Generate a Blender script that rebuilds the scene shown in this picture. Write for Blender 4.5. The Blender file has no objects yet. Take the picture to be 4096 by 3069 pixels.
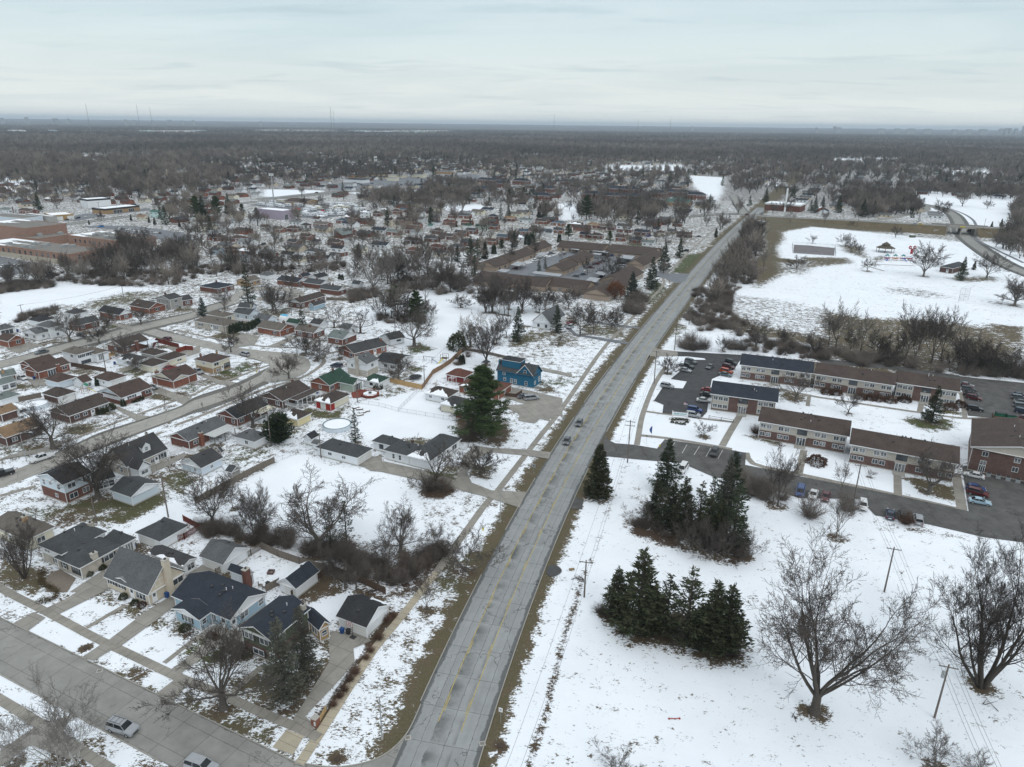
import bpy,math,random
from math import sin,cos,pi,hypot,atan2
import numpy as np
from mathutils import Matrix,Vector
Sa,Sb,Sc,Sd,Se,Sf,Sg,Sh,Si,Sj,Sk,Sm,Sn,Sp,Sq,Sr,Ss,St,Su,Sv,Sw,Sx,Sy,Sz,SA,SB,SD,SE,SF,SG,SH,SJ,SL,SM,SN,SQ,SR,SS,ST,SU,SV,SW,SX,SY,SZ,S0,S1,S2,S3,S4,S5,S6,S7,S8,S9,Pa,Pb,Pc,Pd,Pe,Pf,Pg,Ph,Pi,Pj,Pk,Pm,Pn,Pp,Pq,Pr,Ps,Pt,Pu,Pv,Pw,Px,Py,Pz,PA,PB,PC,PD,PE,PF,PG,PH,PJ,PK,PL,PM,PN,PP,PQ,PR,PS,PT,PU,PV,PW,PX,PY,PZ,P3,P4,P5,P6,P7,P8,P9,Qa,Qb,Qc,Qd,Qe,Qf,Qg,Qh,Qi,Qj,Qk,Qm,Qn,Qp,Qq,Qr,Qs,Qt,Qu,Qv,Qw,Qx,Qy,Qz,QA,QB,QC,QD,QE,QF,QG,QH,QJ,QK,QL,QM,QN,QP,QQ,QR,QS,QT,QU,QV,QW,QX,QY,QZ,Q0,Q1,Q2,Q3,Q4,Q5,Q6,Q7,Q8,Q9,Ya,Yb,Yc,Yd,Ye,Yf,Yg,Yh,Yi,Yj,Yk,Ym,Yn,Yp,Yq,Yr,Ys,Yt,Yu,Yw,Yx,Yy,Yz,YA='white','orange','brick','MULTIPLY','sedan','driveway','grey','black','brown','greige','slate','spruce','sidewalk','cream','dkbrown','mid0','blue','ShaderNodeVectorMath','w','suv','palebrick','hip','ShaderNodeSeparateXYZ','R','L','tall0','silver','paleblue','t','mid2','street','dark','dkbrick','ShaderNodeTexCoord','tanbrick','SUBTRACT','k','Roughness','navy','darkblue','ShaderNodeCombineXYZ','Scale','450,950 800,1010 1640,1020 2000,980 2071,780 1700,620 1300,640 1000,700 850,880','x','maroon','spruce2','tall1','s','round','Base Color','ADD','sage','bd','dense','footpath','red','l','green','cedar','a','m','500,1060 1000,1040 1900,1180 2071,1330 1800,1400 900,1330','ShaderNodeMath','spruce_tree','house','Vector','Specular IOR Level','chain','p','g','pickup','n','garage','category','brush2','ball','aptbrick','r','q','school building','motorhome','light','bare tree in the creek wood behind the school','b','shop','y','tan','DIVIDE','v','undergrowth bushes in the evergreen rows','small','shed','pine2','label','i','f','ShaderNodeMix','overhead line crossing the snow field','0,1090 520,1030 560,900 300,930 0,980','yellow','whitewall','townhouse','post','pinkbrick','picket','h','elm','ShaderNodeTexNoise','LESS_THAN','frame','j','ShaderNodeMapping','car_park','ABSOLUTE','window','wheel','trunk','shrub','group','crown','cedar2','brush','arb','SCALE','Object','slim','oak2','foliage','bare trees of the creek wood','taillight','headlight','cars in the school car park','umber','gnarl','birch','ballr','Color','workshop','woodland','vertex_index','teal','orange brick','fan','canopy_green','bluepale','ShaderNodeOutputMaterial','GREATER_THAN','u','crossing the road bank','trailer','sapling','oak','o','ShaderNodeNewGeometry','use_smooth','snow_patch','loop_total','loop_start','auto','ShaderNodeTexVoronoi','ShaderNodeObjectInfo','FRACT','ShaderNodeAttribute','sky','red brick','far_house','car_glass','bare_bush','Wd','ShaderNodeMapRange','NodeSocketGeometry','d','tree','thin','roof','pole','platform','pine','mint','hero','body','blue_spruce_tree','Strength','Geometry','Distance','twigs','slide','panel','pale green grey','cover','apartment_block','apartment block'
rad=math.radians
norm=np.linalg.norm;arr=np.array
scene=bpy.context.scene
COL=scene.collection
# camera, sky, sun, exposure
FPX,HORIZON,ROLL,CAM_H=2841.0,498.0,0.67,82.0
PITCH=math.atan((1534.5-HORIZON)/FPX)
zq=bpy.data.cameras.new("camera")
zq.sensor_width=36.0
zq.lens=FPX/4096.0*36.0
zq.clip_start=1.0
zq.clip_end=90000.0
cam=bpy.data.objects.new("camera",zq)
COL.objects.link(cam)
cam.matrix_world=Matrix.Translation((0,0,CAM_H))@Matrix.Rotation(rad(90)-PITCH,4,'X')@Matrix.Rotation(rad(ROLL),4,'Z')
scene.camera=cam
scene.view_settings.view_transform='Standard'
scene.view_settings.look='None'
scene.view_settings.exposure=0.12
scene.view_settings.gamma=1.0
scene.cycles.max_bounces=6
scene.cycles.diffuse_bounces=2
scene.cycles.glossy_bounces=2
scene.cycles.volume_bounces=0
scene.cycles.use_adaptive_sampling=True
SUN_EL,SUN_ROT=rad(38),rad(150)
world=bpy.data.worlds.new("World")
scene.world=world
world.use_nodes=True
wt=world.node_tree
wt.nodes.clear()
def wn(kind,**kw):
 n=wt.nodes.new(kind)
 for k,v in kw.items():
  setattr(n,k,v)
 return n
wout=wn('ShaderNodeOutputWorld')
wbg=wn('ShaderNodeBackground')
wbg.inputs[Yq].default_value=0.1
xv=wn('ShaderNodeTexSky')
xv.sky_type='NISHITA'
xv.sun_disc=False
xv.sun_elevation=SUN_EL
xv.sun_rotation=SUN_ROT
wtc=wn(SM)
xw=wn(Sy)
wt.links.new(wtc.outputs['Generated'],xw.inputs[0])
wramp=wn('ShaderNodeValToRGB')
cr=wramp.color_ramp
cr.elements[0].position=0.0;cr.elements[0].color=(0.80,0.85,0.84,1)
cr.elements[1].position=1.0;cr.elements[1].color=(1.0,1.04,1.08,1)
for p_,c_ in((0.045,(0.69,0.755,0.755,1)),(0.10,(0.61,0.72,0.75,1)),(0.20,(0.545,0.67,0.745,1)),(0.32,(0.54,0.69,0.765,1)),(0.6,(0.9,0.96,1.0,1))):
 e_=cr.elements.new(p_);e_.color=c_
wt.links.new(xw.outputs['Z'],wramp.inputs['Fac'])
wmul=wn(St,operation=Qp)
wmul.inputs[SW].default_value=10.0
wt.links.new(wramp.outputs[QC],wmul.inputs[0])
wdiv=wn(Ph,operation=S5)
wdiv.inputs[1].default_value=0.05
wt.links.new(xw.outputs['Z'],wdiv.inputs[0])
wdx=wn(Ph,operation=PJ);wdy=wn(Ph,operation=PJ)
wt.links.new(xw.outputs['X'],wdx.inputs[0]);wt.links.new(wdiv.outputs[0],wdx.inputs[1])
wt.links.new(xw.outputs['Y'],wdy.inputs[0]);wt.links.new(wdiv.outputs[0],wdy.inputs[1])
wcomb=wn(SV)
wt.links.new(wdx.outputs[0],wcomb.inputs['X']);wt.links.new(wdy.outputs[0],wcomb.inputs['Y'])
def cloud(scale,sx,sy,detail,lo,hi,loc):
 m=wn(Qb);m.inputs[SW].default_value=(sx,sy,1);m.inputs['Location'].default_value=loc
 wt.links.new(wcomb.outputs[0],m.inputs[Pk])
 n=wn(P7);n.inputs[SW].default_value=scale;n.inputs['Detail'].default_value=detail
 n.inputs[SS].default_value=0.6;n.inputs['Distortion'].default_value=0.6
 wt.links.new(m.outputs[0],n.inputs[Pk])
 r=wn(Yb);r.inputs['From Min'].default_value=lo;r.inputs['From Max'].default_value=hi
 wt.links.new(n.outputs['Fac'],r.inputs['Value'])
 return r
c1=cloud(0.42,0.65,0.8,4,0.40,0.60,(3.1,1.7,0))
c2=cloud(1.0,0.55,1.0,5,0.56,0.72,(7.3,4.2,0))
wm1=wn(PT,data_type='RGBA',blend_type=Sd)
wm1.inputs[7].default_value=(1.11,1.08,1.06,1)
wt.links.new(c1.outputs[0],wm1.inputs[0]);wt.links.new(wmul.outputs[0],wm1.inputs[6])
wm2=wn(PT,data_type='RGBA',blend_type=Sd)
wm2.inputs[7].default_value=(0.84,0.875,0.90,1)
wt.links.new(c2.outputs[0],wm2.inputs[0]);wt.links.new(wm1.outputs[2],wm2.inputs[6])
wm3=wn(PT,data_type='RGBA')
wm3.inputs[0].default_value=0.06
wt.links.new(wm2.outputs[2],wm3.inputs[6]);wt.links.new(xv.outputs[0],wm3.inputs[7])
wt.links.new(wm3.outputs[2],wbg.inputs[QC])
wt.links.new(wbg.outputs[0],wout.inputs['Surface'])
sun_data=bpy.data.lights.new("sun",'SUN')
sun_data.energy=0.6
sun_data.angle=rad(25)
sun_data.color=(1.0,0.98,0.95)
sun=bpy.data.objects.new("sun",sun_data)
COL.objects.link(sun)
sdir=Vector((sin(SUN_ROT)*cos(SUN_EL),cos(SUN_ROT)*cos(SUN_EL),sin(SUN_EL)))
sun.rotation_euler=sdir.to_track_quat('Z','Y').to_euler()
# photograph survey: a sighted pixel and a height give a point on the ground
CR=dict(a=(0,2250,.4942),b=(900,2250,.4942),c=(1800,2250,.4942),d=(2400,2050,.4346),e=(3072,2150,.5547),f=(0,1650,.4346),g=(700,1650,.4346),h=(1400,1650,.4346),i=(2250,1650,.4346),j=(3196,1650,.4346),k=(0,1200,.3863),l=(700,1200,.3863),m=(1400,1150,.3863),n=(2500,1150,.3863),o=(3296,1150,.3863),p=(0,750,.3863),q=(700,750,.3863),r=(1400,750,.3863),s=(1900,750,.4521),t=(2900,750,.5407),u=(0,420,.4629),v=(1024,420,.4629),w=(2048,420,.8057),x=(3072,420,.8057),z=(0,0,1.0))
CP,SP,CRL,SRL=cos(PITCH),sin(PITCH),cos(rad(ROLL)),sin(rad(ROLL))
def G(pt,z=0.0):
 c,x,y=pt
 ox,oy,s=CR[c]
 a,b=(ox+x*s-2048)/FPX,(oy+y*s-1534.5)/FPX
 a,b=a*CRL+b*SRL,b*CRL-a*SRL
 dn=max(b*CP+SP,1e-4)
 t=(CAM_H-z)/dn
 return arr([a*t,(CP-b*SP)*t])
def Gs(c,pts,z=0.0):
 if isinstance(pts,str):pts=[tuple(map(int,q.split(',')))for q in pts.split()]
 return[G((c,x,y),z)for x,y in pts]
def zapex(mid,pt):
 """height of a sighted point that stands above the ground point mid"""
 best=min(((abs(norm(G(pt,z))-norm(mid)),z)for z in np.arange(0,40,.1)))
 return best[1]
 # mesh and tagging helpers
class MB:
 """collects faces in a local frame and links them as one mesh object"""
 def __init__(s):
  s.v=[];s.f=[];s.m=[];s.mats=[];s.uv=None
 def mi(s,m):
  if m not in s.mats:s.mats.append(m)
  return s.mats.index(m)
 def poly(s,pts,m):
  i=len(s.v);s.v+=[tuple(map(float,p))for p in pts];s.f.append(tuple(range(i,i+len(pts))));s.m.append(s.mi(m))
 def box(s,x0,y0,z0,x1,y1,z1,m,top=None):
  i=len(s.v)
  s.v+=[(x0,y0,z0),(x1,y0,z0),(x1,y1,z0),(x0,y1,z0),(x0,y0,z1),(x1,y0,z1),(x1,y1,z1),(x0,y1,z1)]
  k=s.mi(m);kt=s.mi(top)if top else k
  for q,kk in(((0,3,2,1),k),((4,5,6,7),kt),((0,1,5,4),k),((1,2,6,5),k),((2,3,7,6),k),((3,0,4,7),k)):
   s.f.append(tuple(i+j for j in q));s.m.append(kk)
 def prism(s,pts,z0,z1,m,top=None):
  n=len(pts);i=len(s.v);k=s.mi(m);kt=s.mi(top)if top else k
  s.v+=[(p[0],p[1],z0)for p in pts]+[(p[0],p[1],z1)for p in pts]
  s.f.append(tuple(i+n+j for j in range(n)));s.m.append(kt)
  s.f.append(tuple(i+n-1-j for j in range(n)));s.m.append(k)
  for j in range(n):
   s.f.append((i+j,i+(j+1)%n,i+n+(j+1)%n,i+n+j));s.m.append(k)
 def cyl(s,x,y,z0,z1,r0,r1,m,n=8):
  s.bar((x,y,z0),(x,y,z1),r0,r1,m,n)
 def bar(s,p0,p1,r0,r1,m,n=6,caps=True):
  p0=Vector(p0);p1=Vector(p1);d=(p1-p0).normalized()
  a=d.cross(Vector((0,0,1))if abs(d.z)<.9 else Vector((1,0,0))).normalized();b=d.cross(a)
  i=len(s.v);k=s.mi(m)
  for p,r in((p0,r0),(p1,r1)):
   for j in range(n):
    t=2*pi*j/n;s.v.append(tuple(p+a*cos(t)*r+b*sin(t)*r))
  for j in range(n):
   s.f.append((i+j,i+n+j,i+n+(j+1)%n,i+(j+1)%n));s.m.append(k)
  if caps:
   s.f.append(tuple(i+j for j in range(n)));s.f.append(tuple(i+2*n-1-j for j in range(n)));s.m+=[k,k]
 def ball(s,c,rx,ry,rz,m,nu=10,nv=6,fn=None):
  i=len(s.v);k=s.mi(m)
  for a in range(nv+1):
   th=pi*a/nv
   for b in range(nu):
    ph=2*pi*b/nu;q=fn(a,b)if fn else 1
    s.v.append((c[0]+rx*q*sin(th)*cos(ph),c[1]+ry*q*sin(th)*sin(ph),c[2]+rz*q*cos(th)))
  for a in range(nv):
   for b in range(nu):
    s.f.append((i+a*nu+b,i+(a+1)*nu+b,i+(a+1)*nu+(b+1)%nu,i+a*nu+(b+1)%nu));s.m.append(k)
 def mesh(s,name):
  me=bpy.data.meshes.new(name);me.from_pydata(s.v,[],s.f)
  for m in s.mats:me.materials.append(m)
  if s.m:me.polygons.foreach_set('material_index',s.m)
  me.update();return me
 def build(s,name,parent=None,smooth=False,loc=None,rot=None):
  me=s.mesh(name)
  if smooth:me.polygons.foreach_set(QW,[True]*len(me.polygons))
  return link(name,me,parent,loc,rot)
def link(name,data,parent=None,loc=None,rot=None):
 o=bpy.data.objects.new(name,data);COL.objects.link(o)
 if parent:o.parent=parent
 if loc is not None:o.location=loc
 if rot is not None:o.rotation_euler=(0,0,rot)
 return o
zx=[];MARKS=[]
def tag(o,label,cat,group=None):
 o[PQ]=label;o[Pu]=cat
 if group:o[Qi]=group
 zx.append(o);return o
def empty(name,x,y,rot,label,cat,group=None,z=0.0):
 o=bpy.data.objects.new(name,None);COL.objects.link(o);o.empty_display_size=.5
 o.location=(x,y,z);o.rotation_euler=(0,0,rot);return tag(o,label,cat,group)
def xq(phrase,x,y):MARKS.append((phrase,float(x),float(y)))
def qh(o):o['kind']='structure';return o
def copy_tree(o,parent=None):
 c=o.copy();COL.objects.link(c)
 if parent is not None:c.parent=parent
 for ch in list(o.children):copy_tree(ch,c)
 return c
 # materials
zg={}
def nodes(m):
 m.use_nodes=True;nt=m.node_tree;nt.nodes.clear()
 out=nt.nodes.new(QM);b=nt.nodes.new('ShaderNodeBsdfPrincipled')
 nt.links.new(b.outputs[0],out.inputs['Surface']);b.inputs[Pm].default_value=.25
 return nt,b
def N(nt,kind,ins=None,**kw):
 n=nt.nodes.new(kind)
 for k,v in kw.items():setattr(n,k,v)
 for k,v in(ins or{}).items():
  if hasattr(v,'is_output')or isinstance(v,bpy.types.NodeSocket):nt.links.new(v,n.inputs[k])
  else:n.inputs[k].default_value=v
 return n
def MA(nt,op,a,b=0.0,clamp=False):
 return N(nt,Ph,{0:a,1:b},operation=op,use_clamp=clamp).outputs[0]
def MX(nt,f,a,b,blend='MIX'):
 return N(nt,PT,{0:f,6:a,7:b},data_type='RGBA',blend_type=blend).outputs[2]
def RNG(nt,v,lo,hi,a=0.,b=1.):
 return N(nt,Yb,{'Value':v,'From Min':lo,'From Max':hi,'To Min':a,'To Max':b}).outputs[0]
def qm(nt,vec,sc,det=3.,rough=.55,dist=0.):
 return N(nt,P7,{Pk:vec,SW:sc,'Detail':det,SS:rough,'Distortion':dist}).outputs['Fac']
def c4(c):return(c[0],c[1],c[2],1)
def qa(name,col,rough=.8,var=.12,sc=3.,metal=0.,obj_var=0.,stripe=None,bump=0.,spec=None):
 """plain painted or natural surface with mottling; stripe=(axis, period, depth) darkens narrow joints"""
 if name in zg:return zg[name]
 m=bpy.data.materials.new(name);nt,b=nodes(m)
 tc=N(nt,SM).outputs[Qq]
 n=qm(nt,tc,sc,5,.65);n2=qm(nt,tc,sc*.13+.05,2)
 f=MA(nt,S5,MA(nt,Sd,n,.7),MA(nt,Sd,n2,.3))
 k=RNG(nt,f,.3,.7,1-var,1+var)
 if obj_var:
  rn=N(nt,Q2).outputs['Random']
  k=MA(nt,Sd,k,RNG(nt,rn,0,1,1-obj_var,1+obj_var))
 if stripe:
  ax,per,dep=stripe
  sp=N(nt,Sy,{0:tc}).outputs[ax]
  w=MA(nt,Q3,MA(nt,PJ,sp,per));w=MA(nt,P8,w,.16)
  k=MA(nt,Sd,k,MA(nt,SQ,1.,MA(nt,Sd,w,dep)))
 col4=N(nt,St,{0:tuple(col[:3]),SW:k},operation=Qp).outputs[0]
 nt.links.new(col4,b.inputs[S4]);b.inputs[SS].default_value=rough;b.inputs['Metallic'].default_value=metal
 if spec is not None:b.inputs[Pm].default_value=spec
 if bump:
  bp=N(nt,'ShaderNodeBump',{Yq:bump,Ys:.05,'Height':n});nt.links.new(bp.outputs[0],b.inputs['Normal'])
 zg[name]=m;return m
def shingle(name,col):
 if name in zg:return zg[name]
 m=bpy.data.materials.new(name);nt,b=nodes(m)
 tc=N(nt,SM).outputs[Qq]
 n=qm(nt,tc,5.,4,.7);n2=qm(nt,tc,.35,4,.6)
 mp=N(nt,Qb,{Pk:tc,SW:(1.,1.,5.)}).outputs[0]
 vo=N(nt,Q1,{Pk:mp,SW:2.6}).outputs[QC]
 vs=N(nt,Sy,{0:vo}).outputs[0]
 k=MA(nt,S5,RNG(nt,n,.3,.7,-.10,.10),RNG(nt,n2,.3,.7,-.16,.18))
 k=MA(nt,S5,k,RNG(nt,vs,0,1,.86,1.14))
 zz=N(nt,Sy,{0:tc}).outputs[2]
 row=MA(nt,P8,MA(nt,Q3,MA(nt,PJ,zz,.075)),.3)
 k=MA(nt,Sd,k,MA(nt,SQ,1.,MA(nt,Sd,row,.12)))
 nt.links.new(N(nt,St,{0:tuple(col),SW:k},operation=Qp).outputs[0],b.inputs[S4])
 b.inputs[SS].default_value=.9;zg[name]=m;return m
def q6(name,col,col2):
 if name in zg:return zg[name]
 m=bpy.data.materials.new(name);nt,b=nodes(m)
 tc=N(nt,SM).outputs[Qq];s=N(nt,Sy,{0:tc})
 v=N(nt,SV,{0:MA(nt,S5,s.outputs[0],s.outputs[1]),1:s.outputs[2]}).outputs[0]
 br=N(nt,'ShaderNodeTexBrick',{Pk:v,'Color1':c4(col),'Color2':c4(col2),'Mortar':c4([x*.6+.07 for x in col]),SW:1.,'Mortar Size':.012,'Brick Width':.28,'Row Height':.09,'Bias':0.}).outputs[QC]
 k=RNG(nt,qm(nt,tc,.8,5,.7),.3,.7,.8,1.2)
 nt.links.new(N(nt,St,{0:br,SW:k},operation=Qp).outputs[0],b.inputs[S4])
 b.inputs[SS].default_value=.9;zg[name]=m;return m
def glassmat(name,col=(.05,.06,.07)):
 if name in zg:return zg[name]
 m=bpy.data.materials.new(name);nt,b=nodes(m)
 tc=N(nt,SM).outputs[Qq];rn=N(nt,Q2).outputs['Random']
 w=MA(nt,S5,qm(nt,tc,.9,1),rn)
 k=MA(nt,QN,MA(nt,Q3,w),.62)
 nt.links.new(MX(nt,k,c4(col),c4([x+.16 for x in col])),b.inputs[S4])
 b.inputs[SS].default_value=.12;b.inputs[Pm].default_value=.5;zg[name]=m;return m
def paint(name,col,metal=0.):
 if name in zg:return zg[name]
 m=bpy.data.materials.new(name);nt,b=nodes(m)
 tc=N(nt,SM).outputs[Qq]
 k=RNG(nt,qm(nt,tc,2.2,5,.7),.35,.7,1.03,.9)
 zz=N(nt,Sy,{0:tc}).outputs[2]
 dirt=RNG(nt,MA(nt,S5,zz,MA(nt,Sd,qm(nt,tc,3.,3),.3)),.3,.75,.55,0.)
 c=N(nt,St,{0:tuple(col),SW:k},operation=Qp).outputs[0]
 nt.links.new(MX(nt,dirt,c,(.22,.21,.19,1)),b.inputs[S4])
 b.inputs[SS].default_value=.3;b.inputs['Metallic'].default_value=metal;b.inputs['Coat Weight'].default_value=.6
 b.inputs['Coat Roughness'].default_value=.08;zg[name]=m;return m
R={k:shingle('shingle_'+k,c)for k,c in dict(grey=(.10,.105,.11),slate=(.062,.067,.071),navy=(.030,.036,.048),black=(.032,.033,.036),dark=(.055,.055,.057),light=(.20,.21,.215),brown=(.075,.052,.044),dkbrown=(.062,.050,.044),red=(.115,.050,.038),tan=(.23,.155,.095),umber=(.072,.055,.048),green=(.028,.062,.045),greige=(.13,.115,.10),sage=(.15,.175,.17),blue=(.07,.095,.12),teal=(.06,.14,.12)).items()}
W=dict(brick=q6('brick_red',(.165,.062,.042),(.12,.047,.035)),orange=q6('brick_orange',(.25,.088,.05),(.19,.068,.042)),dkbrick=q6('brick_dark',(.11,.055,.043),(.08,.043,.036)),tanbrick=q6('brick_tan',(.40,.26,.14),(.33,.21,.11)),palebrick=q6('brick_pale',(.50,.46,.40),(.44,.40,.345)),aptbrick=q6('brick_apartment',(.145,.080,.064),(.09,.053,.046)),pinkbrick=q6('brick_pink',(.33,.20,.15),(.27,.165,.125)),white=qa('siding_white',(.74,.76,.78),.7,.05,1.5,stripe=(2,.22,.12)),cream=qa('siding_cream',(.66,.62,.50),.7,.05,1.5,stripe=(2,.22,.12)),yellow=qa('siding_yellow',(.66,.57,.33),.7,.05,1.5,stripe=(2,.22,.1)),tan=qa('stucco_tan',(.57,.50,.40),.85,.07,2.),paleblue=qa('siding_pale_blue',(.60,.67,.73),.7,.05,1.5,stripe=(2,.22,.12)),sky=qa('siding_sky_blue',(.34,.47,.56),.7,.07,1.5,stripe=(2,.3,.1)),blue=qa('siding_deep_blue',(.022,.125,.215),.7,.09,1.5,stripe=(2,.2,.2)),green=qa('siding_dull_green',(.085,.10,.065),.8,.08,1.5,stripe=(2,.25,.15)),sage=qa('siding_sage',(.33,.40,.34),.7,.05,1.5,stripe=(2,.22,.12)),grey=qa('siding_grey',(.36,.35,.33),.7,.05,1.5,stripe=(2,.22,.12)),greige=qa("panel_greige",(.42,.39,.345),.75,.05,1.5,stripe=(0,.4,.1)),red=qa('panel_red',(.32,.03,.025),.6,.08,2.),barn=qa('siding_barn_red',(.17,.03,.03),.7,.08,2.,stripe=(2,.25,.2)),ochre=qa('stucco_ochre',(.36,.24,.11),.85,.08,2.),townhouse=qa('stucco_townhouse',(.33,.26,.205),.85,.07,2.),brownpanel=qa('panel_brown',(.12,.095,.08),.8,.07,2.),purple=qa('stucco_lavender',(.36,.31,.38),.85,.08,.8),mint=qa('siding_mint',(.50,.66,.64),.8,.05,1.5),black=qa('panel_black',(.03,.032,.036),.5,.1,1.),concrete=qa('concrete_wall',(.42,.38,.31),.9,.1,1.),whitewall=qa('painted_block',(.70,.70,.69),.8,.06,1.))
qj=qa('trim_white',(.78,.79,.80),.6,.04,2.);DTRIM=qa('trim_dark',(.05,.045,.04),.6,.08,2.)
z3=glassmat('window_glass');xj=qa('concrete_plain',(.40,.385,.35),.9,.1,1.5);qw=qa('dark_metal',(.045,.045,.047),.5,.1,3.)
qf=qa('galvanised_steel',(.36,.38,.39),.45,.08,3.,metal=.3);zr=qa('snow_cap',(.86,.89,.93),.75,.03,.6)
qk=qa('weathered_wood',(.17,.145,.12),.9,.22,2.2,stripe=(0,.16,.35));z2=qa('red_stained_wood',(.15,.04,.028),.85,.2,2.,stripe=(0,.16,.3))
WOODNEW=qa('new_pine_wood',(.47,.31,.15),.85,.12,2.,stripe=(0,.16,.25));qn=qa('brown_wood',(.10,.068,.05),.9,.2,2.,stripe=(0,.16,.3))
POLE=qa('pole_wood',(.15,.13,.115),.9,.15,3.);RUBBER=qa('tyre_rubber',(.025,.025,.026),.8,.1,4.);DOORM=qa('door_panel_white',(.70,.70,.68),.6,.04,1.,stripe=(2,.55,.22))
def door_col(c):return{Su:qj,Yd:qw,Py:W[Pa]}[c]
# buildings
qr={}
SNAP=True;GRID=rad(63.5)
def ze(P0,P1,P2,z):
 p1=G(P1,z)
 vx=G(P2,z)-p1 if isinstance(P2,tuple)else None
 vy=G(P0,z)-p1 if isinstance(P0,tuple)else None
 if vx is None:ang=atan2(vy[1],vy[0])-pi/2;return p1,ang,float(P2),float(norm(vy))
 ax=atan2(vx[1],vx[0])
 if vy is None:return p1,ax,float(norm(vx)),float(P0)
 ay=atan2(vy[1],vy[0])-pi/2
 lx,ly=norm(vx),norm(vy)
 d=(ay-ax+pi)%(2*pi)-pi
 ang=ax+d*ly/(lx+ly)
 if SNAP and abs(ang-GRID)<rad(16):
  ca,sa=cos(GRID),sin(GRID);return p1,GRID,float(abs(vx[0]*ca+vx[1]*sa)),float(abs(-vy[0]*sa+vy[1]*ca))
 return p1,ang,float(lx*abs(cos(d*ly/(lx+ly)))),float(ly*abs(cos(d*lx/(lx+ly))))
def win_meshes(w,h,kind):
 key=('win',round(w,1),round(h,1),kind)
 if key in qr:return qr[key]
 w2=w/2;fr=MB();pn=MB();t=.07
 fm=qj
 if kind==S7:fm=DTRIM
 if kind in 'wbd':
  fr.box(-w2-t,-.06,-h/2-t,w2+t,.02,-h/2,fm);fr.box(-w2-t,-.06,h/2,w2+t,.02,h/2+t,fm)
  fr.box(-w2-t,-.055,-h/2,-w2,.02,h/2,fm);fr.box(w2,-.055,-h/2,w2+t,.02,h/2,fm)
  n=max(1,int(round(w/1.0)))
  for i in range(1,n):
   x=-w2+w*i/n;fr.box(x-.04,-.05,-h/2,x+.04,.02,h/2,fm)
  if n==1:fr.box(-w2,-.05,-.03,w2,.02,.03,fm)if w<h else fr.box(-.03,-.05,-h/2,.03,.02,h/2,fm)
  pn.box(-w2,-.02,-h/2,w2,.01,h/2,z3)
 qr[key]=(fr.mesh(Qe),pn.mesh('pane'));return qr[key]
def door_mesh(w,h,kind):
 key=('door',round(w,1),round(h,1),kind)
 if key in qr:return qr[key]
 b=MB();w2=w/2
 if kind==Pq:
  b.box(-w2,-.03,0,w2,.02,h,DOORM)
  n=max(2,int(h/.55))
  for i in range(n):
   z0=.06+(h-.1)*i/n;z1=z0+(h-.1)/n-.05
   k=max(2,int(w/.8))
   for j in range(k):
    x0=-w2+.08+(w-.1)*j/k;b.box(x0,-.05,z0,x0+(w-.1)/k-.08,-.03,z1,DOORM)
  b.box(-w2-.1,-.04,0,-w2,.02,h+.1,qj);b.box(w2,-.04,0,w2+.1,.02,h+.1,qj);b.box(-w2,-.04,h,w2,.02,h+.1,qj)
 elif kind=='G':
  b.box(-w2,-.02,0,w2,.01,h,z3)
  for x in(-w2,-w2/3,w2/3,w2):b.box(x-.05,-.06,0,x+.05,.02,h,qj)
  b.box(-w2,-.06,h-.06,w2,.02,h+.04,qj)
 elif kind==Py:
  b.box(-w2,-.04,0,w2,.02,h,W[Pa])
 else:
  b.box(-w2,-.03,0,w2,.02,h,qj if kind==Yd else qw);b.box(-w2+.15,-.05,h*.55,w2-.15,-.03,h-.2,z3)
  b.box(-w2-.09,-.05,0,-w2,.02,h+.09,qj);b.box(w2,-.05,0,w2+.09,.02,h+.09,qj)
 qr[key]=b.mesh('door');return qr[key]
def q5(qv,L,Wd,o,zw,z6,zc,w,h,kind=Su,lite=False):
 """side R: the face y=0; side L: the face x=0; side F: the far x face; side B: the back"""
 if zw==Sz:x,y,r=z6*L if z6<=1 else z6,o,0
 elif zw==SA:x,y,r=o,z6*Wd if z6<=1 else z6,-pi/2
 elif zw=='F':x,y,r=L-o,z6*Wd if z6<=1 else z6,pi/2
 else:x,y,r=z6*L if z6<=1 else z6,Wd-o,pi
 if kind in(Su,S7,S2):
  fm,pm=win_meshes(w,h,Su if kind==S2 else kind)
  f=link(Qe,fm,qv,(x,y,zc),r)
  if kind==S2:
   key=('shut',round(h,1))
   if key not in qr:
    b=MB();b.box(-.2,-.07,-h/2,.2,.0,h/2,qw);qr[key]=b.mesh('shutter')
   for sx in(-1,1):
    s_=link('shutter',qr[key],f,(sx*(w/2+.3),0,0))
  link('pane',pm,f);return f
 nm={Pq:'garage_door','G':'entrance',Py:'door_panel'}.get(kind,'door')
 return link(nm,door_mesh(w,h,kind),qv,(x,y,zc),r)
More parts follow.
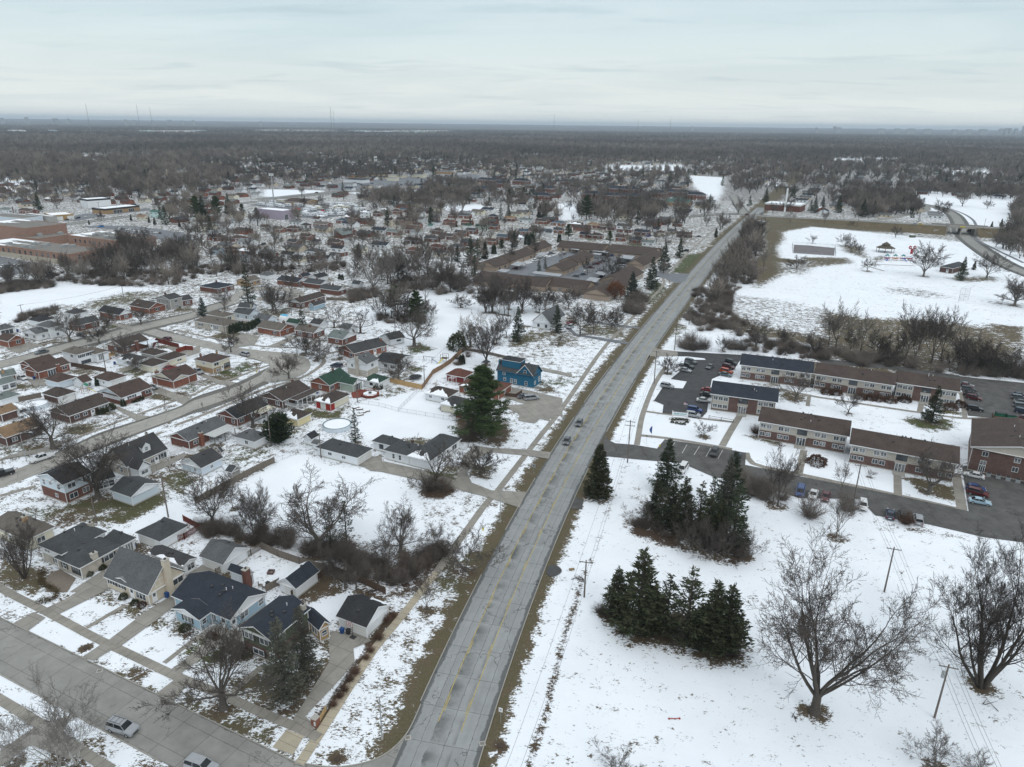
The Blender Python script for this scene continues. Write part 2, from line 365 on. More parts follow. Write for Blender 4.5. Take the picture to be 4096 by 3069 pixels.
def slopes_of(L,Wd,z,rise,ridge):
 """slopes as lists of 3D corners: eave first; index 0 faces R, 1 faces F, 2 the back, 3 faces L"""
 if ridge==SY:
  a,b=(0,Wd/2,z+rise),(L,Wd/2,z+rise)
  return{0:[(0,0,z),(L,0,z),b,a],2:[(L,Wd,z),(0,Wd,z),a,b]}
 if ridge==PG:
  a,b=(L/2,0,z+rise),(L/2,Wd,z+rise)
  return{3:[(0,Wd,z),(0,0,z),a,b],1:[(L,0,z),(L,Wd,z),b,a]}
 if L>=Wd:a,b=(Wd/2,Wd/2,z+rise),(L-Wd/2,Wd/2,z+rise)
 else:a,b=(L/2,L/2,z+rise),(L/2,Wd-L/2,z+rise)
 if L>=Wd:return{0:[(0,0,z),(L,0,z),b,a],1:[(L,0,z),(L,Wd,z),b],2:[(L,Wd,z),(0,Wd,z),a,b],3:[(0,Wd,z),(0,0,z),a]}
 return{0:[(0,0,z),(L,0,z),a],1:[(L,0,z),(L,Wd,z),b,a],2:[(L,Wd,z),(0,Wd,z),b],3:[(0,Wd,z),(0,0,z),a,b]}
def roof_mesh(L,Wd,z,rise,ridge,mat,th=.2,trim=None):
 b=MB();trim=trim or qj
 if ridge=='flat':
  b.box(0,0,z,L,Wd,z+.3,trim,mat);return b
 S=slopes_of(L,Wd,z+.02,rise,ridge)
 for k,pts in S.items():b.poly(pts,mat)
 zb=z-th
 c=[(0,0),(L,0),(L,Wd),(0,Wd)]
 b.poly([(x,y,zb)for x,y in c[::-1]],trim)
 for i in range(4):
  (x0,y0),(x1,y1)=c[i],c[(i+1)%4]
  if i in S:b.poly([(x0,y0,zb),(x1,y1,zb),(x1,y1,z+.02),(x0,y0,z+.02)],trim)
 if ridge in 'xy':
  e=.03
  ends=(((-e,0),(-e,Wd)),((L+e,0),(L+e,Wd)))if ridge==SY else(((0,-e),(L,-e)),((0,Wd+e),(L,Wd+e)))
  for(p,q)in ends:
   mid=((p[0]+q[0])/2,(p[1]+q[1])/2)
   for u,v,zu,zv in((p,mid,z,z+rise),(mid,q,z+rise,z)):
    dx=(0.12 if u[0]>0.2 else-.0)if ridge==SY else 0
    b.poly([(u[0],u[1],zu-th),(v[0],v[1],zv-th),(v[0],v[1],zv+.03),(u[0],u[1],zu+.03)],trim)
 return b
def snow_on(qv,pts,rng,cover=.6,name=QX):
 """an irregular sheet of snow lying on one slope, thickest towards the eave"""
 P=[Vector(p)for p in pts]
 e0,e1=P[0],P[1];top=[P[-1],P[2]]if len(P)==4 else[P[2],P[2]]
 nu=max(6,min(40,int((e1-e0).length/.45)));nv=max(4,min(18,int((top[0]-e0).length/.45)))
 n=(e1-e0).cross(top[0]-e0).normalized()
 if n.z<0:n=-n
 ph=rng.uniform(0,9);b=MB();grid={}
 lim=[cover+.22*sin(i*.35+ph)+.13*sin(i*.9+2*ph)+rng.uniform(-.08,.08)for i in range(nu+1)]
 for j in range(nv+1):
  for i in range(nu+1):
   u=i/nu;v=min(j/nv,max(.0,lim[i]))
   p=(e0.lerp(e1,u)).lerp(top[0].lerp(top[1],u),v)
   d=.05 if v<lim[i]*.98 else.015
   p=p+n*d;b.v.append(tuple(p))
 k=b.mi(zr)
 for j in range(nv):
  for i in range(nu):
   v0=j/nv
   if v0<min(lim[i],lim[i+1])and not(lim[i]<=0 and lim[i+1]<=0):
    a=j*(nu+1)+i;b.f.append((a,a+1,a+nu+2,a+nu+1));b.m.append(k)
 if b.f:b.build(name,qv,smooth=True)
xd=random.Random(5)
def z9(label,P0,P1,P2,z=2.8,ridge=SY,rise=1.6,roof=Sg,wall=Sc,gable=None,upper=None,wins=Q0,chim=(),vents=3,snow=(),mk=None,name=Pj,cat=Pj,group=None,o=.45,apex=None,parent=None,trim=None,lite=False,cover=.6,zb=0.):
 p1,ang,L,Wd=ze(P0,P1,P2,z)
 if apex is not None:
  ca,sa=cos(ang),sin(ang)
  mid=p1+(arr([ca,sa])*L/2 if ridge==PG else arr([-sa,ca])*Wd/2)
  rise=max(.5,min(6.,zapex(mid,apex)-z))
 if parent is None:
  qv=empty(name,p1[0],p1[1],ang,label,cat,group)
  c=p1+arr([cos(ang)*L/2-sin(ang)*Wd/2,sin(ang)*L/2+cos(ang)*Wd/2])
  if mk:xq(mk,*c)
 else:qv=parent
 qv[SA],qv[Ya]=L,Wd
 if parent is not None:
  ca,sa=cos(-parent.rotation_euler.z),sin(-parent.rotation_euler.z)
  dx,dy=p1[0]-parent.location.x,p1[1]-parent.location.y
  px,py,pr=dx*ca-dy*sa,dx*sa+dy*ca,ang-parent.rotation_euler.z
 else:px=py=pr=0.
 def fix(ob):
  if parent is not None:
   l=ob.location.copy();ob.location=(px+l.x*cos(pr)-l.y*sin(pr),py+l.x*sin(pr)+l.y*cos(pr),l.z)
   ob.rotation_euler.z+=pr
  return ob
 before=set(qv.children)
 rm=R[roof]if isinstance(roof,str)else roof;wm=W[wall];gm=W[gable]if gable else wm
 x0,y0,x1,y1=o,o,L-o,Wd-o
 b=MB()
 if upper:b.box(x0,y0,zb,x1,y1,upper[1],wm);b.box(x0-.04,y0-.04,upper[1],x1+.04,y1+.04,z-.1,W[upper[0]])
 else:b.box(x0,y0,zb,x1,y1,z-.1,wm)
 b.box(x0-.03,y0-.03,zb-.2,x1+.03,y1+.03,zb+.28,xj)
 b.build('wall',qv)
 if upper and not gable:gm=W[upper[0]]
 if ridge in(SY,PG):
  k=rise*(1-2*o/(Wd if ridge==SY else L));e=.05
  if ridge==SY:
   for xx,s_ in((x0-e,1),(x1+e,-1)):g=MB();g.poly([(xx,y0,z-.25),(xx,y1,z-.25),(xx,y1,z-.02),(xx,Wd/2,z-.02+k),(xx,y0,z-.02)][::s_],gm);g.build('gable',qv)
  else:
   for yy,s_ in((y0-e,1),(y1+e,-1)):g=MB();g.poly([(x0,yy,z-.25),(x1,yy,z-.25),(x1,yy,z-.02),(L/2,yy,z-.02+k),(x0,yy,z-.02)][::s_],gm);g.build('gable',qv)
 rb=roof_mesh(L,Wd,z,rise,ridge,rm,trim=trim).build(Yg,qv)
 rg=random.Random(int(L*991+Wd*37))
 def roofz(x,y):
  if ridge=='flat':return z+.3
  if ridge==SY:return z+rise*(1-abs(y-Wd/2)/(Wd/2))
  if ridge==PG:return z+rise*(1-abs(x-L/2)/(L/2))
  m_=min(L,Wd)/2;return z+rise*min(1,min(x,y,L-x,Wd-y)/m_)
 for i in range(vents):
  if lite and i>0:break
  x,y=L*rg.uniform(.25,.75),Wd*rg.uniform(.3,.6);zz=roofz(x,y)
  v=MB()
  if i%3==2:v.cyl(x,y,zz-.2,zz+.55,.07,.07,qj,7)
  else:v.box(x-.22,y-.22,zz-.15,x+.22,y+.22,zz+.22,qw)
  v.build('vent',qv)
 for c in chim:
  x,y,h=c[0]*L,c[1]*Wd,c[2];cm=W[c[3]]if len(c)>3 else W[Sc];cw=c[4]if len(c)>4 else.45
  v=MB();zt=roofz(min(max(x,0),L),min(max(y,0),Wd))+h
  v.box(x-cw,y-cw*.8,zb if(x<o or y<o or x>L-o)else z-.3,x+cw,y+cw*.8,zt,cm)
  v.box(x-cw-.06,y-cw*.8-.06,zt,x+cw+.06,y+cw*.8+.06,zt+.12,xj);v.box(x-.15,y-.15,zt+.12,x+.15,y+.15,zt+.4,qw)
  v.build('chimney',qv)
 S=slopes_of(L,Wd,z+.02,rise,ridge)if ridge!='flat' else{9:[(0,0,z+.3),(L,0,z+.3),(L,Wd,z+.3),(0,Wd,z+.3)]}
 for si in snow:
  if si in S:snow_on(qv,S[si],rg,cover)
 if wins==Q0:
  wins=[]
  floors=[1.5]if z<4 else([1.3,z-1.3]if z<6.5 else[1.2,3.2,5.3])
  for fi,zc in enumerate(floors):
   for zw,ln in(((Sz,L),('F',Wd))if lite else((Sz,L),(SA,Wd))):
    n=max(1,int((ln-1.5)/3.4))
    for i in range(n):
     f=(i+.5)/n
     if fi==0 and zw==Sz and i==n//2 and n>2:wins.append((Sz,f,0.15,1.,2.1,Yd))
     else:wins.append((zw,f,zc,rg.choice((1.0,1.5,2.0)),1.1,Su))
 for wdef in wins:q5(qv,L,Wd,o-(.04 if upper else 0)-(.0),*wdef)
 if not lite:
  for x,y in((x0-.07,y0-.07),(x1+.07,y0-.07),(x0-.07,y1+.07)):
   t=MB();t.box(x-.05,y-.05,zb+.2,x+.05,y+.05,z-.15,trim or qj);t.build('downspout',qv)
 for ob in set(qv.children)-before:fix(ob)
 return qv
def rel(qv,x,y,z=0):
 return qv.matrix_basis@Vector((x,y,z))
def part_on(qv,mb,name,x=0,y=0,z=0,r=0):return mb.build(name,qv,loc=(x,y,z),rot=r)
def porch(qv,x0,y0,x1,y1,z,mat,post=qj,snow=False,name='porch_roof',n=3):
 b=MB();b.box(x0,y0,z,x1,y1,z+.18,qj,mat);pr=b.build(name,qv)
 for i in range(n):
  f=i/(n-1);p=MB();x=x0+.15+(x1-x0-.3)*f;p.box(x-.08,y0+.08,0,x+.08,y0+.24,z,post);p.build(PZ,qv)
 if snow:snow_on(qv,[(x0,y0,z+.18),(x1,y0,z+.18),(x1,y1,z+.18),(x0,y1,z+.18)],random.Random(3),.9)
def mid_house(c,x0,x1,yb,roof,wall,label,group,L=13.,Wd=8.5,ang=None,z=2.8,ridge=SY,rise=1.7,gable=None,snow=(),upper=None,cat=Pj,name=Pj,wins=Q0,chim=True):
 """sighted by the left and right ends and the base line of the house"""
 p=G((c,(x0+x1)/2,yb));pl=G((c,x0,yb));pr=G((c,x1,yb));ext=norm(pr-pl)
 ang=GRID_ANG if ang is None else ang
 k=ext/max(6.,(L*abs(cos(ang))+Wd*abs(sin(ang))));k=min(1.35,max(.6,k));L*=k;Wd=Wd*min(1.1,max(.75,k))
 ca,sa=cos(ang),sin(ang)
 cx,cy=p[0],p[1]+(L*abs(sa)+Wd*abs(ca))*.5
 q=arr([cx-ca*L/2+sa*Wd/2,cy-sa*L/2-ca*Wd/2])
 inv=dict(P1=q,ang=ang,L=L,Wd=Wd)
 global ze
 old=ze
 ze=lambda*a:(q,ang,L,Wd)
 try:
  r=z9(label,None,None,None,z,ridge,rise,roof,wall,gable=gable,upper=upper,snow=snow,vents=1,lite=True,group=group,cat=cat,name=name,wins=wins,chim=((xd.choice((.3,.7,.98)),.5,.8,Sc,.4),)if chim else())
 finally:ze=old
 return r
GRID_ANG=rad(-26.5)
# trees
def z7(name,col,ov=.25):return qa(name,col,.9,.2,4.,obj_var=ov,spec=.1)
BARK=z7('bark_grey',(.13,.118,.105));TWIG=z7('twig_brown',(.115,.10,.090));TWIGP=z7('twig_pale',(.20,.182,.162));BIRCH=z7('bark_birch',(.42,.40,.37),.1)
TWIGD=z7('twig_dark',(.085,.073,.066));TWIGR=z7('twig_russet',(.15,.095,.07));xp=z7('bark_dark',(.07,.06,.052))
def zh(name,col):
 return qa(name,col,.85,.45,1.1,obj_var=.25,spec=.15)
x2=zh('needles_spruce',(.044,.060,.034));NEEDP=zh('needles_pine',(.056,.082,.034));NEEDB=zh('needles_blue_spruce',(.060,.078,.066));NEEDJ=zh('needles_juniper',(.058,.066,.036))
LEAFR=qa('oak_leaves_dry',(.17,.075,.04),.9,.4,1.5)
def q9(name,xg,mat,n=3):
 """segs: array (k,8) of p0 p1 r0 r1 -> tapered n-sided tubes"""
 A=np.asarray(xg,float);k=len(A)
 p0,p1,r0,r1=A[:,0:3],A[:,3:6],A[:,6],A[:,7]
 d=p1-p0;d/=np.maximum(norm(d,axis=1,keepdims=True),1e-6)
 ref=np.where(np.abs(d[:,2:3])<.9,arr([[0,0,1.]]),arr([[1.,0,0]]))
 a=np.cross(d,ref);a/=norm(a,axis=1,keepdims=True);b=np.cross(d,a)
 V=np.empty((k,2*n,3))
 for j in range(n):
  t=2*pi*j/n;o=a*cos(t)+b*sin(t)
  V[:,j]=p0+o*r0[:,None];V[:,n+j]=p1+o*r1[:,None]
 base=(np.arange(k)*2*n)[:,None,None]
 q=arr([[j,n+j,n+(j+1)%n,(j+1)%n]for j in range(n)])[None]
 F=(base+q).reshape(-1,4)
 me=bpy.data.meshes.new(name);me.vertices.add(k*2*n);me.vertices.foreach_set('co',V.ravel())
 me.loops.add(F.size);me.loops.foreach_set(QF,F.ravel().astype(np.int32));me.polygons.add(len(F))
 me.polygons.foreach_set(QZ,np.arange(0,F.size,4,dtype=np.int32));me.polygons.foreach_set(QY,np.full(len(F),4,dtype=np.int32))
 me.materials.append(mat);me.update(calc_edges=True);me.polygons.foreach_set(QW,np.ones(len(F),bool));return me
def tri_mesh(name,T,mat):
 T=np.asarray(T,float);k=len(T);me=bpy.data.meshes.new(name);me.vertices.add(k*3);me.vertices.foreach_set('co',T.ravel())
 me.loops.add(k*3);me.loops.foreach_set(QF,np.arange(k*3,dtype=np.int32));me.polygons.add(k)
 me.polygons.foreach_set(QZ,np.arange(0,k*3,3,dtype=np.int32));me.polygons.foreach_set(QY,np.full(k,3,dtype=np.int32))
 me.materials.append(mat);me.update(calc_edges=True);return me
def rnd_perp(d,rng):
 v=Vector((rng.gauss(0,1),rng.gauss(0,1),rng.gauss(0,1)));v-=d*v.dot(d);return v.normalized()
def grow(out,p,d,ln,r,lv,P,rng):
 """one branch: a wobbling polyline with side shoots"""
 K=P[SR][lv];step=ln/K;d=d.normalized();pts=[(p.copy(),d.copy())]
 rr=r
 end=max(P['tw'],r*P['tap'][lv])
 for i in range(K):
  w=P['wob'][lv]
  d=(d+rnd_perp(d,rng)*w+Vector((0,0,1))*P['up'][lv]).normalized()
  q=p+d*step;r2=r+(end-r)*(i+1)/K
  out[0 if lv<P['trunk_lv']else 1].append((*p,*q,rr,r2));p=q;rr=r2;pts.append((p.copy(),d.copy()))
 if lv+1<P['lv']:
  n=P['kids'][lv];n=max(1,int(round(n*rng.uniform(.75,1.25))))
  for j in range(n):
   t=P['from'][lv]+(1-P['from'][lv])*(j+rng.uniform(.1,.9))/n
   f=t*K;i=min(K-1,int(f));a,da=pts[i];b,db=pts[i+1];q=a.lerp(b,f-i)
   ang=rad(P['ang'][lv]*rng.uniform(.7,1.3));s=rnd_perp(db,rng)
   if lv>=1:s=(s+Vector((0,0,.25))).normalized()
   nd=db*cos(ang)+s*sin(ang)
   rb=(r+(end-r)*t)*P['rk'][lv];nl=ln*P['lk'][lv]*(1.15-.6*t)*rng.uniform(.75,1.2)
   grow(out,q,nd,nl,max(P['tw'],rb),lv+1,P,rng)
  if P.get('fork',True)and lv>0:grow(out,p,d,ln*P['lk'][lv]*.8,max(P['tw'],end),lv+1,P,rng)
def qc(name,z5,H,R0,mains,spread,lv=5,kids=(0,6,6,5),tw=.016,base=.2,up=.06,wob=.2,tmat=None,cmat=None,multi=False,lean=0.,ang=42,lk=.5,wid=1.):
 rng=random.Random(z5);out=([],[])
 P=dict(lv=lv,trunk_lv=2,tw=tw,k=[4,6,5,4,3,3],wob=[.06,wob*.75,wob,wob*1.3,wob*1.3,wob*1.3],up=[0,up,up*.8,up*.5,up*.4,.02],tap=[.7,.22,.25,.3,.5,.6],kids=list(kids)+[4,4],**{'from':[0,.22,.2,.2,.15,.1]},ang=[0,ang,ang*1.05,ang*1.1,50,50],rk=[.6,.50,.50,.55,.6,.7],lk=[1,lk,lk*1.04,lk*1.1,.6,.6])
 hb=H*base;p=Vector((0,0,0));d=Vector((lean,0,1)).normalized()
 if not multi:
  K=4
  for i in range(K):
   q=p+(d+Vector((rng.uniform(-.04,.04),rng.uniform(-.04,.04),0)))*hb/K
   fl=1.55 if i==0 else 1.08
   out[0].append((*p,*q,R0*(fl if i==0 else 1.08-.05*i),R0*(1.04-.05*i)));p=q
 for m in range(mains):
  az=2*pi*(m+rng.uniform(-.3,.3))/mains;sp=rad(spread*rng.uniform(.35,1.15))if m else rad(spread*.15)
  nd=Vector((sin(sp)*cos(az),sin(sp)*sin(az),cos(sp)))
  q=p-Vector((0,0,rng.uniform(0,.35)*hb if m else 0))if not multi else Vector((R0*cos(az)*.9,R0*sin(az)*.9,0))
  ln=(H-hb if not multi else H)*rng.uniform(.78,1.0)*(1.0 if m==0 else(1.02-.10*abs(sin(sp))))
  grow(out,q,nd,ln,R0*(.46 if mains>2 else.75)*rng.uniform(.7,1.),1,P,rng)
 zs=max(s[5]for s in out[1])if out[1]else H
 k=H/zs;res=[]
 for xg in out:
  A=arr(xg);A[:,:6]*=k;A[:,[0,1,3,4]]*=wid;res.append(A)
 tm=tmat or BARK;cm=cmat or TWIG
 return[(Qg,q9(Qg,res[0],tm,7)),(Qj,q9(Qj,res[1],cm,3))]
def qz(name,z5,H,Rb,mat,base=.06,whorl=.42,per=7,droop=.25,tuft=.30,dens=9,shape=1.0,up=0.,tw=.03,gap=0.):
 rng=random.Random(z5);xg=[];T=[]
 tr=[(0,0,0,0,0,H*.5,H*.017+.05,H*.011),(0,0,H*.5,0,0,H*.97,H*.011,.02)]
 z=H*base;npr=np.random.RandomState(z5)
 while z<H*.985:
  f=(z-H*base)/(H*(1-base));rr=Rb*(1-f)**shape*(1 if f>.08 else.75+f*3)
  n=max(3,int(per*(.6+.5*(1-f))))
  for i in range(n):
   if rng.random()<gap:continue
   az=rng.uniform(0,2*pi);ln=rr*rng.uniform(.6,1.12)+.15;zz=z+rng.uniform(-.5,.5)*whorl
   K=4;p=Vector((0,0,zz));el=up+.15-droop*(1-f)
   for k in range(K):
    e=el+.12*k*(1 if droop>0 else 0);d=Vector((cos(az)*cos(e),sin(az)*cos(e),sin(e)))
    q=p+d*ln/K;xg.append((*p,*q,max(tw*.5,.035*(1-k/K)),max(tw*.4,.03*(1-(k+1)/K))));
    m=max(1,int(dens*2.1*ln/K*(0.4+.6*k/K if k else.25)))
    c=arr(p)[None]+(arr(q)-arr(p))[None]*npr.rand(m,1)
    zw=arr([-sin(az),cos(az),0.]);w=(ln*.22+.12)*(1-.35*k/K)
    c=c+zw*npr.uniform(-1,1,(m,1))*w+arr([0,0,1.])*npr.uniform(-.20,.08,(m,1))
    out=arr(d)*1.;s=tuft*npr.uniform(.6,1.3,(m,1))
    dirs=out[None]+zw*npr.uniform(-.9,.9,(m,1))+npr.normal(0,.25,(m,3));dirs/=norm(dirs,axis=1,keepdims=True)
    perp=np.cross(dirs,npr.normal(0,1,(m,3)));perp/=norm(perp,axis=1,keepdims=True)
    T.append(np.stack([c-perp*s*.32,c+perp*s*.32,c+dirs*s*1.25],axis=1));p=q
  z+=whorl*(.55+.6*(1-f))
 T=np.concatenate(T)
 c=arr([[0,0,H*.96]])
 return[(Qg,q9(Qg,tr+xg,xp,5)),(Qj,tri_mesh(Qj,T,mat))]
def pine(z5,H,Rb,mat,limbs=46,base=.16):
 """tall open pine: level limbs carrying plates of needle clumps"""
 rng=random.Random(z5);npr=np.random.RandomState(z5);xg=[];T=[]
 tr=[(0,0,0,.1,0,H*.5,H*.022,H*.015),(.1,0,H*.5,0,.1,H*.97,H*.015,.04)]
 for i in range(limbs):
  f=(i+rng.random()*.7)/limbs;z=H*(base+(1-base)*f*.97);az=i*2.4+rng.uniform(-.5,.5)
  ln=Rb*(1-f)**.75*rng.uniform(.7,1.15)+.6;p=Vector((0,0,z));K=5
  for k in range(K):
   az+=rng.uniform(-.12,.12);e=-.12*(1-f)+.10*k+.35*f;d=Vector((cos(az)*cos(e),sin(az)*cos(e),sin(e)))
   q=p+d*ln/K;xg.append((*p,*q,.10*(1-k/K)+.03,.10*(1-(k+1)/K)+.03))
   for j in range(3 if k else 1):
    c0=arr(p.lerp(q,rng.random()))+arr([-sin(az),cos(az),0])*rng.uniform(-1,1)*ln*.26+arr([0,0,.12])
    m=46;s=(.55+.2*rng.random())*(.9+.1*ln/3)
    v=npr.normal(0,1,(m,3));v/=norm(v,axis=1,keepdims=True);v[:,2]=np.abs(v[:,2])*.8-.15
    c=c0+v*arr([s,s,.42*s])*npr.uniform(.3,1,(m,1));dr=v+npr.normal(0,.3,(m,3));dr/=norm(dr,axis=1,keepdims=True)
    pp=np.cross(dr,npr.normal(0,1,(m,3)));pp/=norm(pp,axis=1,keepdims=True)
    T.append(np.stack([c-pp*.07,c+pp*.07,c+dr*.42],axis=1))
   p=q
 return[(Qg,q9(Qg,tr+xg,BARK,6)),(Qj,tri_mesh(Qj,np.concatenate(T),mat))]
def blob_leaves(z5,rx,ry,h,mat,n=2500,s=.16,stems=True):
 """clipped evergreen or dry-leaf shrub: leaf-sized faces through an ellipsoid's shell"""
 npr=np.random.RandomState(z5);v=npr.normal(0,1,(n,3));v/=norm(v,axis=1,keepdims=True);v[:,2]=np.abs(v[:,2])*1.0
 rr=npr.uniform(.55,1.,(n,1))**.5*(1+.12*np.sin(v[:,0:1]*7+z5)+.08*np.sin(v[:,1:2]*11))
 c=v*rr*arr([rx,ry,h]);dr=v+npr.normal(0,.5,(n,3));dr/=norm(dr,axis=1,keepdims=True)
 pp=np.cross(dr,npr.normal(0,1,(n,3)));pp/=norm(pp,axis=1,keepdims=True);q=s*npr.uniform(.6,1.4,(n,1))
 return tri_mesh(Qt,np.stack([c-pp*q*.5,c+pp*q*.5,c+dr*q],axis=1),mat)
def twig_bush(z5,R_,H,n,mat,tw=.012):
 rng=random.Random(z5);S=[]
 for i in range(n):
  az=rng.uniform(0,6.283);r0=R_*.35*rng.random();e=rng.uniform(.15,1.15);p=Vector((r0*cos(az),r0*sin(az),0))
  d=Vector((cos(az)*sin(e),sin(az)*sin(e),cos(e)))
  ln=H*rng.uniform(.6,1.15)*(1-.15*e);K=3
  for k in range(K):
   d=(d+rnd_perp(d,rng)*.25).normalized();q=p+d*ln/K;S.append((*p,*q,tw*(1.6-k*.4),tw*(1.2-k*.4)))
   for j in range(2):
    d2=(d+rnd_perp(d,rng)*.8).normalized();q2=p.lerp(q,rng.random())+d2*0;e2=q2+d2*ln*.28;S.append((*q2,*e2,tw*.8,tw*.5))
   p=q
 return q9(Yt,S,mat,3)
class Kind:
 """a tree kind: parts as shared meshes; place() makes an Empty with its own part objects"""
 def __init__(s,parts,name,cat=Ye):s.parts=parts;s.name=name;s.cat=cat
 def place(s,x,y,h=1.,rot=0.,label='',group=None,z=0.,w=None):
  if len(s.parts)==1:
   o=link(s.name,s.parts[0][1],None,(x,y,z),rot);tag(o,label,s.cat,group)
  else:
   o=empty(s.name,x,y,rot,label,s.cat,group,z)
   for n_,me in s.parts:link(n_,me,o)
  ww=w if w is not None else h
  o.scale=(ww,ww,h);return o
  # main road axis (curves gently to the right)
_ry=arr([60,74,90,135,168,249,267,312,498,580,659.]);_rx=arr([-13,-9.4,-5.6,6,15.2,42.5,49.6,69,142,176.5,211.])
_pf=np.polyfit(_ry/100,_rx,4)
def q0(y):
 y=np.asarray(y,float);yy=np.minimum(y,640.)
 s=(np.polyval(_pf,6.4)-np.polyval(_pf,6.2))/20
 return np.where(y<640,np.polyval(_pf,yy/100),np.polyval(_pf,6.4)+(y-640)*s)
def qs(y,off):
 x=float(q0(y));dx=float(q0(y+1)-q0(y-1))/2;n=arr([1,-dx])/hypot(1,dx);return arr([x,y])+n*off
 # paint the snow cover on one ground sheet
def zj(X,Y,P):
 P=np.asarray(P);ins=np.zeros(X.shape,bool);dmin=np.full(X.shape,1e9)
 for i in range(len(P)):
  (x0,y0),(x1,y1)=P[i],P[(i+1)%len(P)]
  c=((y0>Y)!=(y1>Y));xi=(x1-x0)*(Y-y0)/((y1-y0)if y1!=y0 else 1e-9)+x0;ins^=(c&(X<xi))
  L2=(x1-x0)**2+(y1-y0)**2+1e-9;t=np.clip(((X-x0)*(x1-x0)+(Y-y0)*(y1-y0))/L2,0,1)
  dmin=np.minimum(dmin,np.hypot(X-x0-t*(x1-x0),Y-y0-t*(y1-y0)))
 return np.where(ins,dmin,-dmin)
def smooth_line_(P):
 P=np.asarray(P,float)
 for _ in range(3):P=np.concatenate([P[:1]]+[arr([a*.75+b_*.25,a*.25+b_*.75])for a,b_ in zip(P[:-1],P[1:])]+[P[-1:]])
 return P
xz=330;a0,a1=rad(-47),rad(47)
rr=[34.]
while rr[-1]<1500:rr.append(rr[-1]*1.0075)
while rr[-1]<30000:rr.append(rr[-1]*1.06)
rr=arr(rr);aa=np.linspace(a0,a1,xz)
GX=(rr[:,None]*np.sin(aa)[None]).ravel();GY=(rr[:,None]*np.cos(aa)[None]).ravel()
cover=np.full(GX.shape,.72);green=np.zeros(GX.shape)
def paint_area(P,cov=None,g=None,soft=1.5):
 P=np.asarray(P);x0,y0=P.min(0)-soft*2;x1,y1=P.max(0)+soft*2
 m=(GX>x0)&(GX<x1)&(GY>y0)&(GY<y1)
 if not m.any():return
 d=zj(GX[m],GY[m],P);f=np.clip(d/soft*.5+.5,0,1);f=f*f*(3-2*f)
 if cov is not None:cover[m]=cover[m]*(1-f)+cov*f
 if g is not None:green[m]=green[m]*(1-f)+g*f
def spot(x,y,rx,cov=None,g=None,ry=None):
 ry=ry or rx;m=(np.abs(GX-x)<rx*1.5)&(np.abs(GY-y)<ry*1.5)
 d=1-np.hypot((GX[m]-x)/rx,(GY[m]-y)/ry);f=np.clip(d*1.6+.3,0,1)
 if cov is not None:cover[m]=cover[m]*(1-f)+cov*f
 if g is not None:green[m]=green[m]*(1-f)+g*f
far=np.hypot(GX,GY)
cover[:]=np.where(far>300,.56,.72);cover[:]=np.where(far>480,.46,cover)
cover[:]=np.where(far>900,.38,cover);green[:]=np.where(far>900,-.5,green)
rdx=q0(GY);rd=(GX-rdx)/np.sqrt(1+((q0(GY+1)-q0(GY-1))/2)**2)
right=rd>0
cover[:]=np.where(right&(GY<560),.885,cover)
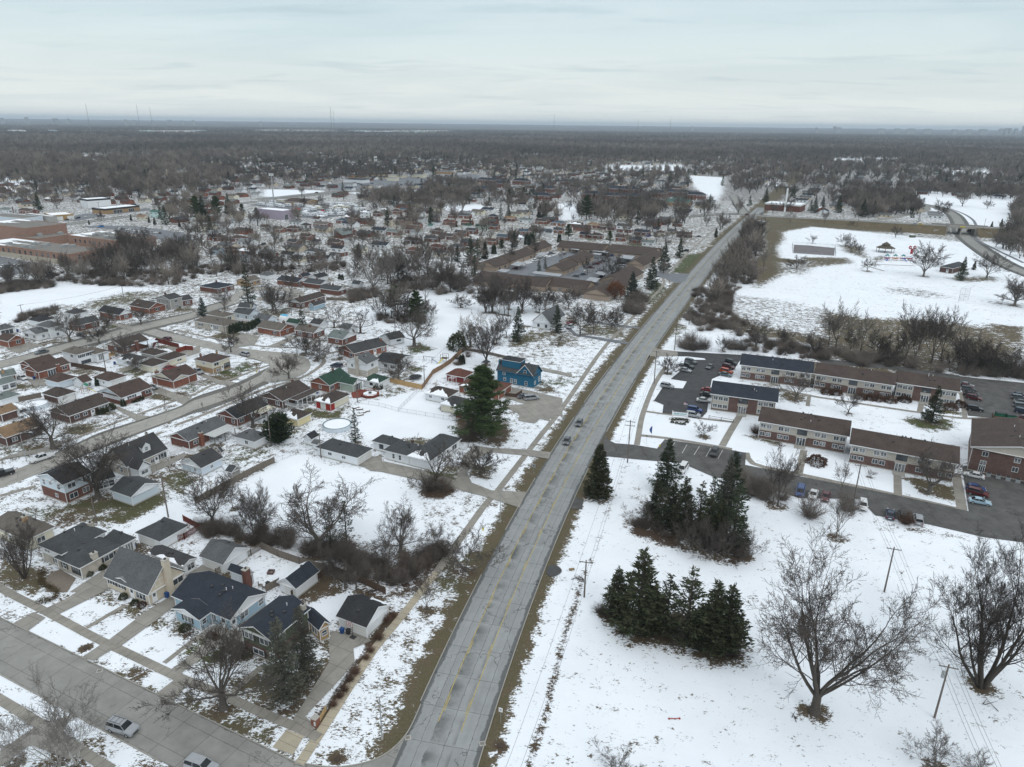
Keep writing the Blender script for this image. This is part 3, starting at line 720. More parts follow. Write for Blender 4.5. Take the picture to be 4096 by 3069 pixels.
for poly,cov,g,soft in((Gs(Pq,'650,700 900,450 1130,380 1320,480 1700,520 2071,600 2300,1100 2071,1250 1500,1050 1000,1250 500,900'),.99,0,3),(Gs(Pf,'120,1200 700,1080 1060,1380 1150,1560 900,1640 200,1600 130,1450'),1.,0,2),(Gs(Pf,'760,1080 1000,1060 1060,1330 500,1270'),1.,0,2),(Gs(Pf,'0,240 700,40 1900,120 2071,260 1900,420 1560,680 1150,850 700,1000 620,700 330,430'),.985,0,4),(Gs(Py,Pg),.985,0,5),(Gs(Pp,'0,1110 560,990 1300,1030 1750,1060 1500,1090 900,1220 560,1200 0,1420'),1.,0,4),(Gs(Pp,'850,1190 1300,1080 1700,1070 1250,1230 900,1250'),.3,.25,8),(Gs(SF,'420,320 640,290 1640,390 1900,640 2212,760 2212,1000 1200,990 220,790 200,740 420,640 380,450'),.88,0,6),(Gs(SF,'60,800 250,830 1000,960 1500,980 2000,1040 2212,1184 2212,1280 700,1500 0,1184'),.2,.02,8),(Gs(SF,'190,560 285,470 300,300 420,330 430,380 380,450 400,520 560,540 640,590 430,640 350,680 230,740'),.08,.1,5),(Gs(SF,'290,235 900,255 1640,320 1640,345 1000,320 640,290 420,330 300,300'),.1,.1,5),(Gs(SF,'560,515 900,520 950,560 640,590'),.2,.1,5),(Gs(SF,'200,235 700,250 1640,330 1640,300 800,240 290,220'),.1,.1,6),(Gs(SF,'1390,60 2212,110 2212,290 1880,280 1750,200 1600,130'),.97,0,8),(Gs(SF,'1290,225 1500,130 1660,220 1640,280'),.55,.1,6),(Gs(SF,'380,550 640,560 600,640 430,650'),.5,.1,6),(Gs(SF,'840,420 1000,440 1060,530 900,480'),.25,.1,5),(Gs(SF,'1180,500 1180,530 1090,560 1100,520'),.2,.1,4),(Gs(SF,'1150,735 1450,750 1720,815 1500,820 1200,780'),.62,-.4,5),(Gs(SF,'1640,670 2000,660 2000,690 1800,700'),.25,.1,5),(Gs(QU,'1650,140 2071,170 2071,210 1750,170'),.5,0,4),(Gs(SF,'1930,1005 2090,1020 2212,1030 2212,1184 2080,1120'),.18,.0,3),(Gs(Ps,'1060,60 1700,150 2071,240 2071,520 1500,430 1130,280'),.60,-.2,6),(Gs(Ps,'480,400 620,380 660,470 600,530 500,500'),.25,.35,4),(Gs(Ps,'600,450 1190,480 1900,600 2200,760 1900,760 1200,690 560,660'),.93,-.2,5),(Gs(S2,'1880,590 2050,590 1900,760 1730,755'),.12,.9,3),(Gs(S2,'1600,830 1690,880 1560,1040 1500,1030'),.15,.8,3),(Gs(S2,'900,1200 1350,1250 1300,1330 950,1300'),.25,.25,4),(Gs(S2,'480,1260 860,1290 880,1400 420,1416 300,1400'),.35,.2,5),(Gs(Pe,'0,-60 150,30 330,100 340,180 200,220 60,160 0,140'),.12,.1,2),(Gs(Pe,'250,50 380,60 470,120 500,180 420,240 250,130'),.35,0,1.2),(Gs(Pe,'440,405 840,190 1030,330 700,525'),.86,0,.8),(Gs(Pe,'690,270 840,190 1000,310 900,340'),.3,.1,1.6),(Gs(Pe,'730,550 1040,350 1170,410 870,625'),.86,0,.8),(Gs(Pe,'960,400 1040,340 1190,390 1100,440'),.2,.2,1.5),(Gs(Pe,'965,660 1400,375 1430,460 1600,600 1330,810'),.88,0,.8),(Gs(Pe,'1310,540 1400,460 1600,560 1520,620'),.1,-1,1.2),(Gs(Pe,'1350,830 1700,560 1960,640 1960,720 1560,900'),.86,0,1),(Gs(Pe,'0,-20 0,260 280,400 130,460'),.78,0,1),(Gs(Pe,'240,550 370,450 810,660 640,765'),.88,0,.7),(Gs(Pe,'130,640 640,760 620,775 110,660'),.3,0,1),(Gs(Pe,'760,800 920,705 1410,950 1270,1050'),.84,0,.8),(Gs(Pe,'760,800 1270,1040 1260,1060 1000,940'),.2,.3,1.2),(Gs(Pe,'1410,1130 1530,1000 2072,1250 2072,1460'),.6,.2,1),(Gs(Pe,'1450,1180 1760,1190 2072,1330 2072,1470'),.15,.15,1.5),(Gs(Pe,'0,900 60,900 480,1190 350,1300 0,1110'),.88,0,1),(Gs(Pe,'0,1210 230,1370 0,1530'),.95,0,1),(Gs(Pe,'500,1370 640,1250 1090,1490 950,1640'),.82,0,.8),(Gs(Pe,'680,1440 800,1400 900,1540 780,1560'),.4,0,1.2),(Gs(Pe,'0,1657 380,1440 700,1660 700,1900 0,1900'),.92,0,1),(Gs(PE,'0,800 250,850 420,900 760,800 830,620 840,810 560,1270 420,1180 130,1060 0,1080'),.22,.2,2.5),(Gs(PE,'0,820 250,840 180,930 0,960'),.75,0,1.5),(Gs(PE,'560,1270 840,810 860,900 650,1200'),.08,-.3,1),(Gs(PE,'20,1140 460,1340 340,1470 0,1330'),.45,.25,1.5),(Gs(PE,'560,1560 620,1420 710,1430 620,1600'),.78,0,1),(Gs(PE,'690,300 960,230 1080,280 900,470 720,460'),.93,0,1.3),(Gs(PE,'560,290 850,60 1300,260 1290,330 960,240 690,310'),.10,-.3,1.5),(Gs(PE,'1040,690 1170,640 1130,780 790,1180 760,1180 1050,810'),.95,0,.4),(Gs(PE,'1180,600 1290,420 1420,390 1200,700 860,1200 800,1300 720,1340 820,1180'),.05,-.6,1),(Gs(PE,'230,20 560,20 520,150 330,200 180,160'),.88,0,1.2),(Gs(PE,'1800,0 1950,0 1970,150 1680,760 1450,1230 1130,1640 700,1640 880,1320 1260,720 1560,300'),.66,0,2.2),(Gs(P5,'780,1400 880,1320 1280,1290 1270,1500 1060,1657 720,1657'),.30,.4,3),(Gs(P5,'900,1200 1200,900 1440,880 1350,1250 950,1300'),.82,0,2),(Gs(P5,'380,1500 840,1230 930,1270 640,1657 380,1657'),.12,-.8,2),(Gs(P5,'0,1250 560,1220 700,1400 500,1657 0,1657'),.55,-.6,4),(Gs(P5,'1250,370 1610,390 1350,720 1100,620'),.9,0,1),(Gs(P5,'1100,480 1300,500 1280,600 1150,600'),.15,.5,2),(Gs(P5,'950,30 1560,110 1430,300 1060,260'),.12,-.4,3),(Gs(P5,'1440,20 1860,60 1640,330 1420,310'),.82,0,1.5),(Gs(P5,'640,700 800,640 980,710 860,790 680,790'),.05,-1,1.5),(Gs(PS,'530,870 980,760 1500,740 1560,820 1200,1010 700,1000 540,960'),.10,.5,2.5),(Gs(PS,'1400,570 1700,520 1800,620 1700,760 1500,700'),.32,.5,2),(Gs(PS,'700,960 1000,880 1170,910 900,990'),.45,.1,2),(Gs(PS,'1200,1010 1700,760 1880,830 1750,980 1500,1090 1250,1130'),.95,0,1.5),(Gs(Pq,'430,420 860,200 1100,130 1160,180 700,420 520,500'),.45,.45,2),(Gs(Pq,'190,850 920,470 930,430 300,780'),.25,.1,1.2),(Gs(PS,'0,1430 300,1430 420,1560 300,1657 0,1530'),.15,.15,2),(Gs(PS,'0,330 420,280 700,300 480,350 0,470'),.45,.3,2),(Gs(Pq,'520,280 760,360 940,300 880,420 600,480 480,400'),.5,.45,2),(Gs(Pb,'1260,1100 1640,1160 1810,1080 1680,1240 1430,1220'),.2,.5,1.5),(Gs(Pb,'410,760 510,690 560,740 690,770 560,830'),.08,1.,1.2),(Gs(Pb,'580,720 740,640 900,680 700,760'),.3,1.,1.5),(Gs(Pb,'0,930 160,860 320,910 50,990'),.5,.7,1.5),(Gs(Pf,'580,640 700,560 880,640 640,700'),.2,.8,3),(Gs(Pf,'380,880 600,850 690,760 640,960 430,930'),.1,-.3,2),(Gs(Pf,'280,1180 380,1040 640,1060 420,1120'),.4,.4,2),(Gs(Pf,'1160,1400 1640,1400 1700,1520 1560,1640 1200,1580'),.08,-.5,3),(Gs(Pf,'1640,530 1860,480 1920,560 1700,640'),.2,.3,3),(Gs(Pf,'1640,640 2071,520 2071,800 1750,720'),.62,0,4),(Gs(Pf,'1620,960 1960,980 2071,960 2071,1040'),.3,.35,3),(Gs(Pf,'1570,1200 2071,1320 1900,1500 1620,1640 1700,1480'),.75,0,3),(Gs(SR,'1160,240 1500,170 1620,230 1350,260'),.85,0,2),(Gs(SR,'560,460 720,420 850,440 620,490'),.2,.2,2),(Gs(SR,'1240,740 1420,700 1560,740 1400,800'),.1,.7,2),(Gs(SR,'700,750 960,720 1040,770 820,790'),.35,0,2),(Gs(SR,'930,660 1180,650 1220,720 1080,740'),.85,0,2),(Gs(SR,'0,1480 420,1450 700,1480 520,1560 0,1657'),.45,.3,3),(Gs(Pz,'880,1260 1180,1250 1150,1330 900,1320'),.25,.35,2),(Gs(Pz,'1340,760 1760,770 1760,870 1380,870'),.35,-.6,3),(Gs(Pz,'550,800 1340,800 1400,900 600,900'),.35,-.6,4),(Gs(PR,'730,40 1550,90 1440,300 730,200'),1.,0,1),(Gs(PR,'1650,60 1800,200 2071,300 2071,480 1510,320'),.97,0,2),(Gs(PR,'1660,210 1820,210 2071,300 1950,310'),.2,.2,1.5),(Gs(Qa,'0,380 860,560 860,730 0,560'),.98,0,1.5),(Gs(Qa,'940,600 1060,600 1460,700 1440,830 1180,760 1080,680'),.15,.1,1.5),(Gs(Qa,'1000,60 1400,60 1420,140 1200,170 1050,120'),.15,.7,2.5),(Gs(PR,'580,1000 900,1060 1340,1250 1700,1310 1720,1380 1500,1400 1250,1300 950,1220 640,1120'),.08,-1,1.8),(Gs(PR,'720,680 860,900 800,1060 600,1020'),.6,-.3,2.5),(Gs(PR,'150,740 290,800 440,780 420,720 250,600'),.1,-.6,1.5),(Gs(Yd,'0,930 300,1080 800,1210 1100,1330 1240,1290 1290,1000 700,900'),.08,-1,1.6),(Gs(Ps,'1620,1070 1880,1110 1860,1200 1600,1170'),.2,.1,2),(Gs(Ps,'1210,980 1520,1000 1620,1050 1640,1100'),.5,.1,2),(Gs(QU,'1200,1250 1460,1300 1440,1330 1200,1300'),.2,.2,2),(Gs(QU,'850,1370 1300,1400 1280,1470 1000,1470'),.15,.7,2),(Gs(Qa,'560,990 1180,1060 1700,1160 1300,1130 600,1030'),.55,-.6,2)):
 paint_area(poly,cov,g,soft)
m=(np.abs(rd)<16)&(GY<660)
z4=np.where(rd>0,np.clip((9.0-rd)/2.2,0,1),np.clip((rd+11.5)/3.,0,1)*(GY>75))
z4=np.where(rd>0,z4,np.clip((rd+10.)/2.5,0,1))
z4=z4*(np.abs(rd)<14)
cover=cover*(1-z4)+.06*z4;green=green*(1-z4)+.12*z4
for q_ in('1300,1330 1500,1350 1700,1290 1900,1320','700,560 900,700 1150,760 1450,860','300,1560 700,1450 1200,1500 1900,1400','900,1657 1250,1500 1600,1560','1100,250 1350,420 1600,600','1500,900 1750,1050 1950,1300'):
 tp=smooth_line_(Gs('e' if q_[0]in '1' else 'c',q_))
 for a_,b_ in zip(tp[:-1],tp[1:]):
  d_=(b_-a_)/norm(b_-a_);n_=arr([d_[1],-d_[0]]);paint_area([a_-n_*.4,b_-n_*.4,b_+n_*.4,a_+n_*.4],.72,-.4,.5)
tp=Gs('c','560,1900 650,1640 720,1400 800,1130 850,900 920,620 980,440 1060,180')+Gs(PR,'300,1240 400,980 480,760 560,560 610,470')
for a_,b_ in zip(tp[:-1],tp[1:]):
 d_=(b_-a_)/norm(b_-a_);n_=arr([d_[1],-d_[0]]);paint_area([a_-n_*.55,b_-n_*.5,b_+n_*.5,a_+n_*.55],.42 if b_[1]<120 else.72,-.5,.5)
def build_ground():
 nr=len(rr);V=np.stack([GX,GY,np.zeros_like(GX)],1)
 i=np.arange(nr-1)[:,None]*xz;j=np.arange(xz-1)[None]
 F=np.stack([i+j,i+j+1,i+j+xz+1,i+j+xz],-1).reshape(-1,4)[:,::-1]
 me=bpy.data.meshes.new('ground');me.vertices.add(len(V));me.vertices.foreach_set('co',V.ravel())
 me.loops.add(F.size);me.loops.foreach_set(QF,F.ravel().astype(np.int32));me.polygons.add(len(F))
 me.polygons.foreach_set(QZ,np.arange(0,F.size,4,dtype=np.int32));me.polygons.foreach_set(QY,np.full(len(F),4,dtype=np.int32))
 me.update(calc_edges=True)
 from statistics import NormalDist
 tab=arr([NormalDist().inv_cdf(min(.9995,max(.0005,p_/400)))for p_ in range(401)])
 for nm,ar2 in((Yy,np.interp(np.clip(cover,0,1),np.arange(401)/400,tab)),(Pc,green)):
  a=me.attributes.new(nm,'FLOAT','POINT');a.data.foreach_set('value',ar2.astype(np.float32))
 m=bpy.data.materials.new('snowy_ground');nt,b=nodes(m)
 pos=N(nt,QV).outputs['Position']
 cov=N(nt,Q4,attribute_name=Yy).outputs['Fac'];gr=N(nt,Q4,attribute_name=Pc).outputs['Fac']
 mp=N(nt,Qb,{Pk:pos,SW:(1.,1.7,1.),'Rotation':(0,0,.5)}).outputs[0]
 n1=qm(nt,mp,1.7,6,.72,.5);n2=qm(nt,pos,.12,3,.6);n3=qm(nt,pos,.45,4,.6);nf=qm(nt,pos,9.,3,.8)
 v=MA(nt,S5,MA(nt,Sd,n1,.52),MA(nt,Sd,nf,.16));v=MA(nt,S5,v,MA(nt,Sd,n2,.12));v=MA(nt,S5,v,MA(nt,Sd,n3,.36))
 t=MA(nt,SQ,.58,MA(nt,Sd,cov,.076))
 mask=RNG(nt,MA(nt,SQ,v,t),-.006,.016)
 brown=MX(nt,RNG(nt,qm(nt,pos,3.,5,.75),.3,.7),(.070,.056,.036,1),(.155,.125,.080,1))
 greenc=MX(nt,RNG(nt,qm(nt,pos,2.3,5,.7),.35,.65),(.042,.055,.020,1),(.095,.105,.045,1))
 leaf=MX(nt,RNG(nt,qm(nt,pos,6.,5,.8),.35,.65),(.035,.026,.020,1),(.095,.065,.045,1))
 gmix=MA(nt,S5,gr,MA(nt,Sd,MA(nt,SQ,qm(nt,pos,.5,4,.6),.5),.8))
 g=MX(nt,RNG(nt,gmix,0.,.8),brown,greenc);g=MX(nt,RNG(nt,gmix,0.,-.7),g,leaf)
 snow=MX(nt,RNG(nt,qm(nt,pos,.09,4,.6),.35,.7),(.84,.88,.925,1),(.78,.82,.865,1))
 nt.links.new(MX(nt,mask,g,snow),b.inputs[S4]);b.inputs[SS].default_value=.8;b.inputs[Pm].default_value=.15
 hgt=MA(nt,S5,MA(nt,Sd,mask,.6),MA(nt,Sd,qm(nt,pos,.8,4,.6),1.2))
 bp=N(nt,'ShaderNodeBump',{Yq:.22,Ys:.25,'Height':hgt});nt.links.new(bp.outputs[0],b.inputs['Normal'])
 me.materials.append(m);qh(link('ground',me))
 # paving
def qu(name,base,jx,jy,jw=.03,crack=.5,stain=.25,edge=None,wet=False,ox=0.):
 if name in zg:return zg[name]
 m=bpy.data.materials.new(name);nt,b=nodes(m)
 uv=N(nt,'ShaderNodeUVMap').outputs[0];s=N(nt,Sy,{0:uv});pos=N(nt,QV).outputs['Position']
 wob=MA(nt,Sd,MA(nt,SQ,qm(nt,uv,.9,4,.7),.5),crack)
 u=MA(nt,S5,s.outputs[0],wob);v=MA(nt,S5,s.outputs[1],MA(nt,Sd,wob,.6))
 def line(c,per,w,off=0.):
  f=MA(nt,Q3,MA(nt,PJ,MA(nt,S5,c,1000.*per+off),per));f=MA(nt,Qd,MA(nt,SQ,f,.5))
  return MA(nt,P8,f,w/per)
 ln=MA(nt,'MAXIMUM',line(u,jx,jw,ox),line(v,jy,jw))
 vor=N(nt,Q1,{Pk:N(nt,St,{0:pos,1:N(nt,St,{0:N(nt,P7,{Pk:pos,SW:.5,'Detail':4.}).outputs[QC],SW:4.},operation=Qp).outputs[0]},operation=S5).outputs[0],SW:.11},feature='DISTANCE_TO_EDGE').outputs[Ys]
 cr_=MA(nt,Sd,MA(nt,P8,vor,.006),MA(nt,QN,qm(nt,pos,.1,2),.48))
 ln=MA(nt,'MAXIMUM',ln,MA(nt,Sd,cr_,min(1.,crack*1.6)))
 slab=N(nt,'ShaderNodeTexWhiteNoise',{Pk:N(nt,SV,{0:MA(nt,'FLOOR',MA(nt,PJ,MA(nt,S5,u,ox+jx*.5),jx)),1:MA(nt,'FLOOR',MA(nt,PJ,MA(nt,S5,v,jy*.5),jy))}).outputs[0]}).outputs[0]
 k=MA(nt,S5,RNG(nt,slab,0,1,.94,1.05),RNG(nt,qm(nt,pos,.35,5,.65),.3,.7,-stain*.5,stain*.5))
 k=MA(nt,S5,k,RNG(nt,qm(nt,pos,5.,4,.8),.3,.7,-.07,.07))
 k=MA(nt,Sd,k,MA(nt,SQ,1.,MA(nt,Sd,ln,.62)))
 if edge:
  d=MA(nt,Qd,s.outputs[0]);d=MA(nt,S5,d,MA(nt,Sd,MA(nt,SQ,qm(nt,pos,.35,4,.7),.5),1.6))
  k=MA(nt,Sd,k,RNG(nt,d,edge-.25,edge,1.,.42))
 if wet:
  c0=MA(nt,S5,s.outputs[0],MA(nt,Sd,qm(nt,uv,.8,3),.9));zw=MA(nt,Sd,MA(nt,QN,c0,-1.55),RNG(nt,c0,-1.0,.9,1.,.0))
  side2=MA(nt,Sd,MA(nt,P8,s.outputs[0],1.72),RNG(nt,s.outputs[0],1.1,1.7,0.,.7))
  pv=MA(nt,Q3,MA(nt,PJ,MA(nt,S5,v,1000.*jy+jy*.5),jy));pv=MA(nt,Sd,RNG(nt,pv,.02,.06),RNG(nt,pv,.97,.7))
  pm=MA(nt,Sd,MA(nt,S5,zw,side2,True),pv);pm=MA(nt,Sd,pm,RNG(nt,qm(nt,uv,.23,5,.7),.38,.56,.15,1.))
  k=MA(nt,Sd,k,MA(nt,SQ,1.,MA(nt,Sd,pm,.55)))
  tr=N(nt,Ph,{0:MA(nt,Qd,MA(nt,SQ,MA(nt,Qd,s.outputs[0]),3.6)),1:.8},operation=SQ).outputs[0]
  k=MA(nt,Sd,k,RNG(nt,MA(nt,Qd,tr),0.,.5,.93,1.))
 nt.links.new(N(nt,St,{0:tuple(base),SW:k},operation=Qp).outputs[0],b.inputs[S4])
 b.inputs[SS].default_value=.75;zg[name]=m;return m
ROADM=qu('worn_concrete_road',(.275,.285,.285),3.5,6.6,.035,.55,.22,5.15,True,1.45)
q1=qu('street_concrete',(.255,.252,.236),4.3,5.2,.03,.35,.30,4.1,False)
q3=qu('side_street_concrete',(.33,.318,.29),4.3,6.,.03,.3,.25,4.4,False)
STREETF=qu('cul_de_sac_concrete',(.33,.318,.29),4.3,6.,.03,.3,.25)
STREETG=qu('junction_concrete',(.255,.252,.236),4.3,5.2,.03,.35,.30)
ASPH=qu('parking_asphalt',(.060,.061,.064),400.,400.,.03,.6,.5)
ASPH2=qu('old_asphalt',(.095,.093,.09),7.,400.,.05,.9,.6)
zn=qu('courtyard_asphalt',(.165,.175,.19),400.,400.,.03,.5,.4)
qy=qu('sidewalk_concrete',(.27,.252,.222),400.,1.55,.03,.06,.35)
WALKY=qu('new_sidewalk_concrete',(.40,.355,.27),400.,1.55,.03,.05,.2)
qg=qu('driveway_concrete',(.275,.262,.235),3.,3.6,.03,.15,.3)
KERBM=qa('kerb_concrete',(.31,.30,.27),.9,.2,1.2)
YELLOW=qa('road_paint_yellow',(.42,.33,.10),.8,.5,1.8);WHITEP=qa('road_paint_white',(.62,.62,.6),.8,.3,1.8)
FZ=[0]
def resample(P,n):
 P=np.asarray(P,float);d=np.r_[0,np.cumsum(np.hypot(*np.diff(P,axis=0).T))];t=np.linspace(0,d[-1],n)
 return np.stack([np.interp(t,d,P[:,0]),np.interp(t,d,P[:,1])],1)
def qq(P,it=2):
 P=np.asarray(P,float)
 for _ in range(it):
  Q=[P[0]]
  for a,b_ in zip(P[:-1],P[1:]):Q+=[a*.75+b_*.25,a*.25+b_*.75]
  Q.append(P[-1]);P=arr(Q)
 return P
def qx(name,A,B,mat,z=.02,zs=None,parent=None):
 """ribbon between two polylines; uv in metres across (centred) and along"""
 A=np.asarray(A,float);B=np.asarray(B,float);n=len(A);Cn=(A+B)/2;s=np.r_[0,np.cumsum(np.hypot(*np.diff(Cn,axis=0).T))];w=np.hypot(*(B-A).T)/2
 zs=np.full(n,z)if zs is None else zs;V=[];UV=[]
 for i in range(n):V+=[(*A[i],zs[i]),(*B[i],zs[i])]
 F=[(2*i,2*i+1,2*i+3,2*i+2)for i in range(n-1)]
 a0,b0,a1_=A[0],B[0],A[1]
 if(b0[0]-a0[0])*(a1_[1]-a0[1])-(b0[1]-a0[1])*(a1_[0]-a0[0])<0:F=[f[::-1]for f in F]
 me=bpy.data.meshes.new(name);me.from_pydata(V,[],F);me.materials.append(mat);uvl=me.uv_layers.new(name='uv')
 for l in me.loops:
  i,sd=divmod(l.vertex_index,2);uvl.data[l.index].uv=((-w[i]if sd==0 else w[i]),s[i])
 o=link(name,me,parent);return o
def qt(P,d):
 P=np.asarray(P,float);T=np.gradient(P,axis=0);T/=norm(T,axis=1,keepdims=True);return P+np.stack([T[:,1],-T[:,0]],1)*d
def ribbon(name,centre,width,mat,z=.02,sm=2,zs=None):
 FZ[0]+=1;z+=FZ[0]*.0004
 P=qq(centre,sm)if sm else np.asarray(centre,float);P=resample(P,max(4,int(np.sum(np.hypot(*np.diff(P,axis=0).T))/3)))
 return qh(qx(name,qt(P,-width/2),qt(P,width/2),mat,z,zs)),P
def edges_strip(name,A,B,mat,z=.02):
 A=qq(A);B=qq(B);n=max(12,int(np.sum(np.hypot(*np.diff(A,axis=0).T))/3));return qh(qx(name,resample(A,n),resample(B,n),mat,z))
def kerb(P,h=.13,w=.16,name='kerb'):
 P=np.asarray(P,float);Q=qt(P,w);b=MB();n=len(P)
 for i in range(n-1):
  (ax,ay),(bx,by),(cx,cy),(dx,dy)=P[i],P[i+1],Q[i+1],Q[i]
  b.poly([(ax,ay,h),(dx,dy,h),(cx,cy,h),(bx,by,h)][::-1],KERBM);b.poly([(ax,ay,0),(bx,by,0),(bx,by,h),(ax,ay,h)],KERBM);b.poly([(dx,dy,0),(dx,dy,h),(cx,cy,h),(cx,cy,0)],KERBM)
 return qh(b.build(name))
def q8(name,P,mat,z=.03,ang=0.):
 FZ[0]+=1;z+=FZ[0]*.0011
 P=np.asarray(P,float);me=bpy.data.meshes.new(name)
 area=sum(P[i][0]*P[(i+1)%len(P)][1]-P[(i+1)%len(P)][0]*P[i][1]for i in range(len(P)))
 if area<0:P=P[::-1]
 from mathutils.geometry import tessellate_polygon
 tr_=tessellate_polygon([[Vector((x,y,0))for x,y in P]]);tr_=[t_ if np.cross(P[t_[1]]-P[t_[0]],P[t_[2]]-P[t_[0]])>0 else t_[::-1]for t_ in tr_]
 me.from_pydata([(x,y,z)for x,y in P],[],[tuple(t_)for t_ in tr_]);me.materials.append(mat);uvl=me.uv_layers.new(name='uv');ca,sa=cos(ang),sin(ang)
 for l in me.loops:
  x,y=P[l.vertex_index];uvl.data[l.index].uv=(x*ca+y*sa,-x*sa+y*ca)
 return qh(link(name,me))
ys=np.concatenate([np.arange(34,660,3.),np.arange(660,800,12.)])
RL=arr([qs(y,-5.6)for y in ys]);RR=arr([qs(y,5.6)for y in ys])
qh(qx('main_road',RL,RR,ROADM,.03))
def mline(off,w,y0,y1,name='lane_line',mat=YELLOW,z=.036,step=4.):
 yy=np.arange(y0,y1+.01,min(step,max(1.,(y1-y0)/2)));return qh(qx(name,[qs(y,off-w/2)for y in yy],[qs(y,off+w/2)for y in yy],mat,z))
mline(-1.88,.12,80,640);mline(1.88,.12,79,640)
mb=MB()
for sgn in(-1,1):
 for y in np.arange(82,420,12.2):
  q=[qs(y,sgn*1.62-.055),qs(y,sgn*1.62+.055),qs(y+3.1,sgn*1.62+.055),qs(y+3.1,sgn*1.62-.055)];mb.poly([(*p_,.036)for p_ in q],YELLOW)
qh(mb.build('lane_dashes'))
def kerb_along(y0,y1,zw):
 P=[qs(y,zw*5.62)for y in np.arange(y0,y1,4.)]
 kerb(P if zw>0 else[p_ for p_ in P[::-1]])
for y0,y1 in((83,119),(131,158),(166,198),(206,245),(262,325),(345,395),(420,560)):kerb_along(y0,y1,-1)
for y0,y1 in((40,167),(187,232),(246,640)):kerb_along(y0,y1,1)
xh=Gs(Pe,'-900,-10 -300,275 0,440 640,765 1270,1060 2072,1455')+Gs(PE,'370,1510 640,1635')
SA_L=Gs(Pe,'-900,420 -300,735 0,900 620,1240 1090,1490 1300,1600')
dA=(xh[-2]-xh[2]);dA/=norm(dA);q7=atan2(dA[1],dA[0]);wA=abs(np.cross(dA,SA_L[3]-xh[3]))
P_A=[xh[3]+dA*t for t in np.arange(-70,62,3.)];nA=arr([dA[1],-dA[0]])
qh(qx(SH,[p_ for p_ in P_A],[p_+nA*wA for p_ in P_A],q1,.026));
tj=float(np.dot(xh[-1]-xh[3],dA))
kerb([xh[3]+dA*t for t in np.arange(tj,-70,-3.)],name='kerb');kerb([xh[3]+dA*t+nA*(wA)for t in np.arange(-70,30,3.)])
flare=qq(Gs(PE,'640,1635 850,1668 1040,1652 1180,1615 1300,1560 1400,1480 1480,1385 1530,1290 1590,1150'),2)
q8('street_junction',list(flare)+Gs(PE,'1800,1150 1500,1900')+[xh[3]+dA*(tj+2)+nA*wA*1.3],STREETG,.022,q7)
kerb(flare[::-1])
for nm_,xy,mat_,w_ in((Sn,Gs(PE,'600,1640 700,1490 830,1290 960,1080 1110,850 1220,680 1390,490 1560,270')+Gs(P5,'800,1470'),WALKY,1.5),(Sn,Gs(P5,'800,1470 900,1320 1080,1080 1240,850 1330,760 1440,620 1640,360 1780,180 1930,0')+Gs(S2,'1130,1420 1290,1260 1500,1040 1690,850 1650,800 1790,680 1940,520 2212,300'),qy,1.6),(Sn,Gs(PR,'685,300 710,150')+Gs(Ps,'170,1350 230,1180 290,1030 340,940 425,820'),qy,1.6),(Sn,Gs(PR,'720,212 950,235 1170,270 1440,318 1560,340'),qy,1.5),(Sn,Gs(PR,'1470,310 1540,180 1640,20'),qy,1.9),(Sn,Gs(PR,'760,-10 1000,25')+Gs(Ps,'600,1325 790,1360 1120,1395'),qy,1.3),(Sn,Gs(PR,'1690,370 1720,480 2071,545')+Gs(Qa,'0,570 940,770 1500,900'),qy,1.7),(Sn,Gs(Qa,'1500,900 1470,700 1440,560'),qy,2.2),(Sn,Gs(Qa,'910,760 905,560'),qy,1.8),(Sn,Gs(Qa,'0,560 20,460 45,350'),qy,1.8),(Sn,Gs(Ps,'1600,1050 1900,1120 2071,1150')+Gs(QU,'0,1145 500,1225 980,1295 1460,1365 1700,1350'),qy,1.5),(Sn,Gs(Ps,'1890,1230 1910,1110'),qy,1.2),(Sn,Gs(QU,'990,1290 1010,1200'),qy,1.6),(Sn,Gs(QU,'1460,1360 1430,1100 1400,1080'),qy,1.4),(Sn,Gs(Pe,'-300,0 0,215 350,385 820,640 960,700 1500,960 1780,1060 2072,1200')+Gs(PE,'400,1260 620,1350 760,1420'),qy,1.55),(Sn,Gs(Pe,'-100,1050 300,1290 520,1440 900,1680'),qy,1.5),(S9,Gs(Pe,'700,530 1020,345'),qy,.9),(S9,Gs(Pe,'1330,815 1620,590 1700,540'),qy,.9),(S9,Gs(Pe,'1400,900 1600,760 1720,640'),qg,2.2),(S9,Gs(PE,'60,1060 250,880 310,840'),qy,1.1),(Sn,Gs(SR,'0,1657 460,1550 900,1390 1250,1250 1400,1200 1820,1040 2071,960')+Gs(Pb,'330,900 600,820 900,700 1000,670'),qy,1.4),(Sn,Gs(PS,'0,770 330,680'),qy,1.4),(Sn,Gs(PS,'1300,260 1500,180'),qy,1.4),(Sn,Gs(Pb,'0,1300 300,1190 560,1080 760,990 980,900 1150,860 1340,800 1480,710 1560,640 1510,590 1600,550 1760,520'),qy,1.5),(Sn,Gs(Pb,'0,310 260,370 480,420 640,455 1000,490 1300,500 1500,420'),qy,1.2),(Sn,Gs(SR,'0,560 260,500 700,400 1250,280 1700,170 2071,90'),qy,1.3),(S9,Gs(Pb,'330,890 130,860'),qy,.9),(S9,Gs(Pb,'690,770 560,700'),qy,.9),(S9,Gs(SF,'1860,290 1840,240 1760,190 1640,150'),zn,2.5),(S9,Gs(SF,'1830,370 1940,430 2212,560'),zn,2.4),(S9,Gs(SF,'1180,620 1010,570 1100,570 1400,580'),qy,1.5),):
 ribbon(nm_,xy,w_,mat_,.045)
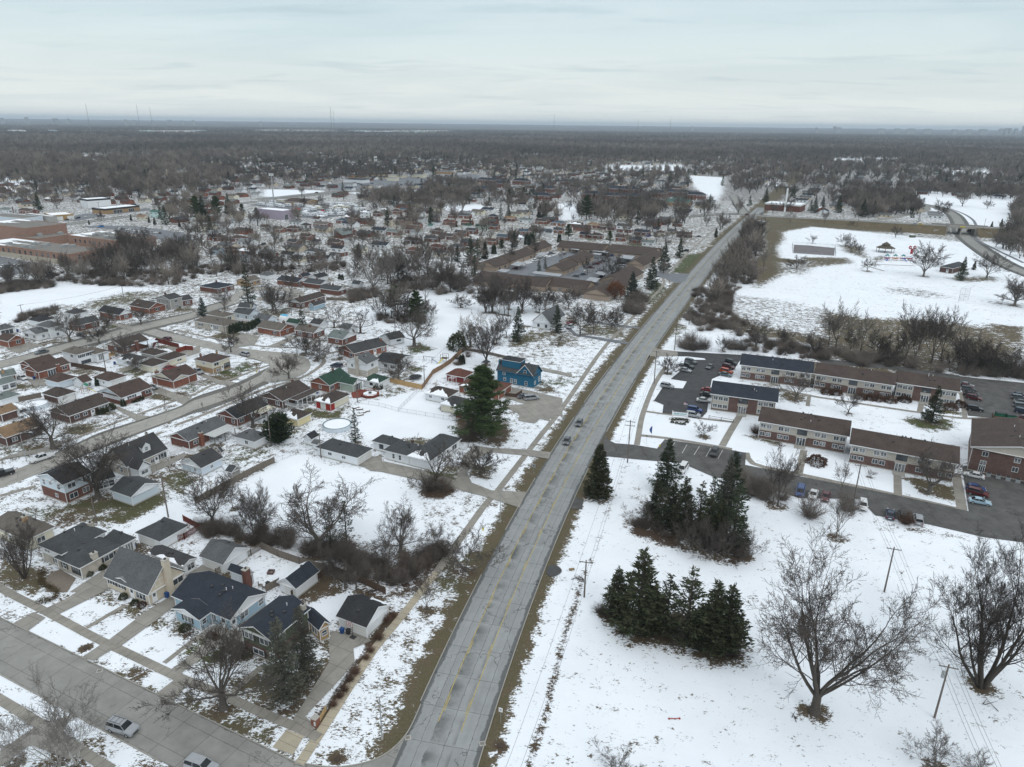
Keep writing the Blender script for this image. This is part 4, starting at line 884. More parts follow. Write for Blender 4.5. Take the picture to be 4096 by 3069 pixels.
SB1=[Gs(PS,'-500,760 0,588 260,480 480,385 700,290')+Gs(SR,'1000,1380 1420,1250 1930,1085')+Gs(Pb,'150,1018 545,895 700,835 860,750 985,690'),Gs(PS,'-500,860 0,705 330,575 600,470 900,350')+Gs(SR,'1300,1440 1700,1290 2071,1150')+Gs(Pb,'270,1165 520,1078 760,975 870,905 970,868')]
edges_strip(SH,SB1[0],SB1[1],q3)
SB2=[Gs(SR,'1480,230 1650,300 1900,365 2071,415')+Gs(Pb,'350,425 520,475 860,522 1080,545 1270,560'),Gs(SR,'1380,330 1560,385 1800,435 2071,490')+Gs(Pb,'370,510 620,568 830,620 985,670')]
edges_strip(SH,SB2[0],SB2[1],q3,.024)
bulb=qq(Gs(Pb,'860,522 1080,543 1240,555 1370,600 1412,665 1390,730 1310,785 1170,830 975,872 850,800 985,690 985,668 800,600'),2)
q8('cul_de_sac',bulb,STREETF,.022,.4)
SC=[Gs(SR,'-400,725 0,630 330,550 500,478 900,380 1300,268 1640,195 2071,108')+Gs(Pb,'240,88')+Gs(Pz,'330,1220 560,1160'),Gs(SR,'-400,800 0,712 340,632 630,552 1060,448 1300,380 1640,292 2071,190')+Gs(Pb,'240,160')+Gs(Pz,'400,1290 640,1210')]
edges_strip(SH,SC[0],SC[1],q3,.028)
for xy,w_,m_ in((Gs(Pz,'560,1190 650,1110 780,1065 950,1045 1200,1065 1290,1100 1240,1140 1000,1165 850,1150'),7.,q3),(Gs(Pz,'150,590 420,605 850,625 1000,585 1200,512 1500,440 1750,392 2071,350'),8.5,q3),(Gs(Py,'560,620 1080,598 1380,545 1600,478 1850,425')+Gs(S2,'440,365 700,395 1000,430 1500,455 1830,490 2100,520'),8.5,q3),(Gs(Py,'600,275 1000,300 1480,375 1840,415'),8.,q3),(Gs(Py,'0,430 400,412 650,470'),8.,q3),(Gs(Pp,'300,420 750,375 1230,312 1900,237')+Gs(Pz,'0,215 640,172 1000,135 1550,62 2071,10'),14.,q1),(Gs(Pz,'-30,620 150,590'),8.,q3),(Gs(PK,'0,820 700,745 1300,720 2212,760'),16.,q1),(Gs(PK,'900,860 1200,700 1400,600'),12.,q1),(Gs(SF,'-900,260 -300,215 60,193 200,205 330,212'),14.,q1),(Gs(SF,'140,190 90,120 60,60'),11.,q1)):
 ribbon(SH,xy,w_,m_,.034)
ribbon('park_road',Gs(SF,'2700,780 2450,715 2212,630 2040,555 1890,455 1790,380 1745,320 1738,262 1690,195 1590,150 1440,122'),15.,q1,.034)
ribbon('park_road',Gs(SF,'1100,248 1290,215 1480,175 1500,150 1440,122 1200,100'),8.,q1,.04)
q8(Qc,Gs(Ps,'545,665 1215,700 1190,760 1130,850 900,950 870,1110 850,1290 800,1345 560,1325 388,1305 398,1218 300,1175 390,1035 600,1048 640,975 475,950 590,850 620,750 840,752 820,735 640,715 545,715'),ASPH,.03,.35)
q8('car_park_entrance',Gs(Ps,'300,610 340,640 560,665 560,715 270,715 230,690 245,655')+[qs(238,5.5),qs(247,5.5)],qg,.028,.3)
q8(Qc,Gs(PR,'300,420 400,210 420,255 480,285 660,300 870,335 940,250 1180,285 1440,325 1690,375 1680,485 2071,560')+Gs(Qa,'0,588 900,765 1560,912 1500,500 1560,490 2071,600 2500,720 2500,1400 2071,1200 1700,1150 1180,1030 700,950 560,800 0,790')+Gs(PR,'1700,640 1400,600 1100,470 860,450 640,430 430,408')+[qs(171,5.5)],ASPH2,.026,.1)
q8(Qc,Gs(QU,'1400,920 1560,940 2071,990 2500,1050 2500,1450 2071,1420 1700,1350 1490,1330 1440,1130'),ASPH2,.028,.3)
q8('side_drive',Gs(QU,'-200,700 0,745 600,790 1400,915 1410,960 700,850 0,790'),ASPH2,.024,.3)
q8('townhouse_court',Gs(S2,'430,690 840,560 1200,590 1640,590 1640,640 1280,760 1180,860 1000,900 500,800 200,760 190,700'),zn,.03,.5)
q8('townhouse_entrance',Gs(S2,'1590,735 1700,760 1900,765 1860,830 1780,850 1690,810 1600,790'),zn,.03,.5)
q8(Qc,Gs(Pp,'850,410 960,395 1400,400 1900,470 2000,560 1700,560 1500,480 1100,430'),zn,.03,.5)
q8(Qc,Gs(Pp,'0,715 330,780 560,830 0,930 -400,960 -400,680'),zn,.03,.3)
q8('storage_yard',Gs(Pz,'760,180 1100,140 1900,190 1950,260 1500,330 1250,310 1220,250'),zn,.03,.3)
q8('shop_forecourt',Gs(Pp,'560,330 900,270 1100,290 800,350'),zn,.032,.3);q8('shop_car_park',Gs(Pp,'900,260 1550,215 1560,240 1150,280'),zn,.036,.3)
q8('basketball_court',Gs(SF,'510,425 620,430 812,450 808,505 640,495 505,485'),qa('faded_court',(.16,.15,.155),.9,.25,.25),.03)
q8('shop_forecourt',Gs(PK,'500,700 1100,640 1900,600 2000,650 1300,700 700,740'),zn,.03)
for nm_,P_,mt_,an_ in((Sf,Gs(Pe,'380,370 530,300 840,110 960,180 480,420'),qg,q7),(Sf,Gs(Pe,'870,640 1180,400 1600,140 1830,60 1780,130 1400,370 965,690'),qg,q7),(Sf,Gs(Pe,'110,495 270,405 370,450 230,555'),qg,q7),(Sf,Gs(Pe,'665,770 830,660 920,700 760,800'),qg,q7),(Sf,Gs(Pe,'1270,1060 1410,955 1510,1000 1410,1130'),qg,q7),(Sf,Gs(Pe,'230,1370 350,1300 600,1240 500,1370 700,1500 560,1600 250,1480 0,1657 0,1530'),qg,q7),(Sf,Gs(PE,'385,1500 500,1355 640,1410 550,1560'),WALKY,q7),(Sf,Gs(PE,'550,1280 850,800 840,640 870,560 1150,585 1180,640 1040,700 1050,800 960,920 650,1250 740,1330 700,1370'),qg,q7),(Sf,Gs(Pe,'1620,590 1740,510 1960,560 1960,650 1740,700'),qg,q7),('patio',Gs(PS,'410,1560 470,1480 560,1450 700,1530 620,1657 430,1657'),qa('paver_brown',(.20,.17,.14),.9,.2,3.),q7),(Sf,Gs(PS,'640,1657 960,1450 1000,1500 700,1657'),qg,q7),(Sf,Gs(Pq,'110,1500 260,1400 450,1470 300,1520 100,1610'),qg,q7),(Sf,Gs(P5,'70,490 200,400 300,450 660,530 800,600 860,590 970,630 1010,520 1040,400 1150,310 1300,330 1640,345 1850,370 1830,430 1620,400 1300,370 1160,430 1080,560 1120,650 1300,720 1620,735 1560,880 1400,830 1250,780 980,710 850,640 700,640 330,560'),qg,.4),(Sf,Gs(P5,'1400,-60 1560,20 1550,80 1700,105 1750,60 1870,60 1930,-30 1700,-80'),qg,.4),(Sf,Gs(Pf,'1600,1020 1900,1080 2071,1120 2200,1150 2200,1340 2071,1310 1900,1240 1560,1130 1620,1060'),qg,.4),(Sf,Gs(Pf,'1600,1250 2071,1320 2071,1390 1960,1360 1900,1410 1740,1380 1760,1310'),qg,.4),(Sf,Gs(Pf,'1990,830 2071,850 2300,900 2300,930 2000,870'),qg,.4),(Sf,Gs(S2,'810,1210 900,1300 1240,1350 1360,1370 1340,1390 1200,1370 880,1310 780,1230'),zn,.4),(Sf,Gs(S2,'1000,1180 1460,1240 1450,1255 1000,1195'),zn,.4),(Sf,Gs(SR,'1110,1080 1230,1110 1430,1190 1560,1210 1420,1260 1320,1200'),qg,.5),(Sf,Gs(SR,'1540,930 1630,900 1900,1000 1980,1020 1900,1090 1810,1040'),qg,.5),(Sf,Gs(Pb,'200,760 290,760 450,830 640,860 560,900 440,870'),qg,.5),(Sf,Gs(Pb,'610,380 720,350 880,380 820,470 600,500'),qg,.5),(Sf,Gs(Pb,'970,480 1200,380 1260,390 1080,490 880,490'),qg,.5),(Sf,Gs(SR,'500,690 340,830 430,870 560,790'),qg,.5),(Sf,Gs(SR,'250,810 430,840 480,880 360,900'),qg,.5),(Sf,Gs(SR,'1180,240 1380,280 1360,330 1140,250'),qg,.5),(Sf,Gs(SR,'60,500 300,440 430,470 200,560'),qg,.5),(Sf,Gs(Pq,'1690,480 1830,410 1900,400 1910,470 2071,500 2000,560 1800,540'),qg,.5),(Sf,Gs(SR,'1700,480 2000,500 2071,470 2071,560 1950,590 1800,540'),qg,.5),(Sf,Gs(SR,'480,1530 100,1610 0,1657 560,1570'),qg,.5),(Sf,Gs(PS,'1320,520 1560,440 1700,370 1720,400 1560,490 1410,560'),qg,.5)):
 q8(nm_,P_,mt_,.038,an_)
mb=MB()
for(x0,y0,x1,y1)in((1035,280,975,370),(1145,300,1100,380),(1260,315,1210,395),(1365,330,1320,410),(1475,350,1430,430)):
 a,b_=G((PR,x0,y0)),G((PR,x1,y1));d=(b_-a)/norm(b_-a);n_=arr([d[1],-d[0]])*.06
 mb.poly([(*(a-n_),.12),(*(b_-n_),.12),(*(b_+n_),.12),(*(a+n_),.12)],WHITEP)
qh(mb.build('parking_line'))
pm=qa('wet_asphalt',(.055,.055,.055),.25,.3,1.)
q8('puddle',qq(Gs('c','790,40 830,15 890,40 910,75 880,105 820,125 780,95')),pm,.02);q8('asphalt_apron',Gs(PR,'100,770 190,810 180,895 60,890 80,830'),ASPH2,.02)
def H(label,c,p0,p1,p2,*a,**k):
 f=lambda q:(c,*q)if isinstance(q,tuple)else q
 k=dict(k)
 if k.get('apex')is not None:k['apex']=(c,*k['apex'])
 return z9(label,f(p0),f(p1),f(p2),*a,**k)
GA=dict(name=Pt,cat=Pt,vents=1)
GD=[(SA,.5,.1,4.6,2.1,Pq)]
# foreground row along the lower left street
h=H('grey hip roofed split level house of pale brick with a curved paved garden',PS,(335,1222),(563,1312),(990,1096),3.7,Sx,2.2,Sk,Sw,upper=(Sa,1.9),mk='the grey hip roofed split level',chim=((.93,.55,.7,Sw),),wins=[(SA,.3,1.2,2.2,1.0,S2),(SA,.7,2.9,1.6,.8,Su),(Sz,.3,2.8,1.6,.9,Su)])
H('',PS,(470,1345),(730,1437),(1118,1218),2.8,Sx,1.9,Sk,Sw,parent=h,chim=((.38,.06,1.0,Sw,.55),),wins=[(Sz,.68,1.6,1.9,1.1,S2),(SA,.25,1.4,2.6,1.5,S7),(SA,.7,1.5,1.,1.3,S2)],vents=2)
H('',PS,(900,1180),(1128,1222),(1225,1142),2.75,Sx,1.6,Sk,Sa,parent=h,wins=[(Sz,.5,.1,1.6,2.1,'G')],vents=1)
h=H('tan cape cod house with a steep grey roof, tall side chimney and small front gable',Pe,(828,118),(1195,268),(1520,72),2.7,PG,4.2,Sg,PH,mk='the tan steep roofed house',apex=(1335,8),chim=((.52,-.01,.9,PH,.55),),vents=0,wins=[(Sz,.18,.25,.8,2.0,Yd),(Sz,.36,3.6,1.9,1.1,Su),(Sz,.78,1.8,2.2,1.5,Su),(SA,.22,1.5,2.6,1.5,Su),(SA,.42,.15,.95,2.1,Yd),(SA,.66,1.7,1.6,.9,S2),(SA,.86,1.7,1.4,.9,S2)])
H('',Pe,(885,135),(1062,192),(1130,150),2.75,SY,.9,PC,PH,gable=Sa,parent=h,vents=0,wins=[])
H('',PS,(1365,1290),(1683,1420),(1832,1345),2.65,PG,.7,SJ,Sa,parent=h,vents=2,wins=[(Sz,.6,1.4,1.5,1.2,Su)],snow=(3,),cover=.25)
h=H('pale blue ranch house with a navy roof and a red brick chimney',Pe,(1395,262),(1863,470),(2156,243),2.8,PG,2.0,ST,Q5,gable=Sa,mk='the pale blue ranch house',vents=6,wins=[(Sz,.12,.15,.95,2.1,Yd),(Sz,.4,1.6,1.6,1.2,Su),(Sz,.85,1.6,1.1,1.2,Su),(SA,.16,.1,1.0,2.1,Yd),(SA,.32,1.5,1.2,1.2,Su)])
H('',Pe,(1385,374),(1612,470),(1730,385),2.75,SY,1.1,ST,Q5,gable=Sa,parent=h,vents=0,wins=[(SA,.52,1.5,1.7,1.2,S2),(Sz,.4,1.6,.8,.9,Su)])
H('',PE,(22,59),(172,120),(240,74),2.85,PG,.9,ST,Sa,parent=h,vents=0,wins=[(Sz,.5,.2,1.8,2.1,'G')],chim=((.1,.03,1.4,Sc,.6),))
h=H('dull green two storey corner house with a dark roof behind two spruces',PE,(112,520),(372,638),(690,372),5.0,SY,1.5,ST,SL,upper=(Pc,2.4),mk='the dull green corner house',vents=4,chim=((.9,.1,.8,Sw,.4),),wins=[(SA,.28,3.8,1.8,1.1,S2),(SA,.75,3.8,1.8,1.1,S2),(SA,.5,1.2,2.2,1.0,S2),(SA,.08,.1,.9,2.1,Yd),(Sz,.3,3.8,1.2,1.,Su),(Sz,.75,3.8,1.2,1.,Su)])
H('',PE,(600,430),(758,552),(872,505),2.9,PG,1.2,ST,'ochre',parent=h,vents=0,wins=[(Sz,.5,1.5,.9,1.,Su),(SA,.4,1.4,1.6,1.2,Su)])
H('white garage with a dark roof behind the basketball hoop',PE,(845,480),(1145,530),(1287,322),2.6,PG,1.9,Sh,Sa,wins=[(SA,.42,.1,4.9,2.1,Pq)],snow=(1,),cover=.12,mk='the garage by the basketball hoop',**GA)
H('white garage with half its navy roof under snow beside a brown fence',PE,(415,158),(575,215),(770,70),2.5,SY,1.5,ST,Sa,wins=[(SA,.4,.1,2.8,2.1,Pq)],snow=(2,),cover=.95,mk='the half snowy navy garage',**GA)
H('white garage with a grey gable roof at the end of the tan house drive',Pq,(215,1325),(440,1405),(680,1245),2.5,PG,2.0,Sg,Sa,wins=GD,mk='the grey gabled garage',**GA)
H('white garage with a grey pyramid roof beside the red picket fence',PS,(1250,1100),(1470,1190),(1738,1040),2.5,Sx,1.9,Sk,Sa,wins=[(SA,.6,.1,4.4,2.1,Pq)],snow=(2,),cover=.8,mk='the pyramid roofed garage',**GA)
h=H('tan brick ranch with a wide brown grey roof and snowy patio cover',PS,(-250,1085),(240,1178),(515,1052),3.0,Sx,2.3,Sj,Sp,mk='the wide tan ranch house',vents=5,chim=((.45,.3,.9,SN),))
h=H('brick and white two storey house with a black roof behind the huge tree',PS,(335,578),(575,668),(880,560),5.2,SY,1.6,Sh,Sc,upper=(SE,2.7),gable=SE,mk='the brick and white two storey house',vents=2,wins=[(SA,.25,3.9,1.1,1.2,Su),(SA,.55,4.1,.8,.8,Su),(SA,.8,3.9,1.0,1.2,Su),(SA,.4,1.4,.9,.8,Su),(Sz,.3,1.5,1.8,1.2,Su),(Sz,.72,1.6,1.5,1.2,Su),(Sz,.3,4.0,1.7,1.1,Su),(Sz,.8,4.0,1.6,1.1,Su)])
H('',PS,(750,575),(852,652),(1075,605),2.8,SY,1.2,Sh,Sa,parent=h,vents=0,wins=[(Sz,.3,1.4,1.1,1.4,Su),(Sz,.55,1.4,1.1,1.4,Su),(Sz,.8,1.4,1.1,1.4,Su)],chim=((.7,.7,.9,SL,.35),))
H('pale grey garage with triangular windows under its gable',PS,(1000,715),(1205,782),(1480,650),2.6,PG,1.7,Sk,SE,gable=Sa,wins=[(Sz,.36,2.95,.9,.5,Su),(Sz,.5,3.2,.9,.6,Su),(Sz,.64,2.95,.9,.5,Su)],mk='the garage with triangular windows',**GA)
h=H('white cape cod with a dark steep roof and one white dormer',PS,(985,410),(1165,505),(1577,345),3.0,SY,3.8,SJ,Sw,mk='the dormered dark roofed cape',vents=3,chim=((.97,.75,1.1,Sw,.3),),wins=[(Sz,.86,1.6,2.6,1.4,Su),(Sz,.62,1.5,1.,1.,Su),(Sz,.72,.1,.9,2.1,Yd),(SA,.3,1.5,1.,1.2,Su),(SA,.7,4.3,1.,1.1,Su)])
L_,W_=h[SA],h[Ya]
b=MB();b.box(-1.1,0,0,1.1,3.2,1.5,W[Sa]);b.poly([(-1.1,-.02,1.5),(1.1,-.02,1.5),(0,-.02,2.5)],W[Sa]);b.poly([(-1.3,-.25,1.4),(0,-.25,2.65),(0,3.4,2.65),(-1.3,3.4,1.4)],R[SJ]);b.poly([(0,-.25,2.65),(1.3,-.25,1.4),(1.3,3.4,1.4),(0,3.4,2.65)],R[SJ])
d_=b.build('dormer',h,loc=(L_*.58,W_*.14,4.1));fm_,pm_=win_meshes(.8,.9,Su);f_=link(Qe,fm_,d_,(0,-.0,.8));link('pane',pm_,f_)
H('',PS,(1165,505),(1272,535),(1402,478),2.75,PG,1.8,SJ,Sa,parent=h,vents=0,wins=[(Sz,.5,1.5,1.7,.9,Su)])
H('white garage with a dark roof and a small window in its gable end',PS,(1645,455),(1850,515),(2065,415),2.5,SY,1.9,SJ,SE,gable=Sa,wins=[(SA,.35,1.4,.9,.7,Su),(Sz,.5,1.4,.8,.7,Su)],mk='the dark roofed gable end garage',**GA)
H('pink barn roofed garden shed behind the white garage',Pq,(345,385),(430,372),(488,360),2.0,SY,1.3,Sk,P3,wins=[],name=PN,cat=PN,vents=0)
H('small grey garden shed against the long weathered fence',Pq,(460,535),(520,555),(600,500),1.9,PG,1.0,Sk,Sg,wins=[(SA,.5,1.2,.7,.7,Su)],name=PN,cat=PN,vents=0)
h=H('red brick ranch with a worn grey roof and metal patio cover',Pq,(-45,205),(122,268),(478,105),2.8,SY,1.7,Sg,Sc,mk='the red brick ranch with the patio cover',vents=4,chim=((.30,-.02,1.0,Sb,.5),),wins=[(Sz,.2,1.5,1.5,1.,Su),(Sz,.6,.2,1.6,2.,'G'),(Sz,.85,1.6,1.2,1.,Su)])
porch(h,h[SA]*.4,-3.6,h[SA]*.95,.4,2.6,qa('ribbed_metal',(.50,.51,.50),.5,.1,2.,stripe=(1,.4,.35)),qk)
h=H('dark red brick ranch with a black roof behind a juniper',Pb,(400,1185),(640,1232),(978,1085),2.8,SY,1.9,Sh,Sc,gable=Sc,mk='the dark red brick ranch',vents=2)
porch(h,h[SA]*.5,-2.8,h[SA]*.98,.4,2.5,W[Sp])
H('white square garage with a pale grey pyramid roof',Pq,(527,225),(730,272),(880,200),2.5,Sx,1.7,Sg,Sa,wins=[(SA,.45,1.5,1.,1.,Su)],snow=(2,),cover=.75,mk='the white square garage',**GA)
H('yellow garage with a brown hip roof',Pb,(1078,1190),(1268,1243),(1432,1170),2.6,Sx,1.7,Sq,PW,wins=[],snow=(3,),cover=.5,mk='the yellow garage',**GA)
H('cream garage with red and white panelled doors',Pb,(1435,1040),(1610,1077),(1815,975),2.6,Sx,1.8,Sq,Sp,wins=[(SA,.2,.1,2.,2.1,Py),(SA,.82,.1,1.8,2.1,Py),(Sz,.13,.1,2.0,2.1,Py),(SA,.52,.1,1.6,2.1,Pq)],snow=(3,),cover=.45,mk='the red doored garage',**GA)
h=H('brick ranch with a long brown roof and a pillared back porch',Pb,(870,985),(1112,1050),(1410,915),2.8,SY,2.0,Sq,SL,mk='the pillared porch ranch',vents=5,chim=((.95,.7,.8,Sc,.35),),cover=.2)
porch(h,h[SA]*.22,-3.4,h[SA]*1.02,.3,2.55,R[Sq],qj,n=6)
H('',Pb,(1150,1075),(1252,1105),(1275,1090),2.1,PG,.5,PC,Sg,parent=h,vents=0,wins=[])
h=H('green roofed brick house with a red deck behind it',Pb,(1378,845),(1600,888),(1830,790),2.8,SY,2.3,Pc,Sb,mk='the green roofed brick house',vents=1,chim=((.85,.7,.8,Sb,.3),),wins=[(SA,.5,1.5,.9,1.1,Su),(Sz,.15,1.5,1.8,1.2,Su),(Sz,.5,1.5,.9,1.,Su)])
H('',Pb,(1688,850),(1845,882),(1955,832),2.8,PG,1.5,Pc,S6,gable=Sa,parent=h,vents=0,wins=[(Sz,.5,.2,2.4,2.2,'G')])
H('white garage with a green pyramid roof and an open yard',Pf,(110,958),(300,990),(415,935),2.6,Sx,1.7,Pc,Sa,wins=[(SA,.5,1.5,1.1,.8,S7)],snow=(3,),cover=.3,mk='the green roofed garage',**GA)
h=H('white two storey house with a wide tapered chimney by the cul de sac',Pb,(1718,645),(1985,668),(2062,600),4.9,SY,1.9,Sg,Sw,upper=(Sa,2.3),mk='the tapered chimney house',vents=3,chim=((-.02,.45,.5,Sw,.5),),wins=[(SA,.2,1.3,1.,.6,Su),(SA,.72,3.4,.8,.9,Su),(Sz,.5,3.6,1.2,1.,Su)])
H('low white house with a black roof beside the brick lined garden bed',Pf,(232,762),(480,800),(628,705),2.8,PG,1.5,Sh,Sa,mk='the low white house',vents=2,wins=[(SA,.2,1.5,1.6,1.,Su),(SA,.5,1.5,1.4,1.,Su),(Sz,.3,1.5,1.,1.,Su)])
h=H('brick house with a dark grey roof and satellite dish',Pb,(1765,468),(1852,556),(2145,448),2.8,SY,2.0,SJ,Sb,mk='the dark grey brick house',vents=2,chim=((.95,.3,.8,Sb,.35),))
H('',Pf,(100,600),(200,630),(372,565),2.7,SY,1.3,SJ,Sb,parent=h,vents=0,wins=[])
H('white garage with a dark roof and a row of small windows',Pf,(300,505),(415,547),(575,512),2.6,SY,1.8,Sk,Sa,wins=[(Sz,.6,1.6,1.8,.6,S7),(SA,.5,.1,2.6,2.,Pq)],mk='the small windowed garage',**GA)
# blue house and its neighbours on the main road
h=H('deep blue two storey house with white windows and a grey roof',Pf,(1583,812),(1907,925),(2003,866),4.4,PG,3.0,Sk,Ss,mk='the deep blue house',vents=2,chim=((.3,.98,1.2,Ss,.3),),trim=W[Ss],wins=[(SA,.78,1.6,.8,1.,Su),(SA,.6,1.4,.8,1.4,Su),(SA,.5,1.4,.8,1.4,Su),(SA,.22,1.4,.8,1.3,Su),(SA,.8,3.7,.9,1.2,Su),(Sz,.25,1.7,.9,1.1,Su),(Sz,.75,2.0,1.3,1.6,Su)])
W_=h[Ya];b=MB();g0,g1=.5,W_*.46;gm_=(g0+g1)/2
b.poly([(.40,g0,4.2),(.40,g1,4.2),(.40,gm_,7.6)][::-1],W[Ss]);b.poly([(.1,g0-.4,4.2),(.1,gm_,7.9),(3.4,gm_,7.9),(3.4,g0-.4,4.2)],R[Sk]);b.poly([(.1,gm_,7.9),(.1,g1+.4,4.2),(3.4,g1+.4,4.2),(3.4,gm_,7.9)],R[Sk])
for a_,z0_,e_,z1_ in((g0-.4,4.2,gm_,7.9),(gm_,7.9,g1+.4,4.2)):b.poly([(.06,a_,z0_-.25),(.06,e_,z1_-.25),(.06,e_,z1_),(.06,a_,z0_)],qj);b.poly([(.09,a_,z0_-.25),(.09,e_,z1_-.25),(.09,e_,z1_),(.09,a_,z0_)],qj)
b.build('cross_gable',h);f_=link(Qe,win_meshes(.8,1.3,Su)[0],h,(.38,gm_,5.2),-pi/2);link('pane',win_meshes(.8,1.3,Su)[1],f_)
b=MB();b.box(1.2,W_*.42,5.6,5.6,W_*.88,8.0,W[Ss]);b.poly([(5.62,W_*.42,8.0),(5.62,W_*.88,8.0),(5.62,W_*.65,8.6)],W[Sa]);b.box(1.0,W_*.40,8.0,5.9,W_*.90,8.15,qj,R[Sh]);b.build('dormer',h)
h=H('low brick house with a red brown hip roof and a fenced deck',Pf,(1098,1018),(1545,1092),(1628,985),2.8,Sx,1.8,Pa,Sb,mk='the red brown hip roofed house',vents=2,wins=[(SA,.8,1.5,1.6,1.1,Su),(SA,.55,1.5,1.4,1.1,Su),(SA,.25,1.5,1.8,1.1,Su),(Sz,.5,1.5,1.2,1.1,Su)],snow=(3,),cover=.1)
H('dark red garage with a brown pyramid roof and white pergola',Pf,(990,895),(1185,935),(1292,878),2.6,Sx,1.7,Pa,'barn',wins=[(Sz,.2,1.6,.8,.7,Su),(Sz,.45,1.6,.8,.7,Su),(Sz,.7,1.6,.8,.7,Su),(Sz,.9,1.6,.5,.7,Su)],mk='the dark red garage',**GA)
H('white garage with two small windows and a brown hip roof',Pf,(765,1090),(1015,1142),(1138,1072),2.5,Sx,1.8,Sq,Sa,wins=[(SA,.75,1.5,1.,.7,Su),(SA,.25,1.5,1.,.7,Su)],snow=(3,),cover=.5,mk='the two windowed white garage',**GA)
H('cream garage with snow on its dark hip roof beside the big pine',Pf,(942,1192),(1105,1240),(1275,1165),2.6,Sx,1.6,SJ,Sp,wins=[],snow=(3,1),cover=.35,mk='the cream garage by the big pine',**GA)
H('red brick house half hidden behind the big pine',Pf,(1085,1255),(1300,1312),(1500,1215),2.8,Sx,1.8,SJ,Sc,mk='the brick house behind the big pine',snow=(3,),cover=.3)
H('long white garage with a grey hip roof and a panelled double door',Pq,(1290,320),(1678,420),(1822,330),2.6,Sx,1.9,Sk,Sa,wins=[(SA,.68,1.5,1.2,.7,Su),(SA,.35,1.5,1.2,.7,Su),(Sz,.3,.1,2.6,2.1,Pq),(Sz,.75,.1,2.4,2.1,Pq)],mk='the long white garage',snow=(2,),cover=.3,**GA)
H('white garden shed with a black roof by the round pool',Pq,(1178,222),(1255,250),(1337,212),2.2,SY,1.2,Sh,Sa,wins=[],name=PN,cat=PN,vents=0,mk='the black roofed shed');H('low pale shed leaning beside the long white garage',Pq,(1252,282),(1310,300),(1372,262),1.9,PG,.6,Sg,Sa,wins=[],name=PN,cat=PN,vents=0)
h=H('white L shaped ranch house with a grey hip roof on the half circle drive',P5,(295,352),(735,452),(880,352),2.8,Sx,2.0,Sk,Sa,mk='the white L shaped ranch',vents=4,chim=((.7,.6,.9,SL,.3),),wins=[(SA,.80,1.5,.7,1.2,Su),(SA,.66,1.5,.7,1.2,Su),(SA,.44,1.5,.7,1.2,Su)],snow=(1,),cover=.15)
H('',P5,(520,402),(735,452),(1047,245),2.82,Sx,2.05,Sk,Sa,parent=h,vents=2,wins=[(Sz,.8,1.5,2.2,1.3,Su),(Sz,.58,.2,1.,2.1,Yd),(Sz,.3,1.5,1.2,1.2,Su)],snow=(3,),cover=.5)
H('',P5,(187,268),(400,312),(495,255),2.75,Sx,1.5,Sk,Sa,parent=h,vents=1,wins=[(SA,.6,1.5,1.2,1.2,S7)])
H('white cape cod with an asymmetrical grey roof behind two spruces',S2,(503,1180),(668,1205),(815,1130),3.0,SY,4.2,Sg,Sa,mk='the white cape by the road',vents=1,wins=[(SA,.25,1.4,.9,1.2,S7),(SA,.65,1.4,.9,1.2,S7),(SA,.5,4.4,1.1,1.3,S7),(Sz,.5,1.5,1.5,1.2,Su)])
# block to the left
h=H('long orange brick house with a tan brown roof beside the street lamp',SR,(-150,1385),(50,1432),(440,1292),2.9,SY,1.9,PH,SL,mk='the tan brown roofed brick house',vents=3,wins=[(Sz,.25,1.5,1.3,1.1,S2),(Sz,.7,1.5,1.6,1.1,Su)])
H('brick garage with a tan roof behind a parked motorhome',SR,(-120,1150),(5,1190),(195,1130),2.7,SY,1.4,PH,SL,wins=[],mk='the tan roofed garage',**GA)
h=H('long brick ranch with a dark brown roof and clipped round bushes',SR,(505,1135),(712,1205),(1130,1055),2.8,SY,2.0,Sq,SL,mk='the long dark brown ranch',vents=2,wins=[(Sz,.2,1.6,1.4,.9,Su),(Sz,.4,1.6,1.2,.9,Su),(Sz,.58,.1,1.,2.1,Yd),(Sz,.84,1.6,2.6,1.3,Su)])
H('brick garage with a cream double door and dark hip roof',SR,(425,965),(592,1012),(787,945),2.6,Sx,1.7,Sq,SL,wins=[(Sz,.5,.1,4.8,2.1,Pq)],mk='the brick cream doored garage',**GA)
h=H('brick ranch with a red brown roof and white gable ends',SR,(1025,935),(1255,1015),(1545,890),2.9,SY,2.1,Si,Sc,gable=SE,mk='the white gabled brick ranch',vents=2,wins=[(SA,.55,1.5,1.2,.8,Su),(Sz,.35,1.7,2.2,1.1,S2),(Sz,.85,1.7,1.8,.9,Su)])
H('',SR,(1150,925),(1258,1016),(1470,938),2.95,Sx,1.7,Si,Sc,upper=(Sa,1.6),parent=h,vents=1,wins=[(Sz,.5,2.1,1.9,.9,S2)])
h=H('brick ranch with green shutters and pale gable ends',SR,(1553,785),(1790,843),(2027,745),2.9,SY,2.1,Si,Sb,gable=Sp,mk='the green shuttered brick ranch',vents=2,chim=((.2,.9,.9,Sb,.5),),wins=[(SA,.5,1.6,1.,.8,Su),(Sz,.38,1.6,1.9,1.1,S2)])
H('',SR,(1690,770),(1790,845),(1970,782),2.92,PG,1.3,Si,Sb,gable=Sp,parent=h,vents=0,wins=[])
H('white garage with a brown hip roof beside a tall arborvitae',SR,(945,805),(1122,845),(1310,780),2.6,Sx,1.7,Si,Sa,wins=[(Sz,.5,.1,4.4,2.1,Pq),(SA,.4,1.5,.8,.8,Su)],mk='the brown hipped white garage',**GA)
H('white playhouse like shed with a steep maroon roof',SR,(790,815),(860,862),(962,830),2.4,SY,1.6,Si,Sa,wins=[(Sz,.7,1.2,.8,1.,Su)],name=PN,cat=PN,vents=0)
